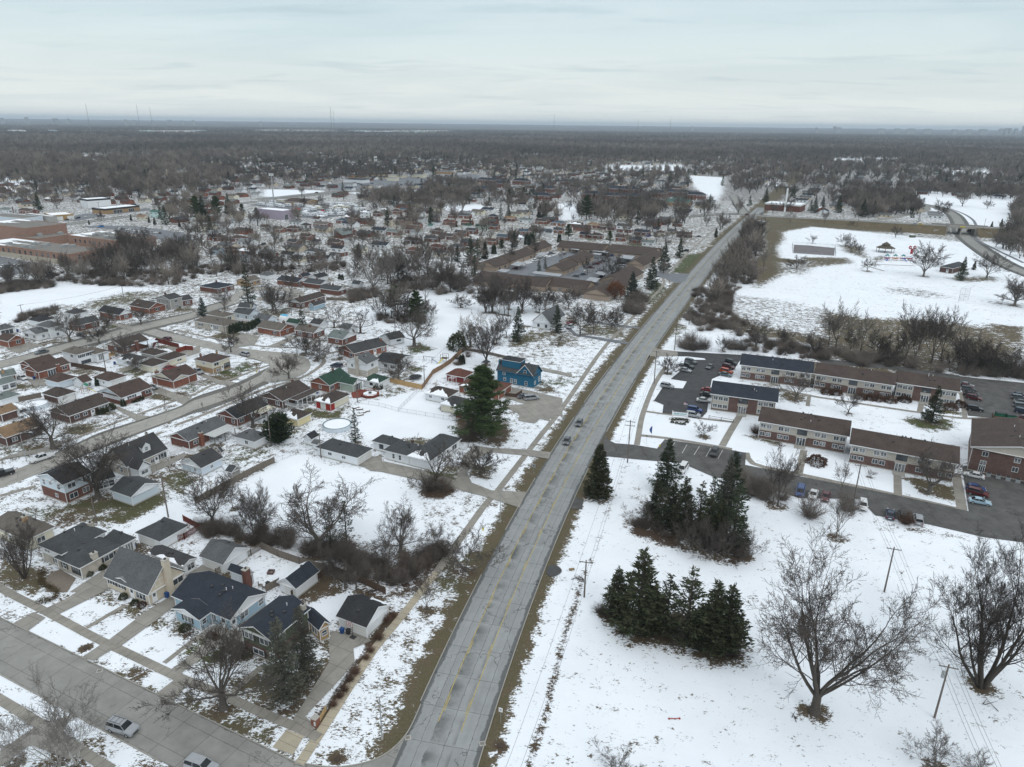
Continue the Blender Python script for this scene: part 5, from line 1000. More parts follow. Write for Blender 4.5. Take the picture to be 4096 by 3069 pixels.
H('white garage with a snow edged brown roof',SR,(437,822),(597,857),(800,795),2.6,Sx,1.7,Si,SE,wins=[],snow=(2,),cover=.7,mk='the snow edged garage',**GA)
h=H('red brick ranch with a brown roof and a sliding patio door',SR,(258,705),(390,752),(733,655),2.8,SY,1.7,Si,Sb,mk='the patio door ranch',vents=2,chim=((.6,-.02,.9,Sb,.45),),wins=[(Sz,.42,.2,2.6,2.1,'G'),(Sz,.82,1.6,1.6,.9,Su),(SA,.3,1.5,.9,1.,Su)])
H('',SR,(190,655),(322,690),(560,610),2.75,SY,1.5,Si,Sc,parent=h,vents=1,wins=[])
h=H('white split level house with twin chimneys and a brick deck',SR,(612,535),(792,570),(990,525),4.5,Sx,1.6,Sj,Sa,mk='the twin chimney split level',vents=2,chim=((.95,.4,.8,Sw,.4),),wins=[(Sz,.3,3.5,1.5,1.,S2),(Sz,.75,3.5,1.5,1.,S2),(Sz,.5,1.1,3.4,1.2,S7),(SA,.4,3.5,1.2,1.,Su)])
H('',SR,(900,505),(990,563),(1122,520),3.6,Sx,1.3,Sj,Sa,parent=h,vents=0,wins=[(Sz,.4,.9,2.,2.2,'G')],chim=((.1,.6,1.1,Sw,.35),))
H('white garage with a snow patched black roof and long side wall',SR,(1180,605),(1375,645),(1520,590),2.6,Sx,1.5,SJ,Sa,wins=[],snow=(3,2),cover=.25,mk='the snow patched black garage',**GA)
H('cream garage with a brown hip roof and red brick pier',SR,(1445,655),(1577,692),(1745,635),2.6,Sx,1.6,Sq,Sp,wins=[(Sz,.6,.1,3.,2.1,Pq)],mk='the brick pier garage',**GA)
H('cream garage with a brown hip roof and a louvred side window',SR,(1628,600),(1742,628),(1940,565),2.6,Sx,1.6,Sq,Sp,wins=[(Sz,.6,1.4,1.8,.6,Su)],mk='the louvred window garage',**GA)
H('low garage with a dark brown roof between fenced back yards',SR,(1435,545),(1600,577),(1732,530),2.5,Sx,1.4,Sq,Sg,wins=[],**GA)
h=H('brick house with a greige gable and a pale carport',SR,(1065,460),(1270,492),(1530,410),3.0,SY,2.0,Sq,Sc,gable=Sj,mk='the greige gabled house',vents=2,chim=((.5,-.02,1.0,Sc,.5),),wins=[(Sz,.22,1.6,1.3,.9,Su),(SA,.5,1.5,1.,1.,Su)])
porch(h,h[SA]*.62,-3.4,h[SA]*1.1,.3,2.6,W[SE],DTRIM)
h=H('two tone brick house of cream and tan with a brown hip roof',Pb,(178,617),(383,655),(657,603),4.3,Sx,1.6,Si,SN,upper=(Sp,2.1),mk='the cream and tan corner house',vents=1,chim=((.3,.9,.9,Sb,.3),(.95,.7,1.,SN,.3)),wins=[(SA,.5,3.4,.9,.8,Su),(Sz,.25,3.3,1.9,1.,Su),(Sz,.3,1.1,1.6,.9,Su),(Sz,.53,.2,.9,2.0,Yd),(Sz,.8,1.7,2.6,1.6,S7)])
H('brick house with a brown roof and a plain end window',SR,(-30,400),(78,432),(247,382),2.8,PG,1.7,Si,Sb,mk='the plain end brick house',vents=1,wins=[(Sz,.6,1.6,1.6,1.2,Su)])
H('pale garage with a grey hip roof and dark open door',SR,(-80,300),(-5,318),(195,284),2.6,Sx,1.6,Sg,Sa,wins=[(Sz,.45,.1,4.6,2.1,'G')],mk='the open door garage',**GA)
h=H('white split level with a pale grey roof behind a bare street tree',SR,(235,320),(375,358),(522,322),2.9,SY,1.6,Sg,Sa,mk='the pale grey split level',vents=1)
H('',SR,(335,268),(505,292),(668,252),4.6,Sx,1.5,Sg,Sa,parent=h,vents=1)
H('white garage with a black hip roof at the edge of the snow field',SR,(268,208),(405,230),(580,188),2.6,Sx,1.7,Sh,Sa,wins=[],mk='the black hipped garage',**GA)
H('brick ranch with a sea grey roof behind two street trees',SR,(690,248),(800,268),(1060,215),2.8,SY,1.8,Sk,Sc,mk='the sea grey ranch',vents=2)
H('white garage with red corners and a dark hip roof',SR,(655,128),(770,150),(935,115),2.6,Sx,1.5,SJ,Sa,wins=[],mk='the red cornered garage',**GA)
h=H('dark roofed brick house with a white front gable and black shutters',SR,(960,128),(1235,158),(1382,124),2.8,PG,2.0,Sh,Sb,gable=Sa,mk='the black shuttered house',vents=1,wins=[(Sz,.5,1.5,1.8,1.1,S2),(SA,.3,1.5,2.,1.1,Su)])
H('brick house with a dark brown roof and a white framed gable window',SR,(1290,65),(1540,92),(1705,45),2.8,PG,2.0,Sq,Sb,mk='the white framed gable house',vents=1,chim=((.1,.6,.9,Sc,.35),),wins=[(Sz,.5,1.6,1.6,1.1,S2)])
h=H('greige split level house with a brick lower wing by the snow field',Pp,(1620,1135),(1757,1165),(1880,1132),4.8,SY,1.5,SJ,Sg,mk='the greige split level',vents=1,chim=((.4,.6,.9,Sc,.35),))
H('',Pp,(1840,1130),(1882,1175),(1985,1148),2.9,SY,1.4,SJ,Sc,parent=h,vents=0)
h=H('light grey brick house with a mint tinted roof and white sunroom',SR,(-95,775),(18,800),(190,785),2.7,SY,1.5,S6,Sc,mk='the mint roofed house',vents=1,chim=((.2,.3,1.,SN,.4),));H('',SR,(-90,850),(5,885),(175,835),2.6,SY,1.2,S6,Sa,parent=h,vents=0,wins=[(Sz,.3,1.4,1.5,1.2,S7),(Sz,.75,1.4,1.5,1.2,S7)])
H('white garage with a pale grey roof beside the grey plank fence',SR,(-100,1010),(5,1040),(258,985),2.5,Sx,1.5,S6,Sa,wins=[],snow=(2,),cover=.5,mk='the pale grey garage',**GA)
# houses behind the cul de sac
H('long pale brick house with a blossoming tree before its roof',Pb,(215,205),(520,274),(742,232),2.8,Sx,1.8,Sj,Sw,mk='the long pale brick house',vents=2,chim=((.4,.98,1.,Sw,.3),),wins=[(SA,.8,1.5,1.6,1.,S2),(SA,.45,.2,1.,2.1,Yd),(SA,.32,1.4,3.,1.5,Su)])
H('cream house with a brown grey roof behind the blue spruce',Pb,(300,152),(505,180),(607,142),2.8,Sx,1.6,Sj,Sp,vents=2,chim=((.4,.3,.9,Sw,.35),))
h=H('pale blue split level with white trimmed gables',Pb,(600,130),(768,158),(892,124),2.9,PG,1.8,Sk,SE,mk='the pale blue split level',vents=1);H('',Pb,(622,85),(798,84),(895,60),4.8,PG,1.6,Sk,SE,parent=h,vents=0,chim=((.1,.1,1.,Sw,.35),))
H('pale blue garage with a grey gable roof',Pb,(805,195),(960,215),(1052,180),2.5,PG,1.6,Sg,SE,wins=[],mk='the pale blue garage',**GA)
H('orange brick ranch with white shutters behind trimmed hedges',Pb,(828,282),(1085,322),(1225,262),2.8,PG,1.9,Sj,Sb,mk='the white shuttered brick ranch',vents=1,chim=((.7,.3,.9,SL,.45),),wins=[(SA,.25,1.5,1.5,1.,S2),(Sz,.5,1.6,1.,.9,Su)])
H('brick house with white siding gable behind a tall fir',Pb,(1195,322),(1435,345),(1570,302),2.8,PG,1.8,Sj,Sc,gable=Sa,mk='the house behind the tall fir',vents=1,chim=((.4,.4,.9,Sc,.4),))
H('brick house with a sea green grey roof and white gable',Pb,(1562,382),(1735,410),(1925,355),2.8,PG,1.9,S6,Sc,gable=Sa,mk='the sea green roofed house',vents=2,chim=((.98,.2,.7,SL,.3),),wins=[(SA,.4,1.5,1.3,1.,Su),(Sz,.3,1.5,1.,1.,Su)])
H('white garage with a grey roof beside the gnarled tree',Pb,(1690,292),(1800,310),(1912,275),2.5,PG,1.6,Sg,Sa,wins=[(Sz,.5,1.4,.8,.8,S7)],**GA)
H('white garage with a black roof and two brick chimneys near',Pb,(1385,242),(1500,258),(1578,222),2.5,PG,1.5,SJ,Sa,wins=[],**GA);H('white garage with a dark green roof behind the tall fir',Pb,(1160,225),(1270,250),(1340,225),2.5,PG,1.3,Pc,Sa,wins=[],**GA)
h=H('long dark roofed house with an open carport at its end',Pz,(1215,1160),(1300,1198),(1562,1120),3.0,SY,1.6,Sq,Sc,gable=Sa,mk='the long carport house',vents=1,chim=((.3,.6,.8,Sc,.3),));H('blue garage with a dark roof under the leaning tree',Pz,(1395,1215),(1440,1230),(1570,1192),2.4,SY,1.3,SJ,Q5,wins=[],**GA)
for a in(('brick house with a navy hip roof and brick chimney',(270,1015),(432,1050),(605,1002),Sx,ST,Sc,None),('brown brick house left of the tall court fir',(640,955),(762,978),(905,948),SY,Sj,SN,None),('white garage with a snowy roof beyond the court',(865,905),(958,918),(1020,892),Sx,Sg,Sa,None),('orange brick house with a white columned porch',(1065,950),(1262,985),(1312,940),PG,ST,Sb,Sa),('orange brick wing house with a navy roof',(1285,918),(1322,930),(1382,905),SY,ST,Sb,None),('grey roofed house with white gables beyond the court',(1345,978),(1505,1008),(1640,978),PG,Sk,Sc,Sa),('white fronted brick house with pale grey roof',(1490,1045),(1690,1072),(1795,1045),PG,Sk,Sc,Sa),('dark roofed garage beyond the court houses',(1385,925),(1480,942),(1600,912),SY,Sh,Sa,None),('white garden garage with a grey roof on the snow',(1815,1000),(1905,1008),(1968,992),PG,Sk,Sa,None)):
 sm=Pt in a[0]
 H(a[0],Pz,a[1],a[2],a[3],2.5 if sm else 2.8,a[4],1.6,a[5],a[6],gable=a[7],lite=True,vents=1,name=Pt if sm else Pj,cat=Pt if sm else Pj,wins=[]if sm else Q0,chim=()if sm else((.5,.5,.8,Sc,.35),),mk='the '+' '.join(a[0].split()[:5])if not sm else None)
 # apartment blocks right of the road
SNAP=False
VD=qf
def apt(label,c0,p0,c1,p1,depth,z,roof,wall,upper,n,mk,rise=2.3,panels=False):
 h=z9(label,(c0,*p0),(c1,*p1),depth,z,PG,rise,roof,wall,upper=upper,name=Yz,cat=YA,wins=[],vents=9,mk=mk,o=.7,gable=Sj)
 W_=h[Ya];D=W_/n
 for i in range(n):
  f0=i*D
  if i==n//2:
   q5(h,h[SA],W_,.66,SA,f0+D*.5,.25,2.2,2.2,'G');q5(h,h[SA],W_,.66,SA,f0+D*.5,z-1.4,2.4,1.4,S7)
   b=MB();b.box(.60,f0+D*.5-1.5,2.5,.69,f0+D*.5+1.5,z-2.2,W[Sj]);b.build('entrance_panel',h)
   b=MB();b.box(-1.6,f0+D*.5-1.4,.0,.6,f0+D*.5+1.4,.22,xj);b.build('step',h)
  else:
   if panels:
    b=MB();b.box(.60,f0+D*.5-2.4,.7,.69,f0+D*.5+2.4,z-.2,W[Sj]);b.build('wall_panel',h)
   for zc in(1.7,z-1.35):
    for s_ in((-1.5,0,1.5)if panels else(-.8,.8)):q5(h,h[SA],W_,.58 if panels else(.70 if zc<2.5 else.66),SA,f0+D*.5+s_,zc,1.25,1.15,Su)
 return h
apt('navy roofed front section of the long apartment block by the car park',Ps,(1185,800),QU,(-108,893),12.,5.4,ST,Px,(Sj,2.75),5,'the navy roofed long block')
apt('brown roofed middle section of the long apartment block',QU,(-105,893),QU,(740,1018),12.,5.4,Qy,Px,(Sj,2.75),5,'the brown roofed long block')
apt('brown roofed end section of the long apartment block behind a spruce',QU,(740,985),QU,(1412,1082),12.,5.5,Qy,Px,None,3,'the end section of the long block',panels=True)
apt('short apartment block with a navy roof and brick ends',Ps,(880,1100),Ps,(1585,1192),12.,5.5,ST,Px,None,3,'the short navy roofed block',panels=True)
apt('brown roofed apartment block with a shared lawn behind it',Ps,(1375,1385),Qa,(468,224),12.,5.4,Qy,Px,(Sj,2.75),5,'the brown roofed front block')
apt('brown roofed apartment block behind the spreading bare tree',Qa,(462,292),Qa,(1480,480),12.,5.4,Qy,Px,(Sj,2.75),5,'the block behind the spreading tree')
h=z9('three storey brick apartment block with a pale gable',(Qa,1578,315),(Qa,2500,500),22.,6.6,SY,2.6,Qy,Px,gable=Sj,name=Yz,cat=YA,vents=9,mk='the three storey brick block',o=.6,wins=[(SA,.83,5.2,1.2,1.2,Su),(SA,.83,2.7,1.2,1.2,Su),(SA,.83,.15,1.3,2.,'G'),(SA,.5,5.2,1.2,1.2,Su),(SA,.5,2.7,1.2,1.2,Su),(SA,.2,5.2,1.2,1.2,Su)])
for i in range(5):
 b=MB();b.box(-.6,-.5,.0,.5,.5,.95,qf);b.box(-.5,-.4,.95,.4,.4,1.0,qw);o_=b.build('condenser',h,loc=(.1-.8,h[Ya]*(.35+.1*i),0))
 # brown roofed townhouses
SNAP=True
TG='brown roofed townhouses around the car court'
def TH(label,p0,p1,p2,ridge,z=3.1,rise=3.1,**k):
 h=H(label,S2,p0,p1,p2,z,ridge,rise,Qy,PY,name=PY,cat=PY,group=TG,lite=True,vents=1,trim=W['brownpanel'],**k);return h
TH('lowest stepped townhouse of the left row beside dark evergreens',(30,672),(188,705),(277,660),SY,wins=[(Sz,.3,1.4,1.5,1.3,S7),(Sz,.7,1.4,1.5,1.3,S7)],mk='the lowest left townhouse')
TH('middle stepped townhouse of the left row',(205,615),(322,655),(508,575),SY,wins=[(Sz,.2,1.4,1.5,1.3,S7),(Sz,.5,1.4,1.5,1.3,S7),(Sz,.8,1.4,1.5,1.3,S7)],mk='the middle left townhouse');TH('farthest stepped townhouse of the left row',(440,535),(540,562),(682,512),SY,wins=[(Sz,.3,1.4,1.5,1.3,S7),(Sz,.7,1.4,1.5,1.3,S7)])
TH('nearer half of the central townhouse row',(607,722),(792,738),(912,682),SY,wins=[(Sz,.3,1.4,1.5,1.3,S7),(Sz,.7,1.4,1.5,1.3,S7)],mk='the central townhouse row');TH('farther half of the central townhouse row',(790,630),(915,668),(1042,605),SY,wins=[(Sz,.3,1.4,1.5,1.3,S7),(Sz,.7,1.4,1.5,1.3,S7)])
TH('long townhouse closing the court at its left back',(752,512),(1125,560),(1160,520),PG,wins=[(SA,f_,1.4,1.6,1.3,S7)for f_ in(.1,.25,.4,.55,.7,.85)],mk='the back left townhouse');TH('long townhouse closing the court at its right back',(1190,550),(1570,602),(1615,548),PG,wins=[(SA,f_,1.4,1.6,1.3,S7)for f_ in(.1,.25,.4,.55,.7,.85)])
TH('townhouse between the court and the tall roadside spruces',(1370,655),(1500,690),(1632,592),SY,mk='the townhouse by the roadside spruces');TH('townhouse with snow along its ridge beside the entrance',(1175,775),(1330,845),(1475,745),SY,snow=(3,),cover=.2);TH('near right townhouse behind the russet oak',(985,915),(1190,962),(1335,838),SY,snow=(3,),cover=.2,mk='the near right townhouse')
TH('long near townhouse facing the snowy meadow',(620,850),(985,905),(1050,855),PG,wins=[(SA,f_,1.4,1.6,1.3,S7)for f_ in(.15,.38,.6,.85)],mk='the long near townhouse');TH('near townhouse left of the long one facing the meadow',(415,818),(620,880),(690,830),PG,wins=[(SA,.5,1.4,1.6,1.3,S7)]);TH('near left corner townhouse behind bare trees',(0,808),(325,858),(398,785),PG,wins=[(SA,f_,1.4,1.6,1.3,S7)for f_ in(.2,.5,.8)])
def carport(lab,pts,snow=False):
 q=[G((S2,x,y),2.6)for x,y in pts];c_=sum(q)/len(q);t=empty('carport',c_[0],c_[1],0,lab,'carport','flat carports in the townhouse court')
 b=MB();P_=[(x-c_[0],y-c_[1])for x,y in q];b.prism(P_ if sum(P_[i][0]*P_[(i+1)%4][1]-P_[(i+1)%4][0]*P_[i][1]for i in range(4))>0 else P_[::-1],2.5,2.75,qw,qa('carport_roof',(.33,.34,.36),.5,.15,.5));b.build(Yg,t)
 for x,y in P_:b=MB();b.box(x*.88-.1,y*.88-.1,0,x*.88+.1,y*.88+.1,2.5,qf);b.build(PZ,t)
for i,(lab,pts)in enumerate((('carport sheltering a dark red car near the left row',[(310,688),(375,655),(455,668),(390,700)]),('carport before the middle left townhouse',[(532,592),(590,574),(655,582),(600,610)]),('wide carport before the central row',[(500,762),(530,742),(775,768),(750,792)]),('carport half hidden by bare trees at the near left',[(190,742),(235,722),(318,732),(270,755)]),('small carport below the back left townhouse',[(845,548),(870,534),(942,540),(915,558)]),('carport right of the central row end',[(1038,565),(1065,548),(1205,562),(1180,582)]),('second carport beside a white storage box',[(1038,592),(1060,580),(1128,588),(1105,602)]),('carport below the back right townhouse',[(1278,625),(1310,598),(1418,608),(1385,638)]),('carport near the russet oak',[(975,830),(1015,795),(1110,806),(1072,842)]),('carport beside the evergreen planted island',[(1065,768),(1090,744),(1168,750),(1140,782)]))):carport(lab,pts)
# middle distance houses, each sighted by its ends and base line
MH='rows of brick ranch houses'
def mids(c,rows,area):
 for i,r_ in enumerate(rows):
  x0,x1,yb,roof,wall=r_[:5];k=dict(r_[5])if len(r_)>5 else{}
  gar=k.pop('gar',False);two=k.pop('two',False);col=dict(grey=Sg,slate='slate grey',navy=ST,black=Sh,dark='charcoal',light='light grey',brown=Si,dkbrown='dark brown',red=SZ,tan=PH,umber=Si,green=Pc,greige='grey brown',sage=Yx,blue=Ss,teal=QG)[roof]
  wc=dict(brick=Q6,orange=QH,dkbrick='dark brick',white=Sa,cream=Sp,paleblue='pale blue',sky=Ss,yellow=PW,grey=Sg,greige=Sj,tan=PH,mint='mint green',tanbrick='tan brick',palebrick='pale brick',sage=S6)[wall]
  lab=('%s walled garage with a %s roof' if gar else('two storey %s house with a %s roof' if two else '%s house with a %s roof'))%(wc,col)
  mid_house(c,x0,x1,yb,roof,wall,lab,None,L=7.if gar else 13.5,Wd=6.5 if gar else 8.5,z=5.2 if two else(2.5 if gar else 2.8),upper=(Sa if wall!=Sp else Sj,2.6)if two and wall in(Sc,Sb)else None,ridge=k.get('ridge',xd.choice('xxh').replace(P5,Sx)),wins=[]if gar else Q0,chim=not gar,cat=Pt if gar else Pj,name=Pt if gar else Pj,snow=(2,)if xd.random()<.5 else((0,)if xd.random()<.12 else()),gable=k.get('gable'))
g_={'gar':True};t_={'two':True}
mids(Pz,[(285,520,562,Si,Sb),(525,750,575,Si,Sb),(740,862,550,Sj,Sg),(1325,1540,755,Sk,Sb,t_),(1592,1780,722,Sh,Sc,t_),(1065,1262,748,Sh,Sa),(895,1070,782,Sh,Sa,g_),(1180,1355,785,SJ,Sp,g_),(1495,1630,782,Sh,Sa,g_),(1582,1690,752,Sk,Sa,g_),(820,1050,728,S6,Sc),(610,815,708,Sj,Sb),(350,480,704,Sk,Q5),(515,625,692,Si,Sb),(-10,180,660,S6,Sb),(600,800,772,PC,Sa,g_),(1840,1992,680,S6,Sp),(1550,1745,615,Sq,Sc),(1735,1840,582,PC,Sa,g_),(1385,1512,602,Sk,Sg,g_),(1140,1290,612,SJ,Sb),(1262,1440,552,Si,Sb),(1110,1292,468,Si,Sc),(988,1146,474,Sj,Sb),(862,985,452,Si,Sg),(1280,1412,432,SJ,Sa),(1402,1622,422,Sj,Sb),(1410,1522,365,Si,Sa),(1645,1822,382,Ss,Sb),(1740,1916,344,Si,Sb),(1906,2040,320,Sk,Sa,t_),(1610,1880,502,S6,Sb)],Pz)
mids(Py,[(812,962,305,Sk,SE),(1008,1112,322,Si,Sb),(1110,1268,328,Sk,Sb),(1420,1538,334,ST,Sc),(1588,1732,358,PH,Sc),(1745,1918,378,S6,Sa),(1912,2068,388,Sq,Sb),(1400,1562,442,SJ,Sb),(1138,1288,402,Pa,Sb),(952,1112,398,Pa,Sb),(812,936,352,ST,Sc),(838,952,398,SJ,Sa,g_),(672,792,362,Sg,Sa,g_),(560,682,358,Si,Sc),(462,578,374,Sq,Sb),(345,466,408,Si,PH,t_),(528,682,422,PH,Sb),(628,752,428,Si,Sb),(798,882,432,QG,Sa,g_),(1152,1282,432,Pc,Sa,g_),(1286,1432,448,Pc,S6),(548,732,484,Si,Sc),(608,748,504,PC,Sa,g_),(352,542,504,S6,Sb),(540,752,596,Sq,SL),(752,932,574,Sk,Sc),(908,1106,548,Sq,Sc),(1066,1238,514,SJ,Sb),(1192,1332,488,SJ,Sc),(856,952,490,Sq,Sc),(1000,1212,668,Sk,Sc),(1384,1542,602,Si,Sb),(1512,1662,556,Ss,Sb),(1642,1792,528,Sj,Sb),(1736,1878,498,Ss,Sb),(795,1000,668,Pa,Sc),(556,766,704,Pa,Sc),(860,1002,726,Sg,Sp),(1428,1532,682,PC,Sa,g_),(410,542,280,Si,Sb),(508,612,264,Ss,Sc),(304,418,262,Sg,Sa),(308,432,292,S6,Sg),(228,332,304,Sq,Sc),(-10,98,352,Si,Sc),(1738,1842,208,Sh,Sa),(1275,1400,140,Sg,Sa),(1240,1300,152,Si,Sb),(1560,1640,170,Sg,Sa,g_)],Py)
mids(S2,[(668,812,346,Ss,Sb),(830,972,356,Si,Sc),(978,1126,366,PH,Sb),(1108,1262,382,Sj,Sc),(1256,1416,406,SJ,Sc,t_),(1410,1572,432,ST,Sc),(1468,1582,372,Sg,Sa,g_),(1574,1652,402,ST,Sa,g_),(1598,1702,432,Si,Sp,g_),(1788,1942,452,Si,SL),(1754,1842,352,Si,Sc),(1394,1492,308,Si,Sa,g_),(938,1022,452,ST,Sb),(1014,1152,462,Sq,Sc),(1226,1322,460,Sg,Sa,g_),(1258,1342,482,Si,Sb),(1364,1492,502,Ss,Sb),(1480,1612,528,S6,Sa),(704,782,412,SJ,Sb),(620,702,432,Sk,Sa,g_),(380,500,482,Ss,Sa),(480,570,392,Si,Sc),(560,720,420,Ss,Sa,g_),(1700,1800,420,Sg,Sp,g_)],S2)
mids(Pp,[(105,380,280,Si,Sb),(-60,140,270,S6,Sa),(1515,1680,322,QG,Yk,t_),(1675,1780,288,Sk,Sa),(1378,1530,346,PH,Sp),(1660,1810,212,Sj,Sp),(1785,1965,202,Sj,Sp),(1540,1700,222,Sj,Sg),(410,600,150,Sj,Sc),(1800,1940,340,S6,Sa)],Pp)
# flat roofed buildings: school, shops, warehouse
SNAP=False
def zm(label,c,p0,p1,p2,z,wall,roof,name,cat,mk=None,band=None,wins=None,snow=False,zb=0.,group=None):
 f=lambda q:(c,*q)if isinstance(q,tuple)else q
 p1_,ang,L,Wd=ze(f(p0),f(p1),f(p2),z)
 t=empty(name,p1_[0],p1_[1],ang,label,cat,group);b=MB();b.box(0,0,zb,L,Wd,z-.6,W[wall]);b.build('wall',t);b=MB();b.box(.5,.5,z-.6,L-.5,Wd-.5,z-.25,xj,roof);b.build(Yg,t)
 b=MB();T_=W[band]if band else W[wall]
 for x0_,y0_,x1_,y1_ in((-.1,-.1,L+.1,.5),(-.1,Wd-.5,L+.1,Wd+.1),(-.1,.5,.5,Wd-.5),(L-.5,.5,L+.1,Wd-.5)):b.box(x0_,y0_,z-.6 if not band else z-1.6,x1_,y1_,z,T_)
 b.build('parapet',t)
 for wdef in wins or[]:q5(t,L,Wd,0.,*wdef)
 if snow:snow_on(t,[(0.6,Wd-.6,z-.2),(L-.6,Wd-.6,z-.2),(L-.6,Wd*.45,z-.2),(.6,Wd*.45,z-.2)],random.Random(1),.45)
 t[SA],t[Ya]=L,Wd
 if mk:xq(mk,p1_[0],p1_[1])
 return t
zy=qa('gravel_roof',(.19,.18,.165),.95,.15,.3)
def units(t,n,L,Wd,z,rg):
 for i in range(n):
  x,y=rg.uniform(.1,.9)*L,rg.uniform(.2,.8)*Wd;b=MB();b.box(-1.6,-1.,z-.3,1.6,1.,z+1.3,qf);b.box(-1.2,-.7,z+1.3,1.2,.7,z+1.5,xj);b.build('rooftop_unit',t,loc=(x,y,0))
rg_=random.Random(9)
t=zm('tall windowless hall of the pink brick school',Pp,(-300,375),(262,422),(730,378),11.5,P3,zy,'school_hall',PA,'the windowless school hall',snow=True)
t=zm('low front wing of the pink brick school with a row of dark windows',Pp,(-200,565),(705,690),(1045,632),7.,P3,zy,'school_wing',PA,'the front school wing',wins=[(SA,.03+i*.062,4.4,1.6,2.2,S7)for i in range(15)]+[(Sz,.3,4.4,1.6,2.2,S7),(Sz,.7,4.4,1.6,2.2,S7)],snow=True);units(t,8,t[SA],t[Ya],7.,rg_)
b=MB();b.box(-.12,-.12,0,0,t[Ya],3.,W['concrete']);b.build('plinth',t)
t=zm('low rear wing of the pink brick school with rooftop units',Pp,(735,486),(1260,560),(1585,506),6.5,P3,zy,'school_wing',PA,'the rear school wing',wins=[(SA,.05+i*.09,3.2,1.6,2.,S7)for i in range(10)],snow=True);units(t,9,t[SA],t[Ya],6.5,rg_)
t=zm('low link building between the school hall and wings',Pp,(120,505),(390,530),(760,478),5.8,P3,zy,'school_link',PA);units(t,3,t[SA],t[Ya],5.8,rg_)
zm('black and white flat roofed workshop beyond the school',Pp,(828,112),(900,125),(1136,108),8.5,Sa,zr,QD,QD,'the black and white workshop',band=Sh)
t=zm('long brick shop with a black fascia and a snowy flat roof',Pp,(1000,205),(1085,222),(1405,182),5.,SN,zr,PF,PF,'the black fascia shop',band=Sh,wins=[(Sz,.35,.3,9.,2.6,'G'),(Sz,.75,.3,6.,2.6,'G')])
zm('brick shop extension with a raised black sign wall',Pp,(1400,180),(1410,168),(1505,160),5.6,SN,zr,PF,PF,band=Sh,wins=[(Sz,.5,.3,5.,2.6,'G')])
zm('orange painted garage shop with roller doors',Pp,(450,265),(530,290),(760,275),5.,'ochre',zr,'garage_shop',PF,'the orange garage shop',wins=[(Sz,.35,.1,5.,3.4,Pq),(Sz,.85,.1,5.,3.4,Pq)])
zm('grey block workshop left of the orange shop',Pp,(335,262),(530,300),(545,290),5.,Sg,zr,QD,QD);zm('blue grey flat shop along the main road',Pp,(-200,290),(230,322),(460,300),4.6,SE,zy,PF,PF)
zm('lavender painted warehouse beside the trailer yard',Pz,(850,218),(1112,243),(1226,228),8.,'purple',zr,'warehouse','warehouse','the lavender warehouse',wins=[(Sz,.3,.1,4.,4.4,'G')])
zm('red and white striped office block by the crossroads',SF,(300,112),(560,130),(585,115),7.5,Sc,zr,'office_block','office building','the red and white office block',band=Sa)
z9('brown roofed shop beyond the trailer yard',(Pz,1195,135),(Pz,1350,158),(Pz,1420,130),4.,PG,2.5,Si,SN,lite=True,vents=0,mk='the brown roofed shop',name=PF,cat=PF);z9('brick park toilet block with a grey hip roof',(SF,1605,580),(SF,1690,600),(SF,1745,565),3.4,Sx,1.8,Sk,SL,name='toilet_block',cat='toilet block',vents=0,wins=[(SA,.4,.1,1.,2.1,Yd)],mk='the park toilet block')
z9('wide green roofed building behind the crossroads trees',(S2,1640,128),(S2,1880,138),(S2,1945,118),4.,Sx,4.,QG,SN,lite=True,vents=0,mk='the green roofed building',name='hall',cat='hall',wins=[])
for i,(c,x0,x1,yb,rf,wl,z_)in enumerate(((PK,755,1000,640,Sq,SN,5),(PK,905,1110,636,PH,PW,5),(PK,1110,1300,632,PC,Sp,4.),(PK,1340,1475,632,PC,Sp,5.),(PK,1535,1715,600,Sj,SN,4),(PK,700,1000,678,ST,Sa,4.5),(PK,1150,1200,660,PC,Sp,4.),(PK,220,480,860,Si,Sp,4.))):
 mid_house(c,x0,x1,yb,rf,wl,'distant shop building with %s walls'%{SN:Si,PW:PW,Sp:Sp,Sa:Sa}[wl],'distant shops',L=26,Wd=16,z=z_,ridge=Sx if wl!=Sp else 'flat',rise=1.5,wins=[],chim=False,cat=PF,name=PF)
for i,(c,x0,x1,yb)in enumerate(((Su,0,95,400),(Su,130,210,440),(Su,240,330,405),(Su,455,550,480),(Su,540,650,482),(Su,460,650,445),(Su,690,770,465),(Su,770,900,462),(Su,890,955,475),(Su,360,440,470),(Su,100,200,480),(PK,1860,2000,770),(PK,2080,2170,720),(PK,1900,2080,690),(PK,2000,2200,690))):
 mid_house(c,x0,x1,yb,ST,Sc,'two storey brick row house with a slate blue mansard roof','slate roofed brick row houses',L=38,Wd=14,z=6.2,ridge=Sx,rise=3.,wins=Q0,chim=False,cat='row house',name='row_house')
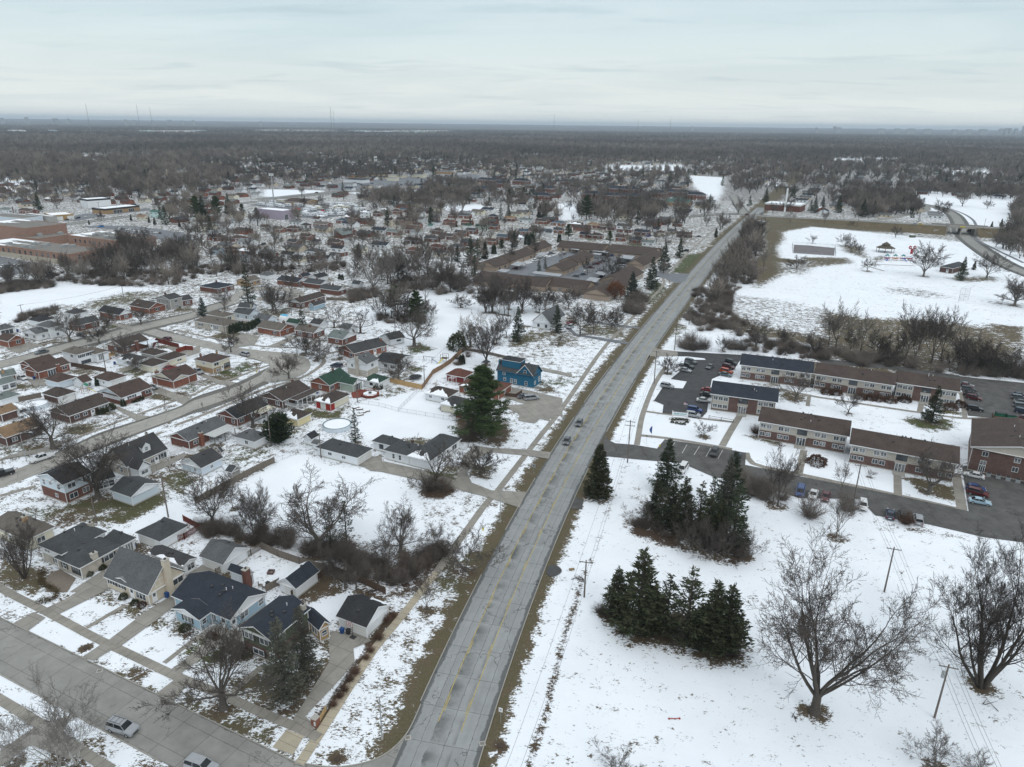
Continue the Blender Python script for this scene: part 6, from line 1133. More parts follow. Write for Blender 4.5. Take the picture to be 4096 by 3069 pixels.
 # tree kinds (nominal height in metres)
K={}
def single(parts,name=Ye):
 """far build: trunk and crown joined in one mesh"""
 (_,a),(_,b)=parts;off=len(a.vertices);V=np.empty(off*3);a.vertices.foreach_get('co',V);V2=np.empty(len(b.vertices)*3);b.vertices.foreach_get('co',V2)
 F=[tuple(p.vertices)for p in a.polygons]+[tuple(v+off for v in p.vertices)for p in b.polygons];me=bpy.data.meshes.new(name)
 me.from_pydata(np.concatenate([V,V2]).reshape(-1,3).tolist(),[],F);me.materials.append(a.materials[0]);me.materials.append(b.materials[0])
 me.polygons.foreach_set('material_index',[0]*len(a.polygons)+[1]*len(b.polygons));me.polygons.foreach_set(QW,[True]*len(F));return[(Ye,me)]
def kind(key,H_,parts,name='bare_tree',cat=Ye):K[key]=(H_,Kind(parts,name,cat))
kind(Ym,19,qc(SF,11,19,.44,10,40,6,(0,7,6,5,3),.014,.17,.045,.20,ang=44,lk=.48,cmat=TWIGD,tmat=z7('bark_brown',(.095,.083,.072))))
kind('hero2',20,qc(SF,23,20,.55,8,42,6,(0,7,6,6,4),.013,.06,.09,.13,multi=True,ang=34,cmat=TWIGD,tmat=xp))
kind(QT,15,qc(SF,5,15,.42,8,66,5,(0,8,7,7),.019,.26,.05,.22))
kind(Qs,14,qc(SF,6,14,.36,7,60,5,(0,7,7,6),.019,.22,.06,.26))
kind(P6,16,qc(SF,7,16,.33,6,42,5,(0,8,7,7),.018,.2,.07,.15,ang=36))
kind(SH,9,qc(SF,8,9,.22,8,58,5,(0,7,7,6),.016,.24,.05,.16))
kind(S3,8,qc(SF,18,8,.2,10,70,5,(0,7,7,6),.018,.22,.06,.18))
kind(Qz,14,qc(SF,9,14,.40,6,58,5,(0,5,5,5),.025,.25,.10,.42,cmat=TWIGD,tmat=xp))
kind(Qr,12,qc(SF,10,12,.14,5,26,5,(0,7,6,5),.014,.18,.08,.13,ang=34))
kind(QA,9,qc(SF,12,9,.13,5,32,5,(0,6,6,6),.011,.05,.06,.16,multi=True,tmat=BIRCH,cmat=z7('twig_birch',(.27,.25,.23))))
kind(PM,5,qc(SF,13,5,.11,7,64,5,(0,6,6,5),.012,.25,.05,.3))
kind(QJ,9,qc(SF,14,9,.16,6,55,5,(0,6,7,6),.015,.14,.07,.17,multi=True))
kind(QS,3.5,qc(SF,15,3.5,.035,4,30,4,(0,6,5),.008,.4,.1,.1))
for i in range(3):kind('mid%d'%i,13,qc(SF,30+i,13,.24,8,(52,44,58)[i],5,(0,6,6,6),.024,.2,.06,.2,cmat=(TWIG,TWIGP,TWIGD)[i]))
for i in range(2):kind('tall%d'%i,15,qc(SF,40+i,15,.18,5,(24,32)[i],5,(0,7,6,5),.022,.22,.07,.14,cmat=(TWIG,TWIGP)[i],tmat=TWIG,ang=34))
kind('russet',9,[(Qg,K[SH][1].parts[0][1]),(Qj,blob_leaves(4,4.2,4.2,6.5,LEAFR,5200,.28))],'oak_tree');
for v_ in K['russet'][1].parts[1][1].vertices:v_.co.z+=1.6
kind(Sm,11,qz(S2,1,11,3.0,x2,dens=15,tuft=.26,per=9),Pi);kind(S0,11,qz(S2,2,11,2.5,x2,dens=11,tuft=.28,per=7,gap=.12),Pi)
kind(S8,9,qz(S2,3,9,2.2,zh('needles_olive_spruce',(.050,.055,.030)),base=.03,dens=20,tuft=.24,per=12,whorl=.34,droop=.15,shape=.85),Pi)
kind(Ss,8,qz(S2,4,8,2.6,NEEDB,dens=16,tuft=.25,per=9,whorl=.38),Yp);kind(Yf,9,qz(S2,5,9,2.0,x2,base=.12,dens=8,tuft=.26,per=6,gap=.2),Pi)
kind(Pd,8,qz(S2,6,8,2.3,NEEDJ,base=.02,dens=13,tuft=.27,per=9,droop=-.1,up=.2,shape=1.05,gap=.06,whorl=.34),'cedar_tree');kind(Qk,8,qz(S2,16,8,2.3,NEEDJ,base=.06,dens=9,tuft=.27,per=8,droop=-.05,up=.15,shape=.95,gap=.15),'cedar_tree')
kind(Yj,16,pine(7,16,6.2,NEEDP,54,.12),'pine_tree');kind(PP,13,pine(17,13,4.2,NEEDP,30,.22),'pine_tree');kind(QL,11,qz(S2,24,11,2.5,zh('needles_ash_spruce',(.085,.088,.070)),base=.10,dens=15,tuft=.26,per=8,gap=.08),Yp)
kind('juniper',5,qz(S2,8,5,3.2,zh('needles_yew',(.030,.045,.022)),base=.0,dens=13,tuft=.32,per=14,droop=-.2,up=.2,shape=.5,whorl=.4,gap=.08),'juniper',Qh)
kind(Qn,3,[(Qt,blob_leaves(5,.85,.85,3.0,x2,2600,.16))],'arborvitae',Qh);kind(Pw,1,[(Qt,blob_leaves(6,.8,.8,1.0,NEEDJ,1500,.11))],'round_bush',Qh)
kind(QB,1,[(Qt,blob_leaves(7,.9,.9,1.0,zh('twiggy_russet',(.10,.062,.045)),1500,.11))],'round_bush',Qh)
kind('bush',2,[(Yt,twig_bush(1,1.5,2.0,170,TWIGR,.012))],Q9,Qh);kind(Qm,3,[(Yt,twig_bush(2,2.9,3.0,150,z7('brush_dark',(.155,.13,.112),.45),.018))],Q9,Qh);kind(Pv,3.5,[(Yt,twig_bush(3,2.7,3.5,150,z7('brush_grey',(.19,.165,.145),.4),.018))],Q9,Qh)
far_kinds=[]
for i in range(4):
 pr=qc(SF,60+i,13,.28,6,(50,40,58,46)[i],4,(0,8,7),.06,.2,.05,.18,cmat=z7('far_twig%d'%i,((.17,.15,.13),(.25,.22,.19),(.12,.105,.095),(.19,.16,.145))[i],.35),tmat=xp);kind('far%d'%i,13,single(pr));far_kinds.append('far%d'%i)
kind('farcon',11,single(qz(S2,9,11,2.8,x2,dens=3,tuft=.75,per=6,whorl=.7),Pi),Pi)
zf=random.Random(77)
def q4(c,bx,by,ty):
 g=G((c,bx,by));hs=np.arange(.5,34,.1);yy=[G((c,bx,ty),h)[1]for h in hs];h=hs[int(np.argmin(np.abs(arr(yy)-g[1])))];return g,float(h)
def T(k,c,bx,by,ty,label,group=None,w=None,mk=None,rot=None):
 g,h=q4(c,bx,by,ty);H0,kd=K[k];s=h/H0
 if k in(QT,Qs,P6,SH,S3,Qz,QJ,Sr,'mid1',SG,SB,S1)or(k==Ym and c!='e'):w=(w or 1)*1.22
 o=kd.place(g[0],g[1],s,zf.uniform(0,6.28)if rot is None else rot,label,group,w=(w*s if w else None))
 if mk:xq(mk,g[0],g[1])
 return o
def B_(k,c,x,y,h,label,group=None,w=None):
 g=G((c,x,y));H0,kd=K[k];s=h/H0;return kd.place(g[0],g[1],s,zf.uniform(0,6.28),label,group,w=(w*s if w else None))
T(Ym,'e',335,1262,0,'big spreading bare tree alone on the snow with a short thick trunk',rot=1.0,mk='the big spreading tree',w=.92)
T('hero2','e',1535,1075,-60,'bare multi stemmed tree fanning out at the right edge of the snow',mk='the fanning tree',w=1.)
T(QJ,'e',1205,1657,1390,'low bare tree cut by the bottom edge beside the power line pole');T(QJ,'e',1480,1720,1540,'small bare shrub tree beyond the bottom edge pole');T(QJ,'c',1350,1720,1480,'thin bare bush growing from the snow at the bottom edge')
T(QT,Pe,1810,1180,530,'bare verge tree in front of the dull green corner house',w=1.0,mk='the verge tree');T('hero2',PS,225,1525,880,'bare spreading tree with twin trunks in the brown front yard',mk='the twin trunk yard tree',w=.8)
T(Ym,PS,905,790,80,'huge gnarled bare tree towering over the brick and white house',mk='the huge gnarled tree',w=1.1);T(QT,PS,490,330,-160,'bare street tree beside the parked white pickup',w=1.)
T(QA,Pe,480,1640,960,'white barked birch clump by the silver car',w=1.1);T(QA,Pe,620,1640,1050,'second birch stem group right of the white barked clump',w=.9);T(QA,Pe,60,1640,1180,'pale birch at the bottom left corner',w=1.)
T(QS,Pe,1105,905,800,'thin sapling in a dark mulch ring on the verge');spot(*G((Pe,1108,905)),1.2,.0,-1)
T(QL,PE,490,1130,430,'pale green spruce leaning before the dull green house, nearer of two',mk='the nearer pale spruce',w=1.);T(QL,PE,655,960,340,'dark green spruce behind the nearer pale spruce',w=.95)
B_(Pw,PE,150,730,1.5,'dark round bush under the dull green house windows',w=1.5);B_(Pw,Pe,1000,290,1.0,'dark round bush by the tan house door');B_(Pw,Pe,1090,335,.9,'dark low bush beside the tan house steps');B_(QB,Pe,1150,355,.9,'russet low bush at the tan house corner');B_(Pw,Pe,1500,540,.9,'low dark bush in the blue house mulch bed',w=1.4)
B_(Pw,Pe,830,50,.9,'round bush beside the pale brick chimney');B_(Pw,PS,945,1440,.9,'round bush under the shuttered window of the pale brick house');B_(Pw,PS,825,1500,.9,'round bush left of the chimney of the pale brick house')
B_(QB,Pe,1710,600,.9,'small dry bush beside the blue house walk');B_(QB,Pe,1752,618,.8,'smaller dry bush on the blue house walk')
for i,(x,y,h)in enumerate(((1245,620,1.5),(1180,720,1.2),(1140,780,1.1),(1060,900,1.4),(1010,960,1.2),(970,1040,1.2),(930,1090,1.1),(880,1160,1.1),(1310,470,1.5),(1360,440,1.2))):B_('bush',PE,x,y,h,'dry russet bush along the drive beside the yellow sidewalk','dry bushes along the drive')
T(Qr,PE,1635,390,60,'slender bare tree in a leaf ring beside the sidewalk',w=1.1);T(QJ,P5,1062,1460,1000,'bare multi stem tree on the verge by the fire hydrant',mk='the verge fan tree',w=1.05)
T(QT,P5,470,1300,830,'bare tree with a bird nest rising from the roadside thicket',w=.9);T(Qr,P5,350,1500,1000,'bare leaning tree in the roadside thicket',w=1.3);T(QJ,P5,800,1210,1010,'thin bare bushy tree at the end of the roadside thicket')
T(Qs,Pq,1330,1280,590,'wide bare oak with dense crown behind the half snowy garage',mk='the wide dense oak',w=1.3);T(Yf,Pq,1440,1250,870,'dark green spruce beside the wide dense oak');T(Yf,Pq,1585,1240,800,'nearly bare spruce right of the wide dense oak',w=.9)
T(P6,Pq,350,1050,500,'bare forked tree at the end of the weathered fence',mk='the forked tree',w=1.1);T(Qr,Pq,535,890,620,'slender bare tree on the snow behind the forked tree');T(P6,Pq,740,1190,680,'tall bare tree with upright limbs in the back thicket',w=.9);T(P6,Pq,790,1100,620,'second tall bare tree in the back thicket',w=.8);T(QJ,Pq,620,1160,880,'leaning bare bushy tree left of the upright tree')
for i,(x,y,t_)in enumerate(((1470,1590,1180),(1568,1620,1100),(1672,1640,1200))):T(P6,Pq,x,y,t_,('left','middle','right')[i]+'most of three straight trunked bare trees behind the corner garage',w=.7)
T(Qz,P5,790,690,230,'dark broken topped tree in the leafy mound before the white ranch',mk='the broken topped tree',w=.9);B_(Qm,P5,740,700,4.5,'dark bushes around the broken topped tree');B_(Qm,P5,850,700,4.,'low dark bush right of the broken topped tree')
T(S3,P5,1200,575,270,'round crowned bare tree inside the half circle drive',mk='the half circle drive tree')
T(S8,PR,325,775,285,'dense dark spruce standing at the roadside',mk='the roadside spruce',w=1.1);T(Sm,PR,950,720,235,'tall dark spruce at the back of the evergreen grove',w=1.15,mk='the tall grove spruce');T(Sm,PR,1530,950,350,'tall spruce at the right back of the evergreen grove',w=1.05);T(QL,PR,1480,1000,380,'pale blue green spruce in the evergreen grove',w=.9)
for i,(k,x,y,t_,lab)in enumerate(((Qk,765,1010,840,'thin dark cedar at the left tip of the grove'),(Qk,900,1060,700,'cedar with a bare lower trunk near the grove left tip'),(Pd,850,960,620,'dark cedar behind the left tip of the grove'),(Pd,1100,1120,600,'broad dark cedar in the grove middle'),(Pd,1000,1010,640,'dark cedar in the grove centre left'),(S0,1560,1240,660,'broad dark spruce at the grove right front'),(S0,1640,1230,900,'dark spruce at the right edge of the grove'),(Qk,1240,1130,640,'cedar between the pale spruce and grove middle'),(Yf,1350,1100,580,'grey nearly bare conifer in the grove'),(Pd,1330,1180,760,'dense dark cedar in the grove front'),(Pd,1440,1220,800,'dark cedar left of the broad grove spruce'))):T(k,PR,x,y,t_,lab,w=1.1)
for i,(x,y,t_)in enumerate(((1180,1220,820),(1340,1290,900),(1240,1250,960),(1500,1330,1010),(1400,1310,930),(1690,1330,1040),(740,1010,760))):T(QJ,PR,x,y,t_,'grey bare shrubby tree in the front of the evergreen grove','grey shrubby trees in the grove',w=.8)
for i,(x,y,t_,k,lab)in enumerate(((150,960,510,Pd,'leftmost conifer of the front evergreen row'),(350,1090,340,Pd,'tallest pointed conifer of the front evergreen row'),(600,1130,580,Qk,'blunt topped conifer in the middle of the front row'),(790,1180,520,Qk,'open branched conifer right of the blunt topped one'),(1010,1260,630,Pd,'narrow topped conifer near the right end of the front row'),(1150,1280,670,Pd,'rightmost conifer of the front evergreen row'),(480,1120,700,Pd,'low dark conifer filling the row left of middle'),(900,1240,860,Pd,'low dense conifer before the open branched one'))):T(k,Yd,x,y,t_,lab,w=1.25,mk='the front evergreen row' if i==3 else None)
for i in range(15):
 u=i/14;g=G((Yd,60+1150*u+zf.uniform(-40,40),970+330*u+zf.uniform(-50,20)));H0,kd=K[Qm];kd.place(g[0],g[1],zf.uniform(.4,.75),zf.uniform(0,6),'dark twiggy bush at the foot of the front evergreen row',PL)
for i in range(22):
 u=i/21;g=G((PR,640+1050*u+zf.uniform(-40,40),1040+290*u+zf.uniform(-60,30)));H0,kd=K[Qm];kd.place(g[0],g[1],zf.uniform(.4,.8),zf.uniform(0,6),'dark twiggy bush under the evergreen grove',PL)
T(Qr,Qa,340,1155,660,'slender bare tree on the snow edge by the rear car park',w=1.);T(PM,PR,1300,225,75,'small wide bare tree on the apartment front lawn',w=1.3);T(PM,Qa,660,600,520,'tiny bare tree on the apartment lawn');T(Qs,Qa,1195,740,300,'spreading bare tree before the brown apartment block',mk='the spreading apartment tree',w=1.2)
T(Qr,Qa,395,700,440,'thin pale tree before the apartment lawn',w=1.2);T(Qr,PR,1935,850,400,'tall thin bare tree right of the evergreen grove');T(Qr,PR,1980,860,260,'second tall thin bare tree right of the grove');B_(Pv,Qa,100,960,6.,'brown bushy thicket beside the parked cars',w=.8);B_(Pv,Qa,440,900,5.,'tan bushy thicket by the white van',w=.8);B_('bush',Qa,980,1020,3.,'small bush between two parked cars')
for i,(x,y)in enumerate(((1680,740),(1740,760),(1800,770),(1860,800),(1720,690),(1900,740),(1640,600),(1830,700),(2020,800))):B_(Pv,PR,x,y,3.6,'dark bare bush between the grove and the rear car park','bare bushes right of the grove')
B_(QB,Qa,160,470,2.3,'round bare bush on the apartment lawn',w=1.2);B_('bush',PR,1780,190,2.6,'bare bush at the corner of the brown apartment block');T(Sm,QU,1115,1390,1010,'green spruce before the end section of the long block',w=1.1,mk='the lawn spruce');T(P6,QU,250,1310,1060,'pale bare tree behind the brown front block',w=1.1)
for i,(x,y)in enumerate(((30,1100),(120,1105),(480,1160),(560,1170),(680,1185),(830,1180),(1310,1260),(1395,1230),(380,1150))):B_(QB,QU,x,y,2.,'round russet bush along the long apartment block','round bushes along the long block',w=1.1)
T(Qs,Ps,1770,1170,830,'spreading bare tree between the two navy roofed blocks',w=1.15,mk='the tree between navy blocks');T(S3,Ps,440,890,690,'small bare tree with clinging fruit by the car park',w=.95);T(P6,Ps,1350,640,280,'upright bare tree behind the car park entrance road',w=1.2);T(SH,Ps,1010,660,500,'small bare tree on the snow behind the car park');T(SH,Ps,1640,600,400,'bare tree behind the navy roofed long block');T(Qs,Ps,1950,700,430,'wide bare tree behind the middle of the long block',w=1.3);T(S3,Ps,1660,700,590,'low bare tree behind the navy roof')
for i,(x,y)in enumerate(((640,640),(700,650),(760,640),(590,620),(680,560),(820,640),(1140,640),(1220,650),(1090,640))):B_(Pv,Ps,x,y,5.,'dark tangled bush north of the car park','tangled bushes behind the car park',w=.85)
for i,(x,y,t_,k)in enumerate(((45,600,230,SB),(120,620,80,S1),(370,700,230,S1),(270,660,430,Sr),(830,790,330,SB),(930,800,150,SB),(985,640,200,S1),(1110,780,180,SB),(1210,740,160,S1),(1380,860,400,SB),(1470,860,470,SG),(1560,870,490,SG),(1620,880,500,Sr),(1780,930,660,SG),(1870,920,620,Sr),(1960,860,590,SG),(560,740,430,Sr),(720,760,500,SG),(1300,860,600,SG),(650,780,560,SG))):T(k,QU,x,y,t_,'bare tree in the row behind the long apartment block','bare trees behind the long apartment block')
for i in range(60):
 u=zf.random();g=G((QU,-300+2500*u,690+230*u+zf.uniform(-40,60)));K[Pv][1].place(g[0],g[1],zf.uniform(.7,1.5),zf.uniform(0,6),'bare bush in the belt behind the long apartment block','bushes behind the long apartment block')
T(QT,QU,1975,190,-60,'dark bare tree at the right edge of the ball field');T(Yj,Pf,1370,1560,820,'big layered pine towering beside the brick houses',w=1.1,mk='the big pine');T(S0,Pf,60,1610,1240,'narrow dark spruce beside the round pool',w=.72,mk='the pool spruce')
T('juniper',Pq,960,270,20,'wide dark juniper beside the wooden utility pole',w=1.0);T(QT,Pf,665,610,200,'bare tree with low drooping limbs in the open back yard',w=1.2,mk='the drooping limb tree');T(Ym,Pf,1410,800,260,'tall bare tree behind the dark red garage',w=.9,mk='the tall garage tree');T(Qz,Pf,110,475,180,'gnarled dark tree at the edge of the snowy meadow');T(Qz,Pb,1650,290,20,'leaning dark tree before the snowy meadow',w=.9)
T(SH,Pf,505,960,660,'bare tree beside the low white house');B_(Pw,Pf,255,660,4.,'dark evergreen bush by the satellite dish',w=.7);B_(Pw,Pf,290,1050,2.,'dark bush beside the green roofed garage');B_(Qn,Pf,1160,790,3.4,'rounded evergreen inside the curved fence',w=1.3);B_(Pw,Pf,1115,640,6.5,'large round evergreen before the curved fence',w=.7)
T(Sm,Pf,1740,560,190,'green conifer left of the white cape',w=.9);T(Sm,S2,722,1280,1030,'conifer standing before the white cape',w=.95,mk='the white cape conifer');T(PP,Pf,690,360,40,'pine in the snowy meadow thicket');T(PP,Py,470,1290,1010,'dark pine at the back of the meadow thicket')
for i,(x,y,t_,k)in enumerate(((370,1330,980,S1),(430,1350,1000,SB),(500,1360,940,S1),(560,1380,1050,SG),(620,1390,1100,SG),(700,1380,1090,Sr),(760,1360,1150,SG),(330,1340,1080,SG),(840,1340,1180,Sr))):T(k,Py,x,y,t_,'bare tree in the meadow thicket','bare trees of the meadow thicket')
for i in range(22):g=G((Py,zf.uniform(300,860),zf.uniform(1330,1410)));K[Qm][1].place(g[0],g[1],zf.uniform(.6,1.2),0,'dark bush under the meadow thicket','bushes of the meadow thicket')
T(S3,Py,1145,1245,1100,'low wide bare tree alone in the snowy meadow',w=1.3);T(QA,Py,1165,1490,1290,'pale slender bare tree in the meadow');T(QA,Py,1340,1460,1240,'second pale slender tree in the meadow')
for i,(x,y,t_,k)in enumerate(((1410,1300,1000,Sr),(1440,1300,1020,SB),(1480,1300,920,SB),(1545,1320,1080,S1),(1600,1320,1060,SB),(1640,1330,1000,SB),(1780,1300,930,Sr),(1620,1550,1280,SB),(1520,1620,1330,Sr),(1250,1640,1400,Sr),(1240,1650,1330,S1),(1960,1300,1100,Sr))):T(k,Py,x,y,t_,'bare tree in the meadow edge before the townhouses','bare trees at the meadow edge')
for i,(x,y,t_,k)in enumerate(((430,1060,520,S1),(390,1000,560,S1),(330,960,640,SB),(240,1070,700,'mid1'),(560,980,600,Sr),(690,1060,560,SB),(800,900,560,SB),(780,1180,850,SB),(860,1060,780,SG),(960,1080,780,Sr),(1040,1080,760,SG),(1120,1080,800,Sr),(1190,1050,840,SG),(940,820,580,SB),(500,1000,700,SG),(900,1060,700,Sr),(1330,1100,830,Sr),(1520,1130,850,Sr),(1570,1120,880,SG))):T(k,Py,x,y,t_,'bare tree in the wooded belt left of the townhouses','bare trees of the wooded belt')
for i in range(60):g=G((Py,zf.uniform(430,1250),zf.uniform(950,1110)));K[Pv][1].place(g[0],g[1],zf.uniform(.6,1.3),0,'bare bush in the wooded belt','bushes of the wooded belt')
for i,(x,y,t_,k)in enumerate(((90,1110,850,Sr),(150,1100,800,Sr),(420,1090,760,Sr),(300,1080,850,Sr),(620,1080,860,SG),(700,1090,870,SG),(830,1080,880,Sr),(540,1100,900,SB),(930,1310,1000,P6),(1050,1290,1010,P6),(1000,1180,990,SG),(1210,1230,1060,S3),(1250,1180,1040,SG),(740,1400,1290,Qz),(310,660,510,Sr),(530,600,510,SG),(730,760,690,S3),(910,690,610,S3),(770,630,550,PM),(1130,780,700,S3),(1340,770,680,S3),(1330,620,590,PM))):T(k,S2,x,y,t_,'bare tree among the brown roofed townhouses','bare trees by the townhouses')
T('russet',S2,1235,985,820,'oak keeping its rust brown leaves by the townhouses',w=1.1,mk='the russet oak');K[Pv][1].place(*G((S2,900,960)),1.6,0,'reddish bushy tree below the long near townhouse')
for i,(x,y,t_,k,lab)in enumerate(((1560,900,610,Sm,'tallest dark spruce left of the townhouse entrance'),(1540,880,720,S0,'dark spruce beside the tallest entrance one'),(1670,735,480,Sm,'dark spruce right of the entrance townhouse'),(1810,620,450,Sm,'dark spruce nearest the side street'),(1385,980,740,Ss,'blue spruce between the oak and entrance'),(1400,900,780,Ss,'second blue spruce near the russet oak'),(565,745,625,S0,'narrow spruce on the court island'),(620,720,620,S0,'thinner spruce on the court island'),(2130,440,355,S8,'lone dark spruce on the verge beyond the side street'))):T(k,S2,x,y,t_,lab)
for i,(c,x,y,t_,k,lab)in enumerate(((Py,1250,800,500,Sm,'tall dark fir cluster behind the left townhouses'),(Py,1320,780,520,S0,'second dark fir behind the left townhouses'),(Py,1400,740,560,S8,'rounded dark fir behind the left townhouses'),(Py,1290,920,690,S0,'narrow dark fir before the left townhouses'),(Py,1115,770,590,Sm,'pointed spruce behind the wooded belt'),(Py,1700,620,450,Sm,'dark spruce above the middle townhouse'),(Py,1570,660,540,PP,'dark pine above the nearer townhouse'),(Py,1490,690,590,Qn,'dark evergreen column near the townhouses'),(Py,1830,590,480,Qn,'dark arborvitae column beside the back street'),(Py,1880,600,470,Qn,'second dark arborvitae column beside the back street'),(Py,620,290,150,Sm,'dark spruce on the snowy corner'),(Py,1100,410,350,S8,'round dark cedar between the brick rows'),(Py,1560,340,170,S0,'narrow spruce behind the tan roofed house'),(Py,1640,340,180,Sm,'broad spruce behind the tan roofed house'),(Py,85,720,590,Sm,'dark spruce beside the gazebo roof'),(S2,825,460,325,PP,'dark pine beyond the back left townhouse'),(S2,1190,500,385,PP,'dark pine between the back townhouses'),(S2,745,485,410,Qn,'dark column evergreen beyond the townhouses'),(S2,985,290,70,PP,'tall dark pine in the far tree belt'),(S2,570,270,150,S8,'dark cedar group beyond the brick row'),(S2,620,270,130,Sm,'dark spruce beyond the brick row'),(S2,720,250,160,Sm,'broad dark spruce beyond the brick row'),(Pz,760,1200,810,S0,'tall dark fir inside the court'),(Pz,290,1330,1130,Ss,'broad blue green spruce at the street corner'),(Pb,1330,360,50,S0,'tall fir above the garages'),(Pz,1905,750,580,Sm,'dark fir by the creek'),(Pz,230,340,90,Yj,'tallest dark pine of the group before the trailer yard'),(Pz,300,360,80,Sm,'dark spruce of the group before the trailer yard'),(Pz,440,300,90,Yj,'dark pine left of the lavender warehouse'),(Pz,560,280,60,Sm,'dark spruce near the arterial road'),(Pz,700,290,170,PP,'olive pine left of the lavender warehouse'),(Pz,850,330,210,PP,'dark pine at the warehouse corner'),(Pp,405,245,50,Sm,'dark spruce beyond the school hall'),(Pp,925,385,335,S8,'small round spruce by the school road'),(Pp,1360,345,280,S8,'small spruce beside the reeds'),(Pp,1545,365,300,S8,'small spruce left of the mint house'),(Pp,1605,385,305,S8,'dark small spruce in the snowy lot'),(Pp,1860,410,345,S8,'small spruce beside the grey fence'),(Pz,1735,960,900,Qn,'narrow evergreen by the creek houses'),(Pz,1705,950,895,Qn,'second narrow evergreen by the creek houses'),(SF,1745,690,510,Sm,'green spruce by the park toilet block'),(SF,1840,610,540,S8,'small spruce by the park road'),(SF,660,190,65,Sm,'dark spruce behind the crossroads office'),(SF,720,150,60,Sm,'second dark spruce behind the office'),(SF,835,190,55,Sm,'broad dark spruce left of the park wood'),(SF,1015,220,80,Sm,'tall dark spruce at the park wood edge'),(SF,1095,200,95,Sm,'dark spruce nearest the bridge ramp'),(SF,300,110,0,Sm,'dark spruce beside the crossroads'),(SF,1430,255,180,Yf,'olive spruce beside the ramp'),(SF,2040,290,230,S8,'dark conifer beyond the bridge'),(SF,1970,300,250,S8,'small conifer beyond the bridge'))):T(k,c,x,y,t_,lab)
for i in range(9):
 g=G((Pb,590+i*34,345-i*11))if i<4 else G((Pb,740+(i-4)*40,320-(i-4)*18));K[Qn][1].place(g[0],g[1],1.25 if i<4 else 1.1,0,'tall clipped evergreen in the hedge row beside the brick ranch','clipped evergreens in a hedge row',w=1.6)
for i,(x,y,h)in enumerate(((1015,1175,2.3),(1055,1170,1.6),(1085,1155,1.4),(1120,1140,2.2),(1325,1070,1.2),(1370,1060,1.2),(1410,1050,1.2),(1450,1035,1.3),(1850,1230-1150,1.),)):B_(Pw,SR,x,y,h,'clipped round bush in a row under brick house windows','clipped bushes in front of brick houses',w=1.2)
B_(Qn,SR,1280,1100,2.6,'cone shaped evergreen at the brick ranch corner');B_(Qn,SR,1008,890,2.8,'narrow arborvitae beside the white shed',w=.8)
for c,x,y,t_,k,lab in((SR,725,435,60,P6,'tall bare street tree before the pale grey split level'),(SR,1030,455,250,SH,'bare street tree with low crown by the white split level'),(SR,1090,330,110,SH,'bare street tree before the dark brick yard'),(SR,1460,255,60,SH,'bare street tree before the white framed house'),(SR,1420,745,560,SH,'bare tree inside the fenced yard'),(SR,1710,1120,1000,QS,'thin sapling on the verge by the brick ranch'),(Pb,580,540,320,SH,'bare street tree before the hedge row'),(Pb,1360,560,300,S3,'dark round bare tree on the cul de sac lawn'),(Pb,1475,625,400,S3,'low bare tree left of the curved walk'),(Pb,1700,610,430,PM,'small bare tree before the brick house'),(Pb,1180,815,520,SH,'bare tree on the verge inside the bulb'),(Pb,810,1320,830,Qs,'bare tree behind the dark red brick ranch'),(Pz,515,1270,1010,P6,'bare tree at the court street corner'),(Pz,1015,1285,930,Qs,'twin bare tree inside the court'),(Pz,1048,1305,980,P6,'second bare tree inside the court'),(Pb,290,1140,1040,QS,'young staked tree on the verge')):T(k,c,x,y,t_,lab,w=1.1)
for c,x,y,t_,k,lab in((SF,528,602,490,S3,'round bare tree on the brown park slope'),(SF,645,412,345,PM,'small bare tree left of the court'),(SF,890,435,330,Sr,'bare park tree right of the court'),(SF,930,475,370,Sr,'second bare park tree right of the court'),(SF,990,495,410,Sr,'third bare park tree right of the court'),(SF,1260,370,275,Sr,'bare tree under the road bank'),(SF,1050,620,515,PM,'small bare tree by the play area path'),(SF,1468,658,385,Sr,'tall bare tree right of the playground'),(SF,1935,668,455,Sr,'bare tree beside the park road'),(SF,285,595,400,S1,'pale slender tree on the brown park slope'),(SF,735,270,160,SB,'bare tree left of the road bank'),(SF,480,265,150,S1,'pale bare tree before the office'),(SF,1755,140,0,'mid1','big bare tree on the far snowy lawn'),(SF,1640,150,95,S3,'round pale tree on the far snowy lawn'),(SF,1938,158,85,Sr,'bare tree right on the far lawn'),(SF,930,295,240,PM,'small bare tree under the road bank'),(SF,2140,878,640,QT,'dark bare tree beside the leaning pole')):T(k,c,x,y,t_,lab,w=1.1)
hp=resample(qq(Gs(Pe,'345,85 330,140 350,190 420,215 470,250 455,295 390,320 310,330')),26);hg=hp[0];npr=np.random.RandomState(8);HT=[]
for q in hp-hg:
 c=q+npr.normal(0,.28,(90,2));z=npr.uniform(0,.85,(90,1));c=np.c_[c,z];d=npr.normal(0,1,(90,3));d/=norm(d,axis=1,keepdims=True);p_=np.cross(d,npr.normal(0,1,(90,3)));p_/=norm(p_,axis=1,keepdims=True);HT.append(np.stack([c-p_*.07,c+p_*.07,c+d*.2],1))
o=link('hedge',tri_mesh(Qt,np.concatenate(HT),zh('hedge_russet',(.085,.065,.035))),None,(*hg,0));tag(o,'low winding brown hedge beside the paved garden','hedge')
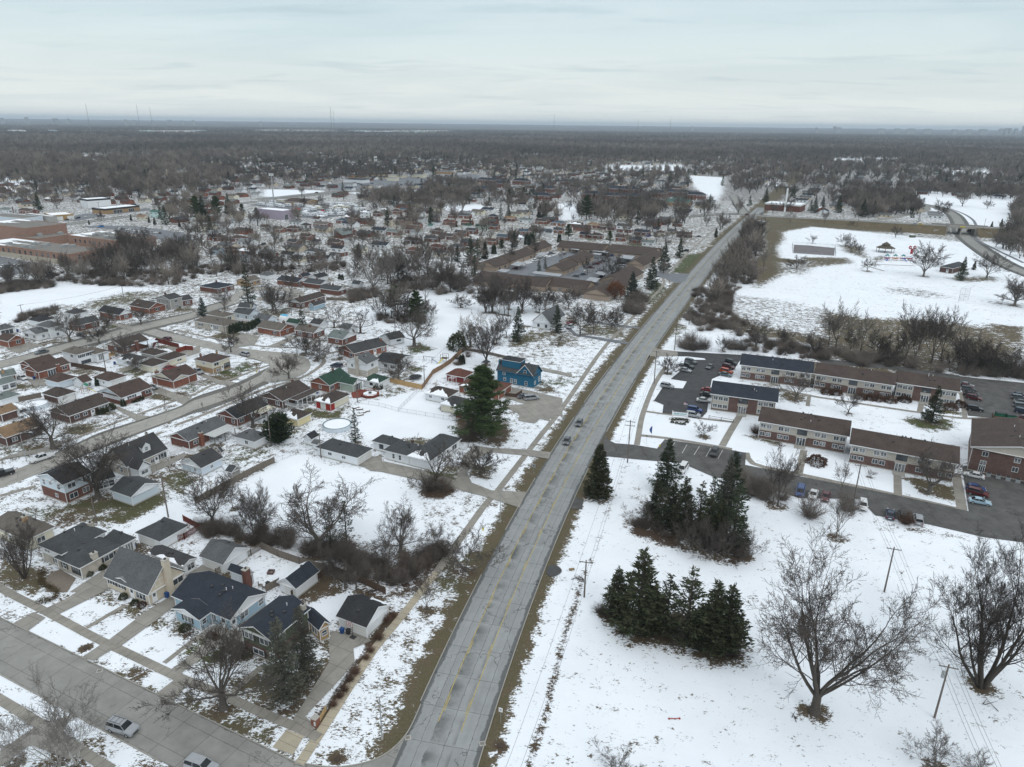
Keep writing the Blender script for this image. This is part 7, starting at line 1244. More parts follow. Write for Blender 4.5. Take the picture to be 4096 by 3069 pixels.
# masses nobody could count, instanced on points from trees that stand in the scene
def zd(name,pts,sources,label,cat,kindv='stuff'):
 """pts rows: x y z scale rot pick"""
 A=np.asarray(pts,float);me=bpy.data.meshes.new(name);me.vertices.add(len(A));me.vertices.foreach_set('co',A[:,:3].ravel())
 for nm,col in(('sc',3),('rz',4),('pk',5)):me.attributes.new(nm,'FLOAT','POINT').data.foreach_set('value',A[:,col].astype(np.float32))
 me.update();o=link(name,me);o['kind']=kindv;o[PQ]=label;o[Pu]=cat
 ng=bpy.data.node_groups.new(name,'GeometryNodeTree');ng.interface.new_socket(Yr,in_out='INPUT',socket_type=Yc);ng.interface.new_socket(Yr,in_out='OUTPUT',socket_type=Yc)
 gi=ng.nodes.new('NodeGroupInput');go=ng.nodes.new('NodeGroupOutput');jn=ng.nodes.new('GeometryNodeJoinGeometry');xu=ng.nodes.new('GeometryNodeInstanceOnPoints')
 for s_ in reversed(sources):
  oi=ng.nodes.new('GeometryNodeObjectInfo');oi.inputs[Qq].default_value=s_;oi.inputs['As Instance'].default_value=True;oi.transform_space='ORIGINAL';ng.links.new(oi.outputs[Yr],jn.inputs[0])
 def attr(nm):
  a=ng.nodes.new('GeometryNodeInputNamedAttribute');a.data_type='FLOAT';a.inputs['Name'].default_value=nm;return a.outputs['Attribute']
 cx=ng.nodes.new(SV);ng.links.new(attr('rz'),cx.inputs['Z']);cs=ng.nodes.new(SV);sc_=attr('sc')
 for ax in 'XYZ':ng.links.new(sc_,cs.inputs[ax])
 ng.links.new(gi.outputs[0],xu.inputs['Points']);ng.links.new(jn.outputs[0],xu.inputs['Instance']);xu.inputs['Pick Instance'].default_value=True;ng.links.new(attr('pk'),xu.inputs['Instance Index'])
 ng.links.new(cx.outputs[0],xu.inputs['Rotation']);ng.links.new(cs.outputs[0],xu.inputs[SW]);ng.links.new(xu.outputs[0],go.inputs[0])
 md=o.modifiers.new('instances','NODES');md.node_group=ng;return o
 # far woods, brush and far houses
FR=np.random.RandomState(3)
SRC_FAR=[]
for i,k_ in enumerate(far_kinds):
 g=G((Pp,(1500,1700,1850,1300)[i],(700,760,650,640)[i]));o=K[k_][1].place(g[0],g[1],1.1,i,PD,Qu);SRC_FAR.append(o)
g=G((SF,1100,140));SRC_CON=K['farcon'][1].place(g[0],g[1],1.1,0,'dark conifer in the middle of the park wood')
g=G((Ps,1000,420));SRC_BR=K[Qm][1].place(g[0],g[1],1.2,0,'tangled dark bush at the marsh edge');g=G((Ps,900,380));SRC_BR2=K[Pv][1].place(g[0],g[1],1.2,0,'grey brown bush at the marsh edge')
def zp(P,n,rng=FR):
 P=np.asarray(P);lo,hi=P.min(0),P.max(0);out=[]
 while len(out)<n:
  q=lo+rng.rand(n*2,2)*(hi-lo);d=zj(q[:,0],q[:,1],P);out+=list(q[d>0])
 return arr(out[:n])
def wood(poly,n,kinds,h,label,group):
 for x,y in zp(poly,n):
  k_=kinds[FR.randint(len(kinds))];H0,kd=K[k_];s=FR.uniform(*h)/H0;kd.place(float(x),float(y),s,FR.uniform(0,6),label,group)
wood(Gs(Pp,SX),42,[SB,S1,Sr,SG,S1],(11,17),PD,Qu)
wood(Gs(Pp,PV),10,[SB,SG,Sr],(8,13),'bare tree in the thicket below the school','bare trees of the school thicket')
wood(Gs(Pz,'0,900 0,720 300,700 700,780 1300,780 1300,860 700,880 300,930'),14,[Sr,SG,SB],(9,14),'bare tree along the creek behind the court','bare trees along the creek')
stuff=[]
hs_=arr([(o.location.x+6,o.location.y+4)for o in zx if o[Pu]in(Pj,Pt,PY)])
nt_=0
for x,y in zp(Gs('z','0,900 900,820 2000,760 2900,850 2700,1080 2450,1180 1900,1150 1500,1130 1000,1350 0,1560'),420):
 if nt_>64:break
 if np.min(np.hypot(hs_[:,0]-x,hs_[:,1]-y))<7 or abs(x-float(q0(y)))<14 or zj(arr([x]),arr([y]),Gs(Pp,'-700,330 800,330 1600,420 1900,640 2000,1040 800,1240 -500,1500'))[0]>0:continue
 nt_+=1;k_=(Sr,'mid1',SG,SB,S1,Sr)[FR.randint(6)];H0,kd=K[k_];kd.place(float(x),float(y),FR.uniform(8,14)/H0,FR.uniform(0,6),('bare tree in a yard','pale bare tree in a yard','dark bare tree in a yard')[int(k_[-1])%3],'bare trees between the brick ranch houses')
def qb(poly,n,lo,hi):
 for x,y in zp(poly,int(n*.5)):stuff.append((x,y,0,FR.uniform(lo,hi),FR.uniform(0,6),FR.randint(2)))
qb(Gs(SF,'165,285 262,290 290,470 210,560 225,700 60,770 30,900 -100,960 -160,900 -120,800 60,480'),520,.55,1.1)
qb(Gs(Ps,'720,20 1100,60 1120,300 1250,420 800,470 600,330 700,200'),330,.5,1.1);qb(Gs(Pp,'450,950 800,1015 1640,1025 2000,990 2071,880 1200,860 700,870'),250,.6,1.2)
qb(Gs(Pp,'0,1100 540,1040 540,1000 200,1000 0,1040'),170,.6,1.2);qb(Gs(SR,'120,260 300,190 560,160 600,90 400,110 200,170'),60,.5,1.);qb(Gs(P5,'380,1480 840,1230 860,1300 560,1560 380,1600'),90,.4,.9);qb(Gs(P5,'0,1330 380,1440 380,1560 0,1560'),45,.5,1.)
qb(Gs(Pq,'160,1120 250,1000 480,1020 620,1180 400,1160'),38,.5,1.);qb(Gs(Pq,'650,1190 800,1080 1050,1120 1100,1250 900,1260'),46,.5,1.);qb(Gs(Pq,'1150,1290 1300,1240 1700,1240 1780,1420 1300,1330'),50,.5,1.)
qb(Gs(Pz,'0,930 650,900 1400,880 1760,860 1750,790 1300,820 600,810 0,830'),200,.5,1.1);qb(Gs(Ps,'1150,440 2071,690 2071,760 1500,700 1200,650 1180,520'),120,.4,1.);qb(Gs(Py,'0,1200 300,1130 350,1060 0,1090'),80,.6,1.1);qb(Gs(S2,'1340,1130 1500,1120 1510,1000 1400,960 1360,1040'),50,.9,1.6)
qb(Gs(Pf,'1150,1600 1330,1620 1250,1430 1130,1480'),26,.4,.8);qb(Gs(Pf,'1150,650 1250,690 1100,860 980,860 1090,760'),20,.3,.7)
zd('undergrowth',stuff,[SRC_BR,SRC_BR2],'tangled bare undergrowth in belts along the park, creek and road','undergrowth')
pts=[];con=[]
BL=[Gs(SF,'1390,60 2212,105 2212,300 1880,290 1700,220 1500,160'),Gs(SF,'-300,330 0,330 150,180 2300,290 2500,1500 -400,1200'),Gs(Pz,'740,120 1200,90 2000,160 2071,340 1200,340 760,330'),Gs(Pp,'-700,260 700,230 1560,160 1650,420 2000,560 1700,620 -700,1300'),Gs(PK,'60,790 80,730 560,740 600,760 300,800'),Gs(PK,'800,760 1300,730 1600,760 1200,800'),Gs(Su,'470,300 840,300 860,330 480,325'),Gs(PK,'650,690 1900,590 2000,640 1300,700'),Gs(S2,'740,150 915,130 915,280 780,290'),Gs(Py,'900,210 1300,170 1500,230 1100,250'),Gs(S2,'2090,330 2212,0 2300,0 2212,330'),Gs(QP,'720,430 970,440 950,470 720,480'),Gs(SY,'0,380 90,385 90,405 0,400'),Gs(SY,'320,268 660,268 650,285 330,290'),Gs(SY,'860,325 1120,325 1100,350 860,345'),Gs(Su,'880,350 1050,360 1040,440 1000,490 900,400')]
SNOWY=[(BL[0],.97),(BL[4],.98),(BL[5],.96),(BL[6],.95),(BL[8],.96),(BL[9],.95),(BL[11],.97),(BL[12],.95),(BL[13],.96),(BL[14],.96),(BL[15],.9),(Gs(QP,'0,620 170,610 360,740 0,760'),.95),(Gs(SY,'690,420 1271,445 1271,480 720,450'),.95),(Gs(QP,'1220,800 1370,795 1360,830 1230,830'),.95)]
cell=15.
def tone(x,y):
 v=sin(x*.006+2*sin(y*.002))+sin(y*.0045+1.5*sin(x*.0031))+FR.uniform(-1.3,1.3)
 return 1 if v>1.else(2 if v<-.9 else(0 if v<0 else 3))
for x_,y_ in zp(Gs('z','0,600 330,640 700,640 960,700 900,760 600,780 300,740 0,740'),900):pts.append((x_,y_,0,FR.uniform(1.,1.6),FR.uniform(0,6),1 if FR.rand()<.6 else 3))
for y in np.arange(560,2300,cell):
 xs=np.arange(-y*.80,y*.80,cell);n=len(xs);X=xs+FR.uniform(-6,6,n);Y=y+FR.uniform(-6,6,n);d=np.hypot(X,Y)
 dens=.40+.34*np.sin(X*.011+1.3)*np.sin(Y*.0085+.4)+.22*np.sin(X*.029+Y*.017)+.5*np.clip((d-1200)/1300,0,1)
 ok=FR.rand(n)<dens
 st=(np.abs(((X*.894-Y*.447)%92)-46)<9)&(d<1900)&(X<q0(Y)-20);ok&=~st
 ok&=(np.abs(X-q0(Y))>12)|(Y>830)
 for P_ in BL:ok&=zj(X,Y,P_)<0
 for x_,y_ in zip(X[ok],Y[ok]):(con if FR.rand()<.12 else pts).append((x_,y_,0,FR.uniform(.75,1.5),FR.uniform(0,6),tone(x_,y_)))
for y in np.arange(400,560,cell):
 xs=np.arange(-y*.8,float(q0(y))-20,cell);X=xs+FR.uniform(-6,6,len(xs));Y=y+FR.uniform(-6,6,len(xs));ok=FR.rand(len(xs))<.8
 for P_ in BL+[Gs(Py,Pg),Gs(S2,'0,700 700,440 1640,520 1640,700 1300,1000 0,900')]:ok&=zj(X,Y,P_)<0
 for x_,y_ in zip(X[ok],Y[ok]):
  if np.min(np.hypot(hs_[:,0]-x_,hs_[:,1]-y_))>6.5:pts.append((x_,y_,0,FR.uniform(.55,1.),FR.uniform(0,6),FR.randint(4)))
y=2300.
while y<9500:
 cl=15*(y/2300)**.9;xs=np.arange(-y*.80,y*.80,cl);n=len(xs);X=xs+FR.uniform(-.4,.4,n)*cl;Y=y+FR.uniform(-.4,.4,n)*cl;s_=(y/2300)**.45
 ok=FR.rand(n)<.86
 for x_,y_ in zip(X[ok],Y[ok]):(con if FR.rand()<.07 else pts).append((x_,y_,0,FR.uniform(.7,1.5)*min(1.5,s_),FR.uniform(0,6),tone(x_,y_)))
 y+=cl
print('far trees',len(pts),len(con))
zd(QE,pts,SRC_FAR,'bare winter woods and street trees stretching to the horizon',QE)
zd('evergreen_woodland',[(a,b_,c_,d_,e_,0)for a,b_,c_,d_,e_,f_ in con],[SRC_CON],'dark evergreens scattered through the far woods',QE)
st2=[]
for P_,n in((Gs(Pp,SX),26),(Gs(Pp,PV),6),(Gs(SF,'165,285 262,300 270,470 200,560 215,700 60,760 -60,900 -120,800 60,480'),75),(Gs(SF,'880,110 1000,230 1240,215 1420,190 1440,150 1360,60 900,40'),300),(Gs(SF,'2000,440 2212,560 2300,300 2100,310 2010,400'),60),(Gs(SF,'1380,40 2212,85 2212,40 1380,0'),180),(Gs(SF,'2110,300 2212,330 2212,100 2130,150'),70),(Gs(S2,'900,290 1600,300 1700,200 1560,140 1100,170 930,200'),120),(Gs(Py,'0,130 900,240 1250,180 1200,80 400,60'),170),(Gs(PK,'1300,820 1800,840 1900,720 1650,650 1450,760'),70)):
 for x_,y_ in zp(P_,n):st2.append((x_,y_,0,FR.uniform(.7,1.25),FR.uniform(0,6),FR.randint(4)))
zd('park_wood',st2,SRC_FAR,'bare woods around the park lawn and behind the brick rows',QE)
b=MB();rs=arr([9300,10500,12000,14000,17000,21000,25000,30500.]);aa_=np.linspace(rad(-50),rad(50),200);h_=lambda i,j:11+min(66,(rs[min(i,7)]-9300)/190)+2.5*sin(j*1.7+i)+1.5*sin(j*.6+2*i)
for i,r_ in enumerate(rs):
 for j,a_ in enumerate(aa_):b.v.append((r_*sin(a_),r_*cos(a_),h_(i,j)))
k_=b.mi(qa('canopy_far',(.105,.10,.10),.95,.3,.004))
for i in range(len(rs)-1):
 for j in range(len(aa_)-1):q=i*200+j;b.f.append((q,q+1,q+201,q+200));b.m.append(k_)
for j in range(len(aa_)-1):
 i0=len(b.v);(x0_,y0_,z0_),(x1_,y1_,z1_)=b.v[j],b.v[j+1];b.v+=[(x0_,y0_,0),(x1_,y1_,0)];b.f.append((i0,i0+1,j+1,j));b.m.append(k_)
o=b.build('distant_forest');o['kind']='stuff';o[PQ]='unbroken winter forest on the horizon';o[Pu]='forest'
HM=[]
for i,(rf,wl)in enumerate(((Si,Sb),(Sk,Sc),(PC,Sa),(Sq,Sb),(Sj,Sp),(ST,Sa),(S6,Sc),(Sg,PH))):
 b=MB();L,Wd,z=13.5,8.5,2.7;b.box(.4,.4,0,L-.4,Wd-.4,z-.05,W[wl]);
 for xy in slopes_of(L,Wd,z,1.8,SY).values():b.poly(xy,R[rf])
 for xx in(.38,L-.38):b.poly([(xx,.4,z),(xx,Wd-.4,z),(xx,Wd/2,z+1.65)],W[wl])
 for k in range(3):b.box(1.6+k*4.,.34,1.,3.2+k*4.,.4,2.1,z3)
 b.box(9.,Wd*.5-.4,z,9.9,Wd*.5+.4,z+2.4,W[Sc])
 if i%2==0:
  S_=slopes_of(L,Wd,z+.06,1.8,SY)[2];b.poly(S_,zr)
 HM.append(b.mesh(Q7))
cnt=0;spare=[]
for u in np.arange(-34,34):
 for v in np.arange(-12,100):
  X=u*44+FR.uniform(-3,3);Yv=v*19+FR.uniform(-2,2);zw=14 if v%2 else-14
  x=(X)*.894+(Yv)*.447;y_=-X*.447+Yv*.894+300
  d=hypot(x,y_)
  if not(440<d<2100)or abs(x)>y_*.76:continue
  if abs(x-float(q0(y_)))<30 or FR.rand()<.25:continue
  if any(zj(arr([x]),arr([y_]),P_)[0]>-12 for P_ in BL+[Gs(S2,'-100,700 700,420 1700,480 1720,760 1300,1100 -100,1000')])or(d<520 and y_<470):continue
  if any(hypot(m_[0]-x,m_[1]-y_)<16 for m_ in[(o.location.x,o.location.y)for o in zx if o[Pu]in(Pj,Pt,PF,'row house',PY)]):continue
  spare.append((d,x,y_))
spare.sort();wall_n=(QH,Q6,Sa,QH,Sp,Sa,Q6,PH);roof_n=(Si,Sk,'light grey','dark brown','grey brown',ST,Yx,Sg)
for n_,(d,x,y_)in enumerate(spare[:130]):
 i=FR.randint(8);o=link(Q7,HM[i],None,(x,y_,0),rad(-26.5)+rad(90)*(FR.rand()<.15));tag(o,'small distant %s house with a %s roof among bare trees'%(wall_n[i],roof_n[i]),Pj,'distant ranch houses among trees')
src_h=[o for o in zx if o.name.startswith(Q7)][:6]
zd('distant_suburb',[(x,y_,0,1.,rad(-26.5),FR.randint(6))for d,x,y_ in spare[130:]],src_h,'rows of tiny distant houses among the far trees','suburb')
for P_,cv in SNOWY:paint_area(P_,cv,0,8)
def bx(t,n,*a):b=MB();b.box(*a);return b.build(n,t)
# vehicles
CARCOL=dict(silver=(.31,.325,.345),white=(.66,.67,.68),black=(.018,.019,.021),grey=(.09,.10,.11),blue=(.02,.05,.17),red=(.20,.015,.018),maroon=(.09,.012,.016),orange=(.45,.07,.02),teal=(.05,.085,.095),lightblue=(.33,.47,.56),darkblue=(.02,.03,.06),green=(.03,.08,.06),yellow=(.6,.42,.05),cream=(.6,.57,.5),brightblue=(.02,.16,.45))
PROF=dict(sedan=dict(L=4.7,W=1.82,body=[(0,.35),(.02,.62),(.25,.74),(1.35,.92),(3.75,.96),(4.55,.90),(4.7,.65),(4.66,.32)],cab=[(1.25,.90),(2.0,1.38),(2.35,1.43),(3.1,1.42),(3.4,1.36),(4.05,.95)]),suv=dict(L=4.6,W=1.86,body=[(0,.4),(.02,.78),(.25,.92),(1.25,1.08),(4.4,1.12),(4.58,.95),(4.6,.38)],cab=[(1.15,1.06),(1.8,1.62),(2.2,1.70),(4.0,1.70),(4.3,1.62),(4.52,1.1)]),van=dict(L=5.0,W=1.95,body=[(0,.38),(.02,.75),(.2,.9),(.95,1.08),(4.85,1.12),(5.0,.9),(5.,.36)],cab=[(.85,1.06),(1.7,1.66),(2.1,1.75),(4.6,1.75),(4.85,1.65),(4.95,1.1)]),pickup=dict(L=5.6,W=1.95,body=[(0,.45),(.02,.9),(.2,1.02),(1.45,1.14),(5.5,1.16),(5.6,1.0),(5.58,.45)],cab=[(1.4,1.1),(2.05,1.72),(2.4,1.80),(3.35,1.80),(3.6,1.72),(3.7,1.14)]),hatch=dict(L=4.3,W=1.8,body=[(0,.36),(.02,.66),(.22,.8),(1.15,.96),(4.0,1.02),(4.28,.85),(4.3,.34)],cab=[(1.0,.94),(1.8,1.42),(2.2,1.49),(3.3,1.47),(3.7,1.38),(4.2,1.0)]))
def car_parts(kind_,zk):
 key=('car',kind_,zk)
 if key in qr:return qr[key]
 P=PROF[kind_];w=P['W']/2;cm=paint('car_'+zk,CARCOL[zk]);b=MB();bd=P[Yn];n=len(bd);k=b.mi(cm)
 rings=[]
 def ring(y,inset):
  i=len(b.v);cx_=sum(x for x,_ in bd)/n
  for x,z in bd:b.v.append((x+(cx_-x)*inset*.05,y,z-(inset*.06 if z>.5 else-inset*.03)))
  return i
 rs_=[ring(-w*.99,1.),ring(-w*.86,.0),ring(w*.86,.0),ring(w*.99,1.)]
 for a_,c_ in zip(rs_[:-1],rs_[1:]):
  for j in range(n):b.f.append((a_+j,a_+(j+1)%n,c_+(j+1)%n,c_+j));b.m.append(k)
 b.f.append(tuple(rs_[0]+j for j in range(n))[::-1]);b.f.append(tuple(rs_[3]+j for j in range(n)));b.m+=[k,k]
 cab=P['cab'];m_=len(cab);zt=max(z for _,z in cab)
 top=[(x,z)for x,z in cab[1:-1]];i0=len(b.v)
 for y in(-w*.70,w*.70):
  for x,z in top:b.v.append((x,y,z+.02))
 t_=len(top)
 for j in range(t_-1):b.f.append((i0+j,i0+j+1,i0+t_+j+1,i0+t_+j));b.m.append(k)
 for sg in(-1,1):
  for(xa,za),(xb,zb_)in((cab[0],cab[1]),(cab[-1],cab[-2])):b.bar((xa,sg*w*.86,za),(xb,sg*w*.71,zb_),.045,.04,cm,4)
  xm=(cab[1][0]+cab[-2][0])/2;b.bar((xm,sg*w*.90,1.),(xm,sg*w*.715,zt),.045,.04,cm,4)
  for(xa,za),(xb,zb_)in zip(top[:-1],top[1:]):b.bar((xa,sg*w*.70,za),(xb,sg*w*.70,zb_),.04,.04,cm,4)
  xr=cab[0][0]+.15;b.box(xr,sg*w*1.0-.02 if sg>0 else-w-.2,.95,xr+.16,sg*w+.2 if sg>0 else-w+.02,1.1,cm)
 b.box(.02,-w*.5,.42,-.02,w*.5,.60,qw);b.box(P[SA]-.01,-.3,.55,P[SA]+.02,.3,.7,qj)
 body=b.mesh(Yn);g=MB();gl=zg.get(Q8)
 if gl is None:
  gl=bpy.data.materials.new(Q8);nt,bb=nodes(gl);bb.inputs[S4].default_value=(.02,.024,.028,1);bb.inputs[SS].default_value=.06;zg[Q8]=gl
 i=len(g.v);kk=g.mi(gl)
 for y0_,y1_ in((-w*.88,-w*.69),(w*.88,w*.69)):
  for x,z in cab:
   f=(z-cab[0][1])/(zt-cab[0][1]);g.v.append((x,y0_+(y1_-y0_)*max(0,f),z-.01))
 for j in range(m_-1):g.f.append((i+j,i+j+1,i+m_+j+1,i+m_+j));g.m.append(kk)
 g.f.append(tuple(i+j for j in range(m_)));g.f.append(tuple(i+m_+j for j in range(m_))[::-1]);g.m+=[kk,kk];glass=g.mesh('windows')
 if Qf not in qr:
  v=MB();v.bar((0,-.11,0),(0,.11,0),.34,.34,RUBBER,14);v.bar((0,-.115,0),(0,.115,0),.21,.21,qf,10);qr[Qf]=v.mesh(Qf)
  v=MB();v.box(-.03,-.17,-.07,.1,.17,.07,qa('headlight_glass',(.6,.62,.62),.2,.05));qr[Qw]=v.mesh(Qw);v=MB();v.box(-.08,-.13,-.12,.03,.13,.12,qa('taillight_red',(.25,.01,.01),.3,.05));qr[Qv]=v.mesh(Qv)
 qr[key]=(body,glass);return qr[key]
NAMEC=dict(silver=SD,white=Sa,black=Sh,grey='dark grey',blue=Ss,red=Pa,maroon=SZ,orange=Sb,teal='dark teal',lightblue='light blue',darkblue='dark blue',green=Pc,yellow=PW,cream=Sp,brightblue='bright blue')
NAMEK=dict(sedan=Se,suv=Sv,van='minivan',pickup='pickup truck',hatch='hatchback')
def car(kind_,zk,c,xn,yn,xt,yt,where,group=None,far=False,z=0.):
 """nose and tail sighted at bonnet height"""
 a,b_=G((c,xn,yn),z+.9),G((c,xt,yt),z+.9);d=b_-a;d/=norm(d);mid=(a+b_)/2;P=PROF[kind_];q=mid-d*P[SA]/2;ang=atan2(d[1],d[0])
 t=empty('car' if kind_ not in(Pr,'van')else('pickup_truck' if kind_==Pr else 'minivan'),q[0],q[1],ang,('%s %s %s'%(NAMEC[zk],NAMEK[kind_],where)),'car' if kind_!=Pr else 'pickup truck',group,z)
 bm_,gm_=car_parts(kind_,zk);link(Yn,bm_,t);link('windows',gm_,t);w=P['W']/2
 if not far:
  for x in(.85,P[SA]-.9):
   for s_ in(-1,1):link(Qf,qr[Qf],t,(x,s_*(w-.10),.34))
  for s_ in(-1,1):link(Qw,qr[Qw],t,(.06,s_*w*.68,.72));link(Qv,qr[Qv],t,(P[SA]-.03,s_*w*.78,.82))
 return t
t=car(Sv,SD,Pe,1095,1355,885,1290,'driving on the lower left street with a roof rack')
for s_ in(-.5,.5):b=MB();b.bar((1.9,s_,1.78),(4.1,s_,1.78),.03,.03,qw,5);b.build('roof_rail',t)
for x in(2.2,3.0,3.8):b=MB();b.bar((x,-.5,1.78),(x,.5,1.78),.02,.02,qw,5);b.build('roof_bar',t)
car(Sv,SD,Pe,1730,1670,1525,1600,'at the bottom edge of the street');car('hatch',Sg,P5,1980,290,2010,215,'driving towards the camera on the main road, nearer of two');car('hatch',Sg,PR,140,118,168,58,'driving towards the camera behind the nearer car')
car(Pr,Sa,PS,270,445,500,372,'parked at the kerb beside the street lamp');car(Pr,Sh,PS,-100,585,110,530,'parked at the kerb at the left edge');car(Se,Sg,SR,355,545,500,515,'parked on the street before the white split level');car(Sv,SZ,SR,1672,385,1780,410,'on the side street beside the red fence')
car(Se,Sh,SR,795,345,885,362,'parked in the driveway of the sea grey ranch');car(Se,Sg,SR,1600,905,1535,885,'parked in the drive of the white gabled ranch');car(Se,Pa,SR,1810,680,1705,705,'parked behind the brick pier garage');car(Pr,SD,Pb,265,745,200,720,'parked beside the cream and tan house');car(Sv,SD,Pb,665,535,775,570,'parked by the kerb before the cul de sac');car(Sv,SU,Pb,1620,665,1725,680,'parked beside the tapered chimney house')
car(Se,Sa,SR,270,810,190,780,'in the drive of the patio door ranch');car('van',SD,Pf,1925,1130,1835,1140,'parked on the deep blue house drive');car(Se,Sg,Pf,1845,1105,1755,1125,'parked beside the silver minivan by the deck');car(Sv,SD,S2,818,1240,868,1215,'parked beside the white cape');car(Sv,Sp,S2,895,1160,820,1165,'behind the white cape conifer');car(Se,Pa,S2,880,1185,828,1192,'near the white cape drive')
car(Sv,SD,PR,1275,25,1130,5,'parked beside the apartment sign');car(Sv,Ss,Ps,800,1270,650,1245,'beside the small flag in the car park');car(Se,Sa,Ps,892,1165,745,1150,'parked before the short navy block');car(Se,Sh,Ps,900,1110,808,1090,'half behind the short navy block');car(Se,Pa,Ps,905,1060,828,1045,'tucked beside the short navy block')
car(Sv,SD,Ps,505,1025,372,1000,'parked alone by the snow island');car(Se,Sg,Ps,845,835,918,788,'driving through the car park');car(Sv,Sg,Ps,745,775,622,745,'top car of the three beside the lone tree');car(Pr,Sh,Ps,720,825,560,790,'middle of the three beside the lone tree');car(Se,SD,Ps,690,860,558,832,'nearest of the three beside the lone tree')
car(Sv,Sh,Ps,1165,785,1038,752,'farthest of the four before the navy long block');car(Sv,SZ,Ps,1140,830,1008,800,'second of the four before the navy long block');car(Sv,Sb,Ps,1115,875,992,848,'boxy and third of the four before the long block');car(Se,QG,Ps,1105,905,975,880,'nearest of the four before the long block')
car(Sv,Sh,PR,1385,390,1410,330,'nose out in the marked bay by the apartments');car(Se,SU,PR,1585,425,1625,370,'in the marked bay nearest the apartment block');car('van',Sa,PR,1090,530,1125,480,'half hidden behind the tall grove spruce')
car(Sv,Sa,Qa,590,890,592,800,'boxy in the rear row beside the tan thicket');car(Se,SU,Qa,845,885,840,965,'in the rear row with a dark windscreen');car(Sv,Sh,Qa,955,895,962,980,'in the rear row beside a small bush');car(Sv,SD,Qa,1095,930,1105,1015,'with roof rails at the end of the rear row')
car(Se,Sa,Qa,125,770,145,715,'in the rear row behind the brown thicket');car(Se,SZ,Qa,240,790,255,735,'hidden by twigs in the rear row');car('van',Ss,Qa,10,740,20,690,'at the left of the rear row');car(Se,Sg,Qa,470,830,475,780,'behind the utility pole in the rear row')
car(Se,Sa,Qa,1515,545,1715,590,'parked under the three storey block');car('hatch',Ss,Qa,1735,705,1525,665,'first of three at the end of the rear court');car(Sv,SZ,Qa,1765,760,1535,700,'red and between the blue and light blue ones');car(Se,'lightblue',Qa,1790,830,1545,785,'with a dark roof at the rear court')
for i,(kd_,co_,x0,y0,x1,y1)in enumerate(((Se,SD,1530,1010,1415,985),(Se,SZ,1525,1020,1418,1008),(Sv,Sg,1575,1055,1422,1035),(Se,Sh,1605,1105,1440,1085),(Sv,SZ,1632,1150,1478,1120),(Sv,Sh,1655,1260,1475,1235),(Se,SU,2100,1110,1948,1095),(Sv,Sg,2100,1145,1950,1125),(Se,Sh,2110,1185,1990,1172),(Sv,Sg,2110,1225,1985,1212),(Sv,SU,2120,1290,2010,1265),(Se,SZ,2130,1350,2040,1335))):car(kd_,co_,QU,x0,y0,x1,y1,'in the court behind the long block','cars in the court behind the long block')
for i,(kd_,co_,x0,y0,x1,y1,w_)in enumerate(((Se,SZ,330,712,388,712,'under the left row carport'),(Sv,Sa,500,640,553,635,'before the middle left townhouse'),(Pr,Sg,640,585,702,578,'beside the carport of the left row'),(Se,SZ,980,705,1048,705,'in the court facing the central row'),(Sv,Sa,962,735,1030,737,'in the court below the maroon car'),(Se,SU,920,765,978,762,'in the court below the white suv'),(Se,Sg,862,775,925,782,'nearest the white bins in the court'),(Sv,SZ,1042,672,1098,672,'in the court above the maroon sedan'),(Se,SZ,1075,655,1125,660,'farther maroon one in the court'),(Se,Sh,1115,645,1152,652,'farthest black one in the court'),(Sv,Sh,1270,665,1335,668,'under the right carport'),('van',Sa,1258,695,1325,698,'white with a rack in the court'),(Sv,SD,992,872,1048,872,'beside the russet oak carport'),(Sv,Sh,1085,790,1150,792,'in the shade of the entrance carport'),(Sv,Sh,1845,555,1882,558,'in the drive by the side street'),(Se,Ss,1190,600,1235,597,'beside the back right carport'))):car(kd_,co_,S2,x0,y0,x1,y1,w_,far=i>10)
for c,kd_,co_,x0,y0,x1,y1,w_ in((SF,Se,SD,1382,268,1425,270,QQ),(SF,Se,PW,1428,268,1460,270,QQ),(SF,Se,Sh,1620,283,1660,284,'driving onto the bridge'),(SF,Se,SZ,147,196,180,200,'turning at the crossroads'),(SF,Sv,Pa,192,248,210,232,'waiting at the crossroads'),(SF,Se,Pa,200,240,215,222,'second one waiting at the crossroads'),(SF,Sv,SD,248,190,290,192,'leaving the crossroads'),(SF,Pr,Sa,1420,358,1455,350,'parked on the park grass'),(Pz,Sv,Sh,885,592,940,578,'parked on the curving middle street'),(Pz,Se,SU,388,612,450,604,'parked before the light blue house'),(Py,Se,QG,705,270,752,262,'parked at the snowy corner'),(Py,Se,Sa,1540,478,1580,470,'driving on the back street'),(Py,Sv,Sa,1875,760,1942,745,'beside the left row carport, farther'),(Py,Se,Sa,1135,525,1185,518,'parked before the brick row'),(Pp,Sv,'brightblue',1010,405,1075,400,'alone in the school car park'),(Pp,Se,Sa,872,300,925,292,'beside the orange garage shop'),(Pp,Sv,SU,770,318,840,308,'leaving the orange garage shop'),(Pp,Se,Sg,665,335,715,328,'before the orange garage shop'),(Pp,Se,Sa,718,330,760,322,'beside the grey car at the orange shop'),(Pp,Se,Sa,1565,1150,1622,1155,'behind the greige split level'),(S2,Sv,Ss,1508,430,1560,425,'before the navy roofed brick house'),(S2,Se,Sg,1958,430,1996,430,'by the last house of the side street')):
 car(kd_,co_,c,x0,y0,x1,y1,w_,far=True,z=(5.2 if c==SF and 1300<x0<1700 and y0<300 else 0))
VR=random.Random(4)
for i in range(17):
 x=1232+i*26;y=428+i*2.6;car(VR.choice((Sv,Se)),VR.choice((Sa,SD,Sa,Sg,SD,Sh)),Pp,x,y+4,x+14,y-9,'in the far row of the school car park',Qx,far=True)
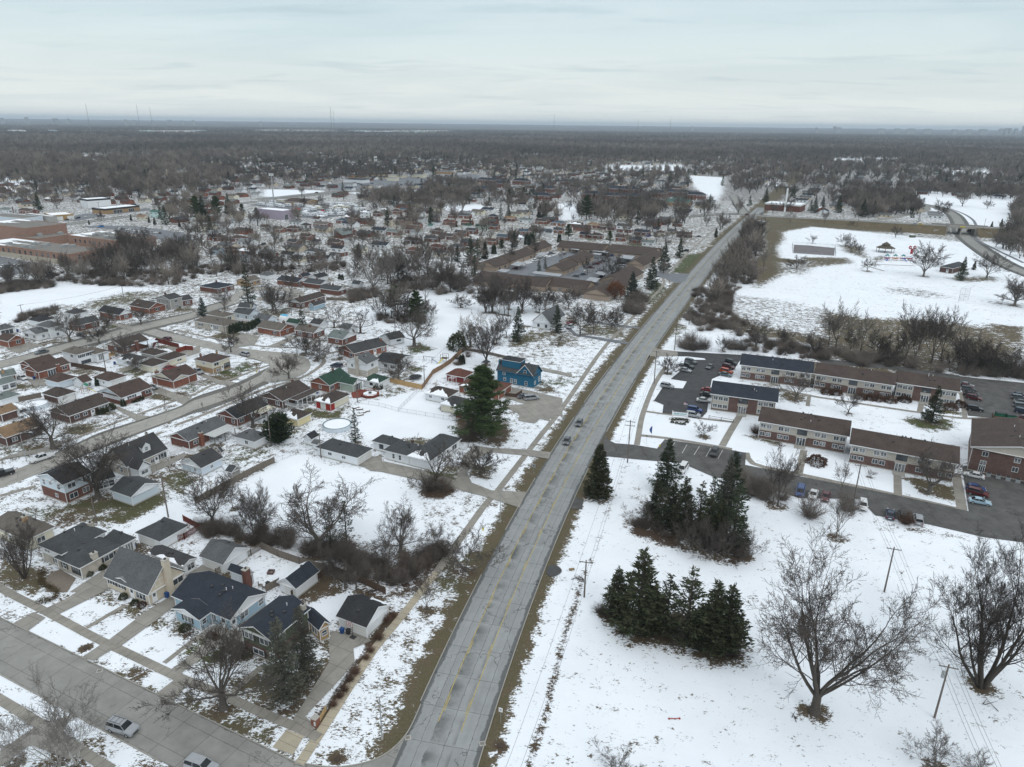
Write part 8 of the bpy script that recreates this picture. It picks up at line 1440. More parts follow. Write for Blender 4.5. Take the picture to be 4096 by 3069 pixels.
for i in range(16):
 x=1180+i*29;y=452+i*4.2;car(VR.choice((Sv,Se)),VR.choice((Sg,SD,SU,Sg,SD,Sh)),Pp,x,y+4,x+14,y-9,'in the near row of the school car park',Qx,far=True)
for i in range(10):
 x=10+i*24;car(Se,VR.choice((Sh,SU,Sg,Sa)),Pp,x,815-i*1.,x+25,806,'parked below the front school wing','cars below the front school wing',far=True)
for i,(c,x,y)in enumerate(((PK,850,672),(PK,880,680),(PK,905,690),(PK,1000,678),(PK,1150,712),(PK,930,718),(PK,1080,722),(PK,1400,630),(PK,1480,628),(PK,1560,610),(PK,1640,608),(PK,1250,690),(PK,520,758),(PK,1700,690))):car(Sv,VR.choice((Sh,Sg,SU)),c,x-10,y,x+12,y-1,'tiny on the distant arterial road','tiny cars on the distant arterial road',far=True)
YR=random.Random(12);lots=[]
for i in range(62):
 while True:
  x,y=YR.uniform(790,1930),YR.uniform(150,322)
  g=G((Pz,x,y))
  if zj(arr([x]),arr([y]),[(780,180),(1100,140),(1900,195),(1950,250),(1520,322),(1235,300),(1235,215),(900,200)])[0]>0 and all(norm(g-h)>7.5 for h in lots):break
  if YR.random()<.01:break
 lots.append(g);ang=rad(-26.5)+YR.choice((0,0,1.57))+YR.uniform(-.1,.1);kd_=YR.choice((PB,QR,QR,'boat',QR));L=YR.uniform(6,9.5);w=1.25;h=3.1
 if kd_=='boat':
  cl=YR.choice((Sa,Ss,Sa,Sg,Pa));cm={Sa:zr,Ss:qa('tarp_blue',(.02,.16,.5),.6,.1),Sg:qa('tarp_grey',(.25,.27,.28),.7,.1),Pa:qa('tarp_red',(.35,.02,.02),.6,.1)}[cl]
  t=empty('boat',g[0],g[1],ang,{Sa:'snow covered',Ss:'blue tarped',Sg:'grey tarped',Pa:'red tarped'}[cl]+' boat stored in the trailer yard','boat','boats in the trailer yard');b=MB();b.poly([(0,-w,1.3),(L*.7,-w,1.3),(L,0,1.5),(L*.7,w,1.3),(0,w,1.3)],cm);b.poly([(0,-w,1.3),(L*.7,-w,1.3),(L*.66,0,2.4),(.3,0,2.2)],cm);b.poly([(0,w,1.3),(.3,0,2.2),(L*.66,0,2.4),(L*.7,w,1.3)],cm);b.poly([(L*.7,-w,1.3),(L,0,1.5),(L*.66,0,2.4)],cm);b.poly([(L,0,1.5),(L*.7,w,1.3),(L*.66,0,2.4)],cm);b.build(Yy,t)
  b=MB();b.poly([(0,-w,1.3),(L*.7,-w,1.3),(L*.6,-.3,.4),(.2,-.4,.4)],W[Sa]);b.poly([(0,w,1.3),(L*.7,w,1.3),(L*.6,.3,.4),(.2,.4,.4)],W[Sa]);b.poly([(L*.7,-w,1.3),(L,0,1.5),(L*.6,-.3,.4)],W[Sa]);b.poly([(L*.7,w,1.3),(L,0,1.5),(L*.6,.3,.4)],W[Sa]);b.poly([(0,-w,1.3),(0,w,1.3),(.2,.4,.4),(.2,-.4,.4)],W[Sa]);b.build('hull',t);bx(t,QR,1,-1,.2,3,1,.5,qw)
 else:
  t=empty(kd_,g[0],g[1],ang,'snow topped white %s stored in the trailer yard'%(PB if kd_==PB else 'camping trailer'),kd_,'campers in the trailer yard');b=MB();b.prism([(0,-w),(L,-w),(L,w),(0,w)],.7,h,W[Sa]if YR.random()<.8 else W[Sp],zr)
  if kd_==PB:b.poly([(L,-w,.7),(L+1.,-w,.7),(L+1.,-w,1.3),(L,-w,2.1)],W[Sa]);b.poly([(L,w,.7),(L,w,2.1),(L+1.,w,1.3),(L+1.,w,.7)],W[Sa]);b.poly([(L+1.,-w,.7),(L+1.,w,.7),(L+1.,w,1.3),(L+1.,-w,1.3)],W[Sa]);b.poly([(L+1.,-w,1.3),(L+1.,w,1.3),(L,w,2.1),(L,-w,2.1)],z3)
  b.build(Yn,t);b=MB();b.box(.8,-w-.03,1.5,2.4,-w,2.2,z3);b.box(4,-w-.03,1.5,5.4,-w,2.2,z3);b.build(Qe,t)
  for x_ in(L*.45,L*.55):b=MB();b.bar((x_,-w,.35),(x_,-w+.2,.35),.35,.35,RUBBER,10);b.build(Qf,t)
g=G((SR,190,1190));t=empty(PB,g[0],g[1],rad(63.5),'white camper van parked beside the tan brown roofed house',PB);bx(t,Yn,-1.2,-3.,.5,1.2,3.,2.8,W[Sa],zr);b=MB();b.box(-1.23,-2.5,1.5,-1.2,-1.2,2.2,z3);b.box(-1.,-3.03,1.5,1.,-3.,2.3,z3);b.build(Qe,t)
# poles, lamps, wires
def qp(c,bx,by,ty,label,arms=1,armdir=None,trans=False,group=None,mk=None,lean=0.):
 g,h=q4(c,bx,by,ty);h=min(max(h,7.),14.);a=rad(-14)if armdir is None else armdir;t=empty('utility_pole',g[0],g[1],a,label,'utility pole',group)
 b=MB();b.bar((0,0,-.2),(lean,0,h),.17,.11,POLE,8);b.build(Yh,t)
 for k in range(arms):
  z=h-.4-k*1.1;b=MB();b.box(-1.25,-.16,z-.06,1.25,-.05,z+.06,POLE);ar=b.build('crossarm',t,loc=(lean,0,0))
  for x in(-1.15,-.6,.6,1.15):i_=MB();i_.cyl(x,-.1,z+.06,z+.24,.05,.04,qa('insulator_grey',(.3,.31,.32),.4,.1),6);i_.build('insulator',ar)
 if trans:b=MB();b.cyl(-.42,-.1,h-2.3,h-1.3,.26,.26,qf,12);b.build('transformer',t)
 if mk:xq(mk,g[0],g[1])
 t[P5]=h;return t
def wire(p,q,sag,label,group='overhead power lines',r=.022):
 b=MB();n=14;pts=[]
 for i in range(n+1):f=i/n;v=Vector(p).lerp(Vector(q),f);v.z-=sag*4*f*(1-f);pts.append(v)
 for a_,c_ in zip(pts[:-1],pts[1:]):b.bar(a_,c_,r,r,qw,3,caps=False)
 o=b.build('power_line');tag(o,label,'cable',group)
def xe(t0,t1,label,xs=(-1.15,.6,1.15),sag=.8,dz=-.2):
 for x in xs:
  p=rel(t0,x,-.1,t0[P5]+dz)if hasattr(t0,'matrix_basis')else t0;q=rel(t1,x,-.1,t1[P5]+dz)if hasattr(t1,'matrix_basis')else t1;wire(p,q,sag,label)
A1=rad(-14)
u1=qp(PR,200,1700,1360,'wooden power pole with a crossarm beside the tractor track',trans=False,mk='the track power pole');u1.name='utility_pole'
u2=qp(PR,598,460,70,'wooden power pole with a lamp arm at the apartment entrance',arms=2,mk='the entrance power pole');u3=qp(Ps,300,990,655,'tall wooden power pole beside the lone car park tree');u4=qp(Ps,512,650,370,'wooden power pole by the far car park entrance');u5=qp(Ps,662,385,215,'wooden power pole left of the dark roadside brush');u6=qp(Ps,742,200,0,'wooden power pole beside the roadside brush, farther')
u7=qp(SF,45,490,370,'wooden power pole on the snowy verge by the park belt');u8=qp(SF,118,385,290,'wooden power pole before the crossroads')
for a_,b_ in((u1,u2),(u2,u3),(u3,u4),(u4,u5),(u5,u6),(u6,u7),(u7,u8)):xe(a_,b_,'overhead line running along the right verge of the main road')
e1=qp('e',1200,1300,915,'wooden power pole with a transformer beside the fanning tree',trans=True,armdir=rad(-18),mk='the transformer pole');e2=qp('e',838,392,70,'plain wooden power pole on the snow behind the spreading tree',armdir=rad(-18),mk='the plain field pole');e3=qp(Qa,500,830,475,'wooden power pole beside the rear parking row',armdir=rad(-18));xe(e1,e2,PU,(-1.15,-.6,.6,1.15));xe(e2,e3,PU,(-1.15,-.6,.6,1.15))
q_=rel(e1,0,0,0);dd=(Vector((e1.location.x,e1.location.y,0))-Vector((e2.location.x,e2.location.y,0)))
for x in(-1.15,-.6,.6,1.15):p=rel(e1,x,-.1,e1[P5]-.2);wire(p,p+dd*1.0,.8,'overhead line leaving over the snow field towards the camera')
dd=(Vector((u1.location.x,u1.location.y,0))-Vector((u2.location.x,u2.location.y,0)))
for x in(-1.15,.6,1.15):p=rel(u1,x,-.1,u1[P5]-.2);wire(p,p+dd*.8,.8,'overhead line above the tractor track towards the camera')
v1=qp(PS,1550,965,575,'wooden utility pole between the pale garage and the snow',arms=0);v2=qp(Pq,885,310,0,'wooden utility pole with a small transformer by the juniper',arms=0,trans=True,mk='the juniper utility pole');v3=qp(Pq,1345,420,195,'wooden utility pole against the long white garage',arms=0);v4=qp(PS,890,1020,800,'short wooden utility pole in the brown back yard',arms=0)
v5=qp(Pf,772,1030,805,'wooden utility pole with one crossarm by the trampoline',mk='the trampoline pole');v6=qp(Pb,1890,1060,830,'wooden utility pole beside the red deck',arms=0);v7=qp(Pf,1175,640,430,'wooden utility pole beside the large round evergreen',arms=0);v8=qp(Pf,468,460,340,'wooden utility pole behind the small windowed garage',arms=0)
for a_,b_,lb in((v4,v1,'service line above the brown back yards'),(v1,v2,'service line between the back yard poles'),(v2,v6,'service line above the red doored garage'),(v6,v5,'service line above the pine fence'),(v5,v7,'service line above the curved fence'),(v2,v3,'service line to the long white garage')):xe(a_,b_,lb,(0.,.3),.5)
k1=qp(SR,1100,745,560,'wooden utility pole in the fenced yard beside the brick deck',armdir=rad(60));k2=qp(SR,1555,610,415,'wooden utility pole behind the cream garages',arms=0);k3=qp(SR,245,210,55,'wooden utility pole at the snow field edge',armdir=rad(60));k4=qp(Pp,1285,1160,1025,'wooden utility pole standing in the snow field',arms=0);xe(k1,k2,'service line above the cream garages',(0.,.4),.5);xe(k3,k4,'line along the snow field edge',(0.,.4),1.)
for c,x,y,ty,lb in((SF,978,290,165,'tall power pole on the road bank'),(SF,1900,360,225,'power pole beside the bridge'),(Pz,1158,530,440,'power pole in the middle streets'),(Pz,1215,370,290,'power pole before the trailer yard'),(Pz,1212,1370,1200,'power pole by the blue dome shed'),(Pz,1550,900,640,'power pole by the creek bank'),(Py,1680,480,350,'power pole on the back street corner'),(Py,20,500,380,'power pole among the middle streets'),(Pb,520,380,205,'power pole beside the hedge row'),(Py,2035,320,215,'power pole beyond the brick row'),(S2,1600,280,210,'power pole before the far tree belt'),(Pp,845,220,130,'power pole beside the black and white workshop'),(Pp,1045,320,150,'power pole by the school road'),(Pp,1775,250,95,'power pole beside the cream houses'),(Pz,780,115,35,'power pole along the arterial road')):qp(c,x,y,ty,lb,armdir=rad(40))
def xk(c,bx,by,ty,label,arm,mat=qf,L=2.2):
 g,h=q4(c,bx,by,ty);h=min(max(h,6.),10.5);t=empty('street_lamp',g[0],g[1],arm,label,'street lamp');b=MB();b.bar((0,0,0),(0,0,h-.5),.10,.06,mat,8);b.cyl(0,0,0,.35,.2,.18,xj,8);b.build(Yh,t)
 b=MB();pts=[Vector((0,0,h-.5)),Vector((.3,0,h-.15)),Vector((.9,0,h+.02)),Vector((L,0,h+.08))]
 for p_,q__ in zip(pts[:-1],pts[1:]):b.bar(p_,q__,.045,.04,mat,6)
 b.build('arm',t);b=MB();b.ball((L+.25,0,h+.05),.38,.16,.09,qj,8,5);b.build('lamp_head',t)
xk(PE,1272,1430,1075,'curved street lamp on the snowy corner verge',rad(10));xk(P5,1383,1010,705,'grey street lamp beside the looping drive',rad(-10));xk(PS,245,450,190,'street lamp beside the parked white pickup',rad(10));xk(SR,318,635,400,'street lamp before the brown brick ranch',rad(150));xk(Pb,1000,850,600,'street lamp at the mouth of the cul de sac',rad(170));xk(Py,1575,450,290,'curved street lamp on the back street',rad(80));xk(S2,955,420,310,'street lamp before the tan roofed house',rad(120))
xk(Pp,1225,310,95,'tall lamp mast by the school road',rad(170))
# fences
def qe(c,pts,label,mat,h=1.7,kind_='board',name='fence',post=2.4,world=False):
 P=[arr(p_)for p_ in pts]if world else Gs(c,pts);o0=P[0];t=empty(name,o0[0],o0[1],0,label,'fence');pm=MB();pk=[]
 for a_,b_ in zip(P[:-1],P[1:]):
  L=norm(b_-a_);d=(b_-a_)/L;n=max(1,int(L/post));nn=arr([-d[1],d[0]])
  for i in range(n+1):pk.append(a_+d*L*i/n-o0)
  p0,p1_=a_-o0,b_-o0
  def bar(z0,z1,th):
   q=[p0-nn*th,p1_-nn*th,p1_+nn*th,p0+nn*th];pm.prism([(float(x),float(y))for x,y in q],z0,z1,mat)
  if kind_=='board':
   bar(.05,h,.025);k=max(1,int(L/.16))
  elif kind_==P4:
   bar(.25,.33,.02);bar(h-.35,h-.27,.02);k=max(1,int(L/.26))
   for i in range(k):q=p0+d*L*(i+.5)/k;pm.box(q[0]-.05,q[1]-.05,.05,q[0]+.05,q[1]+.05,h,mat)
  elif kind_==Pn:
   bar(h-.05,h,.02);bar(.05,.09,.01);k=max(1,int(L/.5))
   for i in range(k):q=p0+d*L*i/k;r_=p0+d*L*(i+1)/k;pm.bar((q[0],q[1],.05),(r_[0],r_[1],h),.008,.008,qf,3,False);pm.bar((q[0],q[1],h),(r_[0],r_[1],.05),.008,.008,qf,3,False)
  elif kind_=='rail':
   bar(h-.1,h,.03);bar(.3,.38,.03)
 pm.build(Yw,t);q=MB();w=.03 if kind_==Pn else.06;q.box(-w,-w,0,w,w,h+.08,mat if kind_!=Pn else qf);me=q.mesh(PZ)
 for i,p_ in enumerate(pk[:99]):link(PZ,me,t,(p_[0],p_[1],0))
 return t
qe(Pq,'190,850 480,690 720,560 918,465','long weathered plank fence along the snowy lot',qk,1.75);qe(Pq,'918,465 1130,375 1290,400','chain link fence beside the long white garage',qf,1.2,Pn);qe(Pq,'-60,790 190,850','chain link fence at the end of the plank fence',qf,1.2,Pn)
qe(Pq,'800,1260 950,1330 1150,1400 1380,1465 1560,1560','grey plank fence behind the half snowy garage',qk,1.7);qe(PE,'540,290 850,75','brown board fence beside the half snowy garage',qn,1.6);qe(PE,'850,75 1060,150 1300,260','brown board fence under the straight trunked trees',qn,1.6);qe(PE,'335,240 440,185','short grey board fence beside the blue ranch',qk,1.6);qe(Pq,'380,1500 600,1380 800,1260','grey picket fence behind the blue ranch roof',qk,1.5,P4)
qe(PS,'1500,1225 1700,1170 1840,1080','red picket fence beside the pyramid roofed garage',z2,1.5,P4);qe(PS,'1690,1000 1840,1080','darker red picket fence behind the pyramid roof',z2,1.5,P4);qe(PS,'1570,400 1690,355 1800,395','white picket fence beside the dormered cape',qj,1.2,P4)
qe(Pf,'415,985 560,1020 745,1060','new yellow pine fence beside the green roofed garage',WOODNEW,1.8);qe(Pf,'745,1060 770,1030 860,900 950,850 1040,790 1090,740 1160,680','curving brown plank fence around the play yard',qa('cedar_fence',(.24,.15,.09),.85,.2,2.,stripe=(0,.16,.25)),1.8,'board');qe(Pf,'500,1285 620,1160 720,1070','chain link fence running up the snowy yards',qf,1.2,Pn);qe(Pf,'90,1200 300,1230 500,1285 780,1330 1060,1380','chain link fence across the white lot',qf,1.2,Pn);qe(Pf,'640,750 940,755','chain link fence behind the swing set',qf,1.2,Pn);qe(Pf,'1180,650 1400,690 1620,740','pale low fence behind the tall garage tree',qk,1.2)
qe(SR,'740,690 1100,750','dark plank fence beside the patio door ranch',qn,1.6);qe(SR,'60,1090 430,1010','grey plank fence beside the round snowy pool',qk,1.7);qe(SR,'1590,500 1620,440 1855,500','dark red board fence around the corner yard',z2,1.8);qe(SR,'1830,555 1925,520 2000,525','bright red board fence panel by the white drive',qa('red_board',(.20,.045,.03),.8,.12,2.,stripe=(0,.3,.25)),1.8);qe(Pb,'125,620 340,550','white picket fence beside the cream and tan house',qj,1.1,P4);qe(Pb,'590,200 820,240','white rail fence behind the pale blue split level',qj,1.3,P4);qe(SR,'1110,600 1195,570','brown board gate fence by the brick deck',WOODNEW,1.5);qe(SR,'1245,755 1380,720','pale board fence beside the snow patched garage',W[Sj],1.6)
qe(Pz,'1570,1170 1860,1175','grey plank fence behind the white fronted house',qk,1.6);qe(Pz,'60,1060 270,1010','tall chain link fence by the snow field',qf,1.8,Pn);qe(Ps,'690,650 1240,690 1900,850','chain link fence behind the car park',qf,1.3,Pn);qe(Ps,'868,1358 1120,1402','dark railing on the apartment lawn',qw,.95,'rail');qe(Pf,'1610,1130 1720,1140 1780,1100','brown board deck fence by the two parked cars',qn,1.3)
# yard things
def at(c,x,y,z=0):g=G((c,x,y),z);return float(g[0]),float(g[1])
def xc(c,x,y,zk,label):
 mt=qa('bin_'+zk,{Ss:(.02,.07,.22),Sh:(.03,.03,.032),Pc:(.02,.09,.07)}[zk],.5,.1);g=at(c,x,y);t=empty('wheelie_bin',*g,rad(63.5),label,'wheelie bin');b=MB();i=len(b.v);b.v+=[(-.24,-.24,.08),(.24,-.24,.08),(.24,.24,.08),(-.24,.24,.08),(-.3,-.32,1.0),(.3,-.32,1.0),(.3,.32,1.0),(-.3,.32,1.0)];k=b.mi(mt)
 for q in((0,3,2,1),(4,5,6,7),(0,1,5,4),(1,2,6,5),(2,3,7,6),(3,0,4,7)):b.f.append(tuple(i+j for j in q));b.m.append(k)
 b.build('bin_body',t);bx(t,'lid',-.33,-.35,1.0,.33,.36,1.08,mt)
 for s_ in(-1,1):b=MB();b.bar((s_*.26-.03,.28,.12),(s_*.26+.03,.28,.12),.12,.12,RUBBER,8);b.build(Qf,t)
xc(PE,950,575,Ss,'blue bin standing before the corner garage');xc(PE,1000,582,Sh,'black bin right of the blue one at the corner garage');xc(Pe,1355,285,Ss,'blue bin beside the tan house wall');xc(Pe,1392,262,Sh,'black bin beside the tan house wall');xc(PS,1240,1255,Ss,'blue bin behind the grey hip roofed house');xc(PS,1200,1262,Sh,'black bin behind the grey hip roofed house');xc(PE,350,198,Sh,'black bin on the blue ranch patio');xc(SR,355,825,Ss,'blue bin beside the patio door ranch');xc(SR,1190,670,Ss,'blue bin behind the snow patched garage');xc(SR,185,330,Ss,'blue bin by the open door garage');xc(Pb,1475,970,Ss,'blue bin behind the green roofed house')
g=at(PE,1035,612);t=empty('basketball_hoop',*g,rad(-30),'portable basketball hoop standing on the corner driveway','basketball hoop');b=MB();b.bar((0,0,.1),(0,0,3.3),.05,.05,qw,6);b.build(Yh,t);bx(t,'base',-.5,-.35,0,.5,.45,.18,qw)
b=MB();b.box(-.65,-.50,2.75,.65,-.46,3.65,qa('acrylic_board',(.62,.62,.62),.4,.05));bd_=b.build('backboard',t);b=MB();red_=W[Pa]
for q in((-.68,-.53,2.72,.68,-.505,2.78),(-.68,-.53,3.62,.68,-.505,3.68),(-.68,-.53,2.78,-.62,-.505,3.62),(.62,-.53,2.78,.68,-.505,3.62),(-.3,-.53,2.95,.3,-.505,3.0),(-.3,-.53,3.35,.3,-.505,3.4),(-.3,-.53,3.,-.25,-.505,3.35),(.25,-.53,3.,.3,-.505,3.35)):b.box(*q,red_)
b.build('board_marking',bd_);b=MB()
for i in range(12):a_=i*pi/6;c_=(i+1)*pi/6;b.bar((.23*cos(a_),-.78+.23*sin(a_),3.05),(.23*cos(c_),-.78+.23*sin(c_),3.05),.015,.015,red_,4,False);b.bar((.23*cos(a_),-.78+.23*sin(a_),3.05),(.13*cos(a_),-.78+.13*sin(a_),2.65),.008,.008,qj,3,False)
b.build('hoop',t);xq('the basketball hoop',*g)
for i,(x,y)in enumerate(((1790,500),(1825,512),(1862,530))):
 g=at(Pe,x,y);t=empty('garden_chair',*g,rad(63.5+180),('left','middle','right')[i]+'most of three red garden chairs by the blue house','chair');rm_=qa('chair_red',(.45,.03,.03),.6,.05);bx(t,'seat',-.28,-.28,.36,.28,.28,.42,rm_);b=MB();b.prism([(-.28,.24),(.28,.24),(.28,.32),(-.28,.32)],.42,1.0,rm_);b.build('backrest',t)
 for sx in(-1,1):
  for sy in(-1,1):bx(t,'leg',sx*.25-.03,sy*.25-.03,0,sx*.25+.03,sy*.25+.03,.36,rm_)
  bx(t,'armrest',sx*.3-.05,-.3,.58,sx*.3+.05,.3,.62,rm_)
for i,(x,y,c)in enumerate(((285,195,PE),(318,215,PE))):
 g=at(c,x,y);t=empty('garden_chair',*g,rad(100),('grey garden chair on the blue ranch patio','grey garden chair nearer the plank fence')[i],'chair');bx(t,'seat',-.28,-.28,.36,.28,.28,.42,qk);bx(t,'backrest',-.28,.24,.42,.28,.3,1.,qk)
 for sx in(-1,1):
  for sy in(-1,1):bx(t,'leg',sx*.25-.03,sy*.25-.03,0,sx*.25+.03,sy*.25+.03,.36,qk)
g=at(PE,372,85);t=empty('fire_pit',*g,0,'square brick fire pit in the snowy back yard','fire pit');b=MB()
for q in((-.6,-.6,.6,-.4),(-.6,.4,.6,.6),(-.6,-.4,-.4,.4),(.4,-.4,.6,.4)):b.box(q[0],q[1],0,q[2],q[3],.45,W[SL])
b.build('brick_ring',t);b=MB();b.bar((-.4,-.1,.3),(.4,.1,.35),.08,.07,POLE,6);b.build('log',t)
g=at(PE,735,1315);t=empty('brick_pier',*g,q7,'red brick corner pier with a white sign at the drive','pier');b=MB();b.box(-.45,-.45,0,.45,.45,1.35,W[Sb]);b.box(-.5,-.5,1.35,.5,.5,1.45,xj);b.build('pier',t);b=MB();b.box(.1,-.47,.35,.42,-.455,1.05,qj);b.box(.14,-.475,.6,.38,-.47,.64,qw);b.box(.14,-.475,.75,.38,-.47,.79,qw);b.build('sign',t)
qe(PE,'765,1300 818,1205','short pine board fence beside the brick pier',WOODNEW,1.0)
qe(PE,'820,1200 905,1050 985,935 1065,815','low split rail fence between drive and dry bushes',POLE,.7,'rail',post=4.)
def hydrant(c,x,y,label):
 ym=qa('hydrant_yellow',(.55,.45,.02),.5,.08);g=at(c,x,y);t=empty('fire_hydrant',*g,0,label,'fire hydrant');b=MB();b.cyl(0,0,0,.6,.15,.13,ym,10);b.cyl(0,0,.6,.62,.19,.19,ym,10);b.ball((0,0,.65),.14,.14,.16,ym,10,5);b.build('barrel',t)
 for s_ in(-1,1):b=MB();b.bar((0,0,.45),(s_*.24,0,.45),.07,.07,ym,8);b.build('nozzle',t)
hydrant(P5,1225,1085,'yellow fire hydrant on the main road verge');hydrant(Pb,843,752,'yellow fire hydrant on the verge of the tan corner house');hydrant(PR,893,318,'yellow fire hydrant at the apartment entrance')
def pool(c,x0,x1,y,r_,label,mt):
 g=at(c,(x0+x1)/2,y);t=empty('swimming_pool',*g,0,label,'swimming pool');b=MB();n=28;w_=W[SE]
 for i in range(n):a_,c_=2*pi*i/n,2*pi*(i+1)/n;b.poly([(r_*cos(a_),r_*sin(a_),0),(r_*cos(c_),r_*sin(c_),0),(r_*cos(c_),r_*sin(c_),1.25),(r_*cos(a_),r_*sin(a_),1.25)],w_)
 b.build('pool_wall',t);b=MB();b.cyl(0,0,1.0,1.12,r_-.1,r_-.1,zr,n);b.build(Yy,t);b=MB()
 for i in range(n):a_,c_=2*pi*i/n,2*pi*(i+1)/n;b.poly([((r_-.25)*cos(a_),(r_-.25)*sin(a_),1.27),((r_+.06)*cos(a_),(r_+.06)*sin(a_),1.27),((r_+.06)*cos(c_),(r_+.06)*sin(c_),1.27),((r_-.25)*cos(c_),(r_-.25)*sin(c_),1.27)],mt);b.bar((r_*cos(a_),r_*sin(a_),0),(r_*cos(a_),r_*sin(a_),1.25),.04,.04,qj,4)
 b.build('rim',t);xq('the round pool' if QG in label else 'the rear round pool',*g)
pool(Pq,1370,1618,140,4.0,'round above ground pool with a teal rim and snowy cover',qa('rim_teal',(.05,.13,.13),.6,.1));pool(SR,265,500,1110,3.2,'round snow covered pool behind the long brown ranch',qf)
g=at(Ps,565,1368);t=empty('entrance_sign',*g,rad(-12),'white apartment entrance sign on two posts in a planted bed','sign');b=MB();b.box(-2.1,-.06,1.1,2.1,.06,2.3,qj);pn_=b.build(Yw,t)
for s_ in(-1,1):bx(t,PZ,s_*2.2-.12,-.12,0,s_*2.2+.12,.12,2.6,qj)
b=MB();tq=qa('sign_turquoise',(.10,.38,.42),.6,.05)
for i,(x0_,x1_)in enumerate(((-1.8,-1.1),(-.95,-.2),(-.05,.1),(.25,1.0),(1.1,1.8))):b.box(x0_,-.075,1.75,x1_,-.06,2.0,tq)
for x0_ in(-1.5,-.8,-.1,.6):b.box(x0_,-.075,1.4,x0_+.55,-.06,1.52,tq)
b.build('lettering',pn_);b=MB()
for i in range(20):a_=pi*2*i/20;c_=pi*2*(i+1)/20;b.poly([(3.1*cos(a_),1.5*sin(a_)-.5,0.0),(3.1*cos(c_),1.5*sin(c_)-.5,0.0),(3.1*cos(c_),1.5*sin(c_)-.5,.25),(3.1*cos(a_),1.5*sin(a_)-.5,.25)],xj)
b.build('edging',t)
for i,(x,y)in enumerate(((495,1375),(490,1400),(535,1410),(578,1418),(610,1420),(640,1400),(635,1378),(600,1375),(530,1372),(565,1374))):B_(Pw,Ps,x,y,.55,'clipped low bush ringing the apartment sign bed','low bushes ringing the sign bed',w=1.3)
def flag(c,x,y,h,mat,label,tri=False):
 g=at(c,x,y);t=empty('flag',*g,rad(0),label,'flag');b=MB();b.bar((0,0,0),(0,0,h),.025,.015,qw,5);b.build(Yh,t);b=MB()
 if tri:n=8;[b.poly([(-.02-(.55*sin(pi*i/n)+.15)*1,.0,h-.05-2.2*i/n),(0,0,h-.05-2.2*i/n),(0,0,h-.05-2.2*(i+1)/n),(-.02-(.55*sin(pi*(i+1)/n)+.15),.0,h-.05-2.2*(i+1)/n)],mat)for i in range(n)]
 else:
  for i in range(6):b.box(-1.2,-.01,h-.1-.11*(i+1),0,.01,h-.1-.11*i,(W[Pa],qj)[i%2])
  b.box(-.5,-.02,h-.45,0,.02,h-.1,qa('flag_blue',(.02,.04,.15),.7,.05))
 b.build('cloth',t)
flag(PR,818,240,3.8,qa('banner_blue',(.05,.10,.28),.7,.1),'tall blue feather banner on the apartment lawn',True);flag(Ps,640,1290,3.2,None,'small striped flag beside the blue suv')
def signpost(c,x,y,label,mat=qj,w=.6,h=2.1,sh=.75,faceang=rad(-20)):
 g=at(c,x,y);t=empty('road_sign',*g,faceang,label,'road sign');b=MB();b.bar((0,0,0),(0,0,h+sh),.03,.03,qf,5);b.build(PZ,t);bx(t,Yw,-w/2,-.05,h,w/2,-.03,h+sh,mat);b=MB();b.box(-w*.3,-.06,h+sh*.55,w*.3,-.05,h+sh*.65,qw);b.box(-w*.2,-.06,h+sh*.3,w*.2,-.05,h+sh*.4,qw);b.build('lettering',t)
signpost('c',410,1300,'small white road sign on the right verge near the corner');signpost(P5,1690,560,'road sign with a blue grey panel on the left verge',qf,.9,1.6,1.0);signpost(P5,1962,130,'road sign beside the driveway apron',qf);signpost(PR,770,290,'small green street name sign at the entrance',qa('sign_green',(.02,.12,.06),.6,.05),.7,2.3,.25)
def z8(c,x,y,n,r_,label,name='fallen_branch'):
 g=at(c,x,y);S=[];rg=random.Random(int(x));
 for i in range(n):a_=rg.uniform(0,3.14);L=r_*rg.uniform(.4,1);ox,oy=rg.uniform(-.4,.4)*r_*.5,rg.uniform(-.4,.4)*r_*.5;S.append((ox-L*cos(a_)/2,oy-L*sin(a_)/2,.08,ox+L*cos(a_)/2,oy+L*sin(a_)/2,.08+rg.uniform(.05,.5),.06,.02))
 o=link(name,q9(name,S,xp,5),None,(*g,0));tag(o,label,'branch')
z8(PR,140,1530,9,2.6,'fallen dark branch on the snow beside the track power pole');z8(Yd,660,1225,5,1.5,'small fallen branch before the evergreen row');z8('e',200,1292,5,2.,'fallen stick at the foot of the spreading tree');z8('e',1590,1200,3,2.6,'long fallen stick beneath the fanning tree');z8(PE,1200,240,7,3.,'loose pale planks behind the corner garage','timber_pile')
g=at(PR,85,1455);b=MB();b.bar((-.5,0,.22),(.5,.25,.22),.24,.22,qa('log_end',(.25,.18,.10),.9,.2),10);o=b.build('log',loc=(*g,0));tag(o,'short cut log lying on the snow by the road','log')
g=at('c',1815,1268);b=MB();b.bar((-.75,0,.08),(.75,.05,.08),.06,.06,W[Pa],6);b.box(-.85,-.12,0,-.7,.12,.16,W[Pa]);b.box(.7,-.07,0,.9,.17,.16,W[Pa]);o=b.build('red_toy',loc=(*g,0));tag(o,'small red plastic object lying on the open snow','toy')
for c,x,y,lb in((PE,912,1590,'dark manhole cover in the snowy corner verge'),('c',410,1485,'rusty manhole cover on the brown right verge'),(Pe,695,695,'dark utility cover on the snowy verge')):g=at(c,x,y);b=MB();b.cyl(0,0,.0,.09,.42,.42,qa('cast_iron',(.06,.045,.035),.8,.2),18);o=b.build('manhole_cover',loc=(*g,0));tag(o,lb,'manhole cover');spot(*g,1.3,.1,-.5)
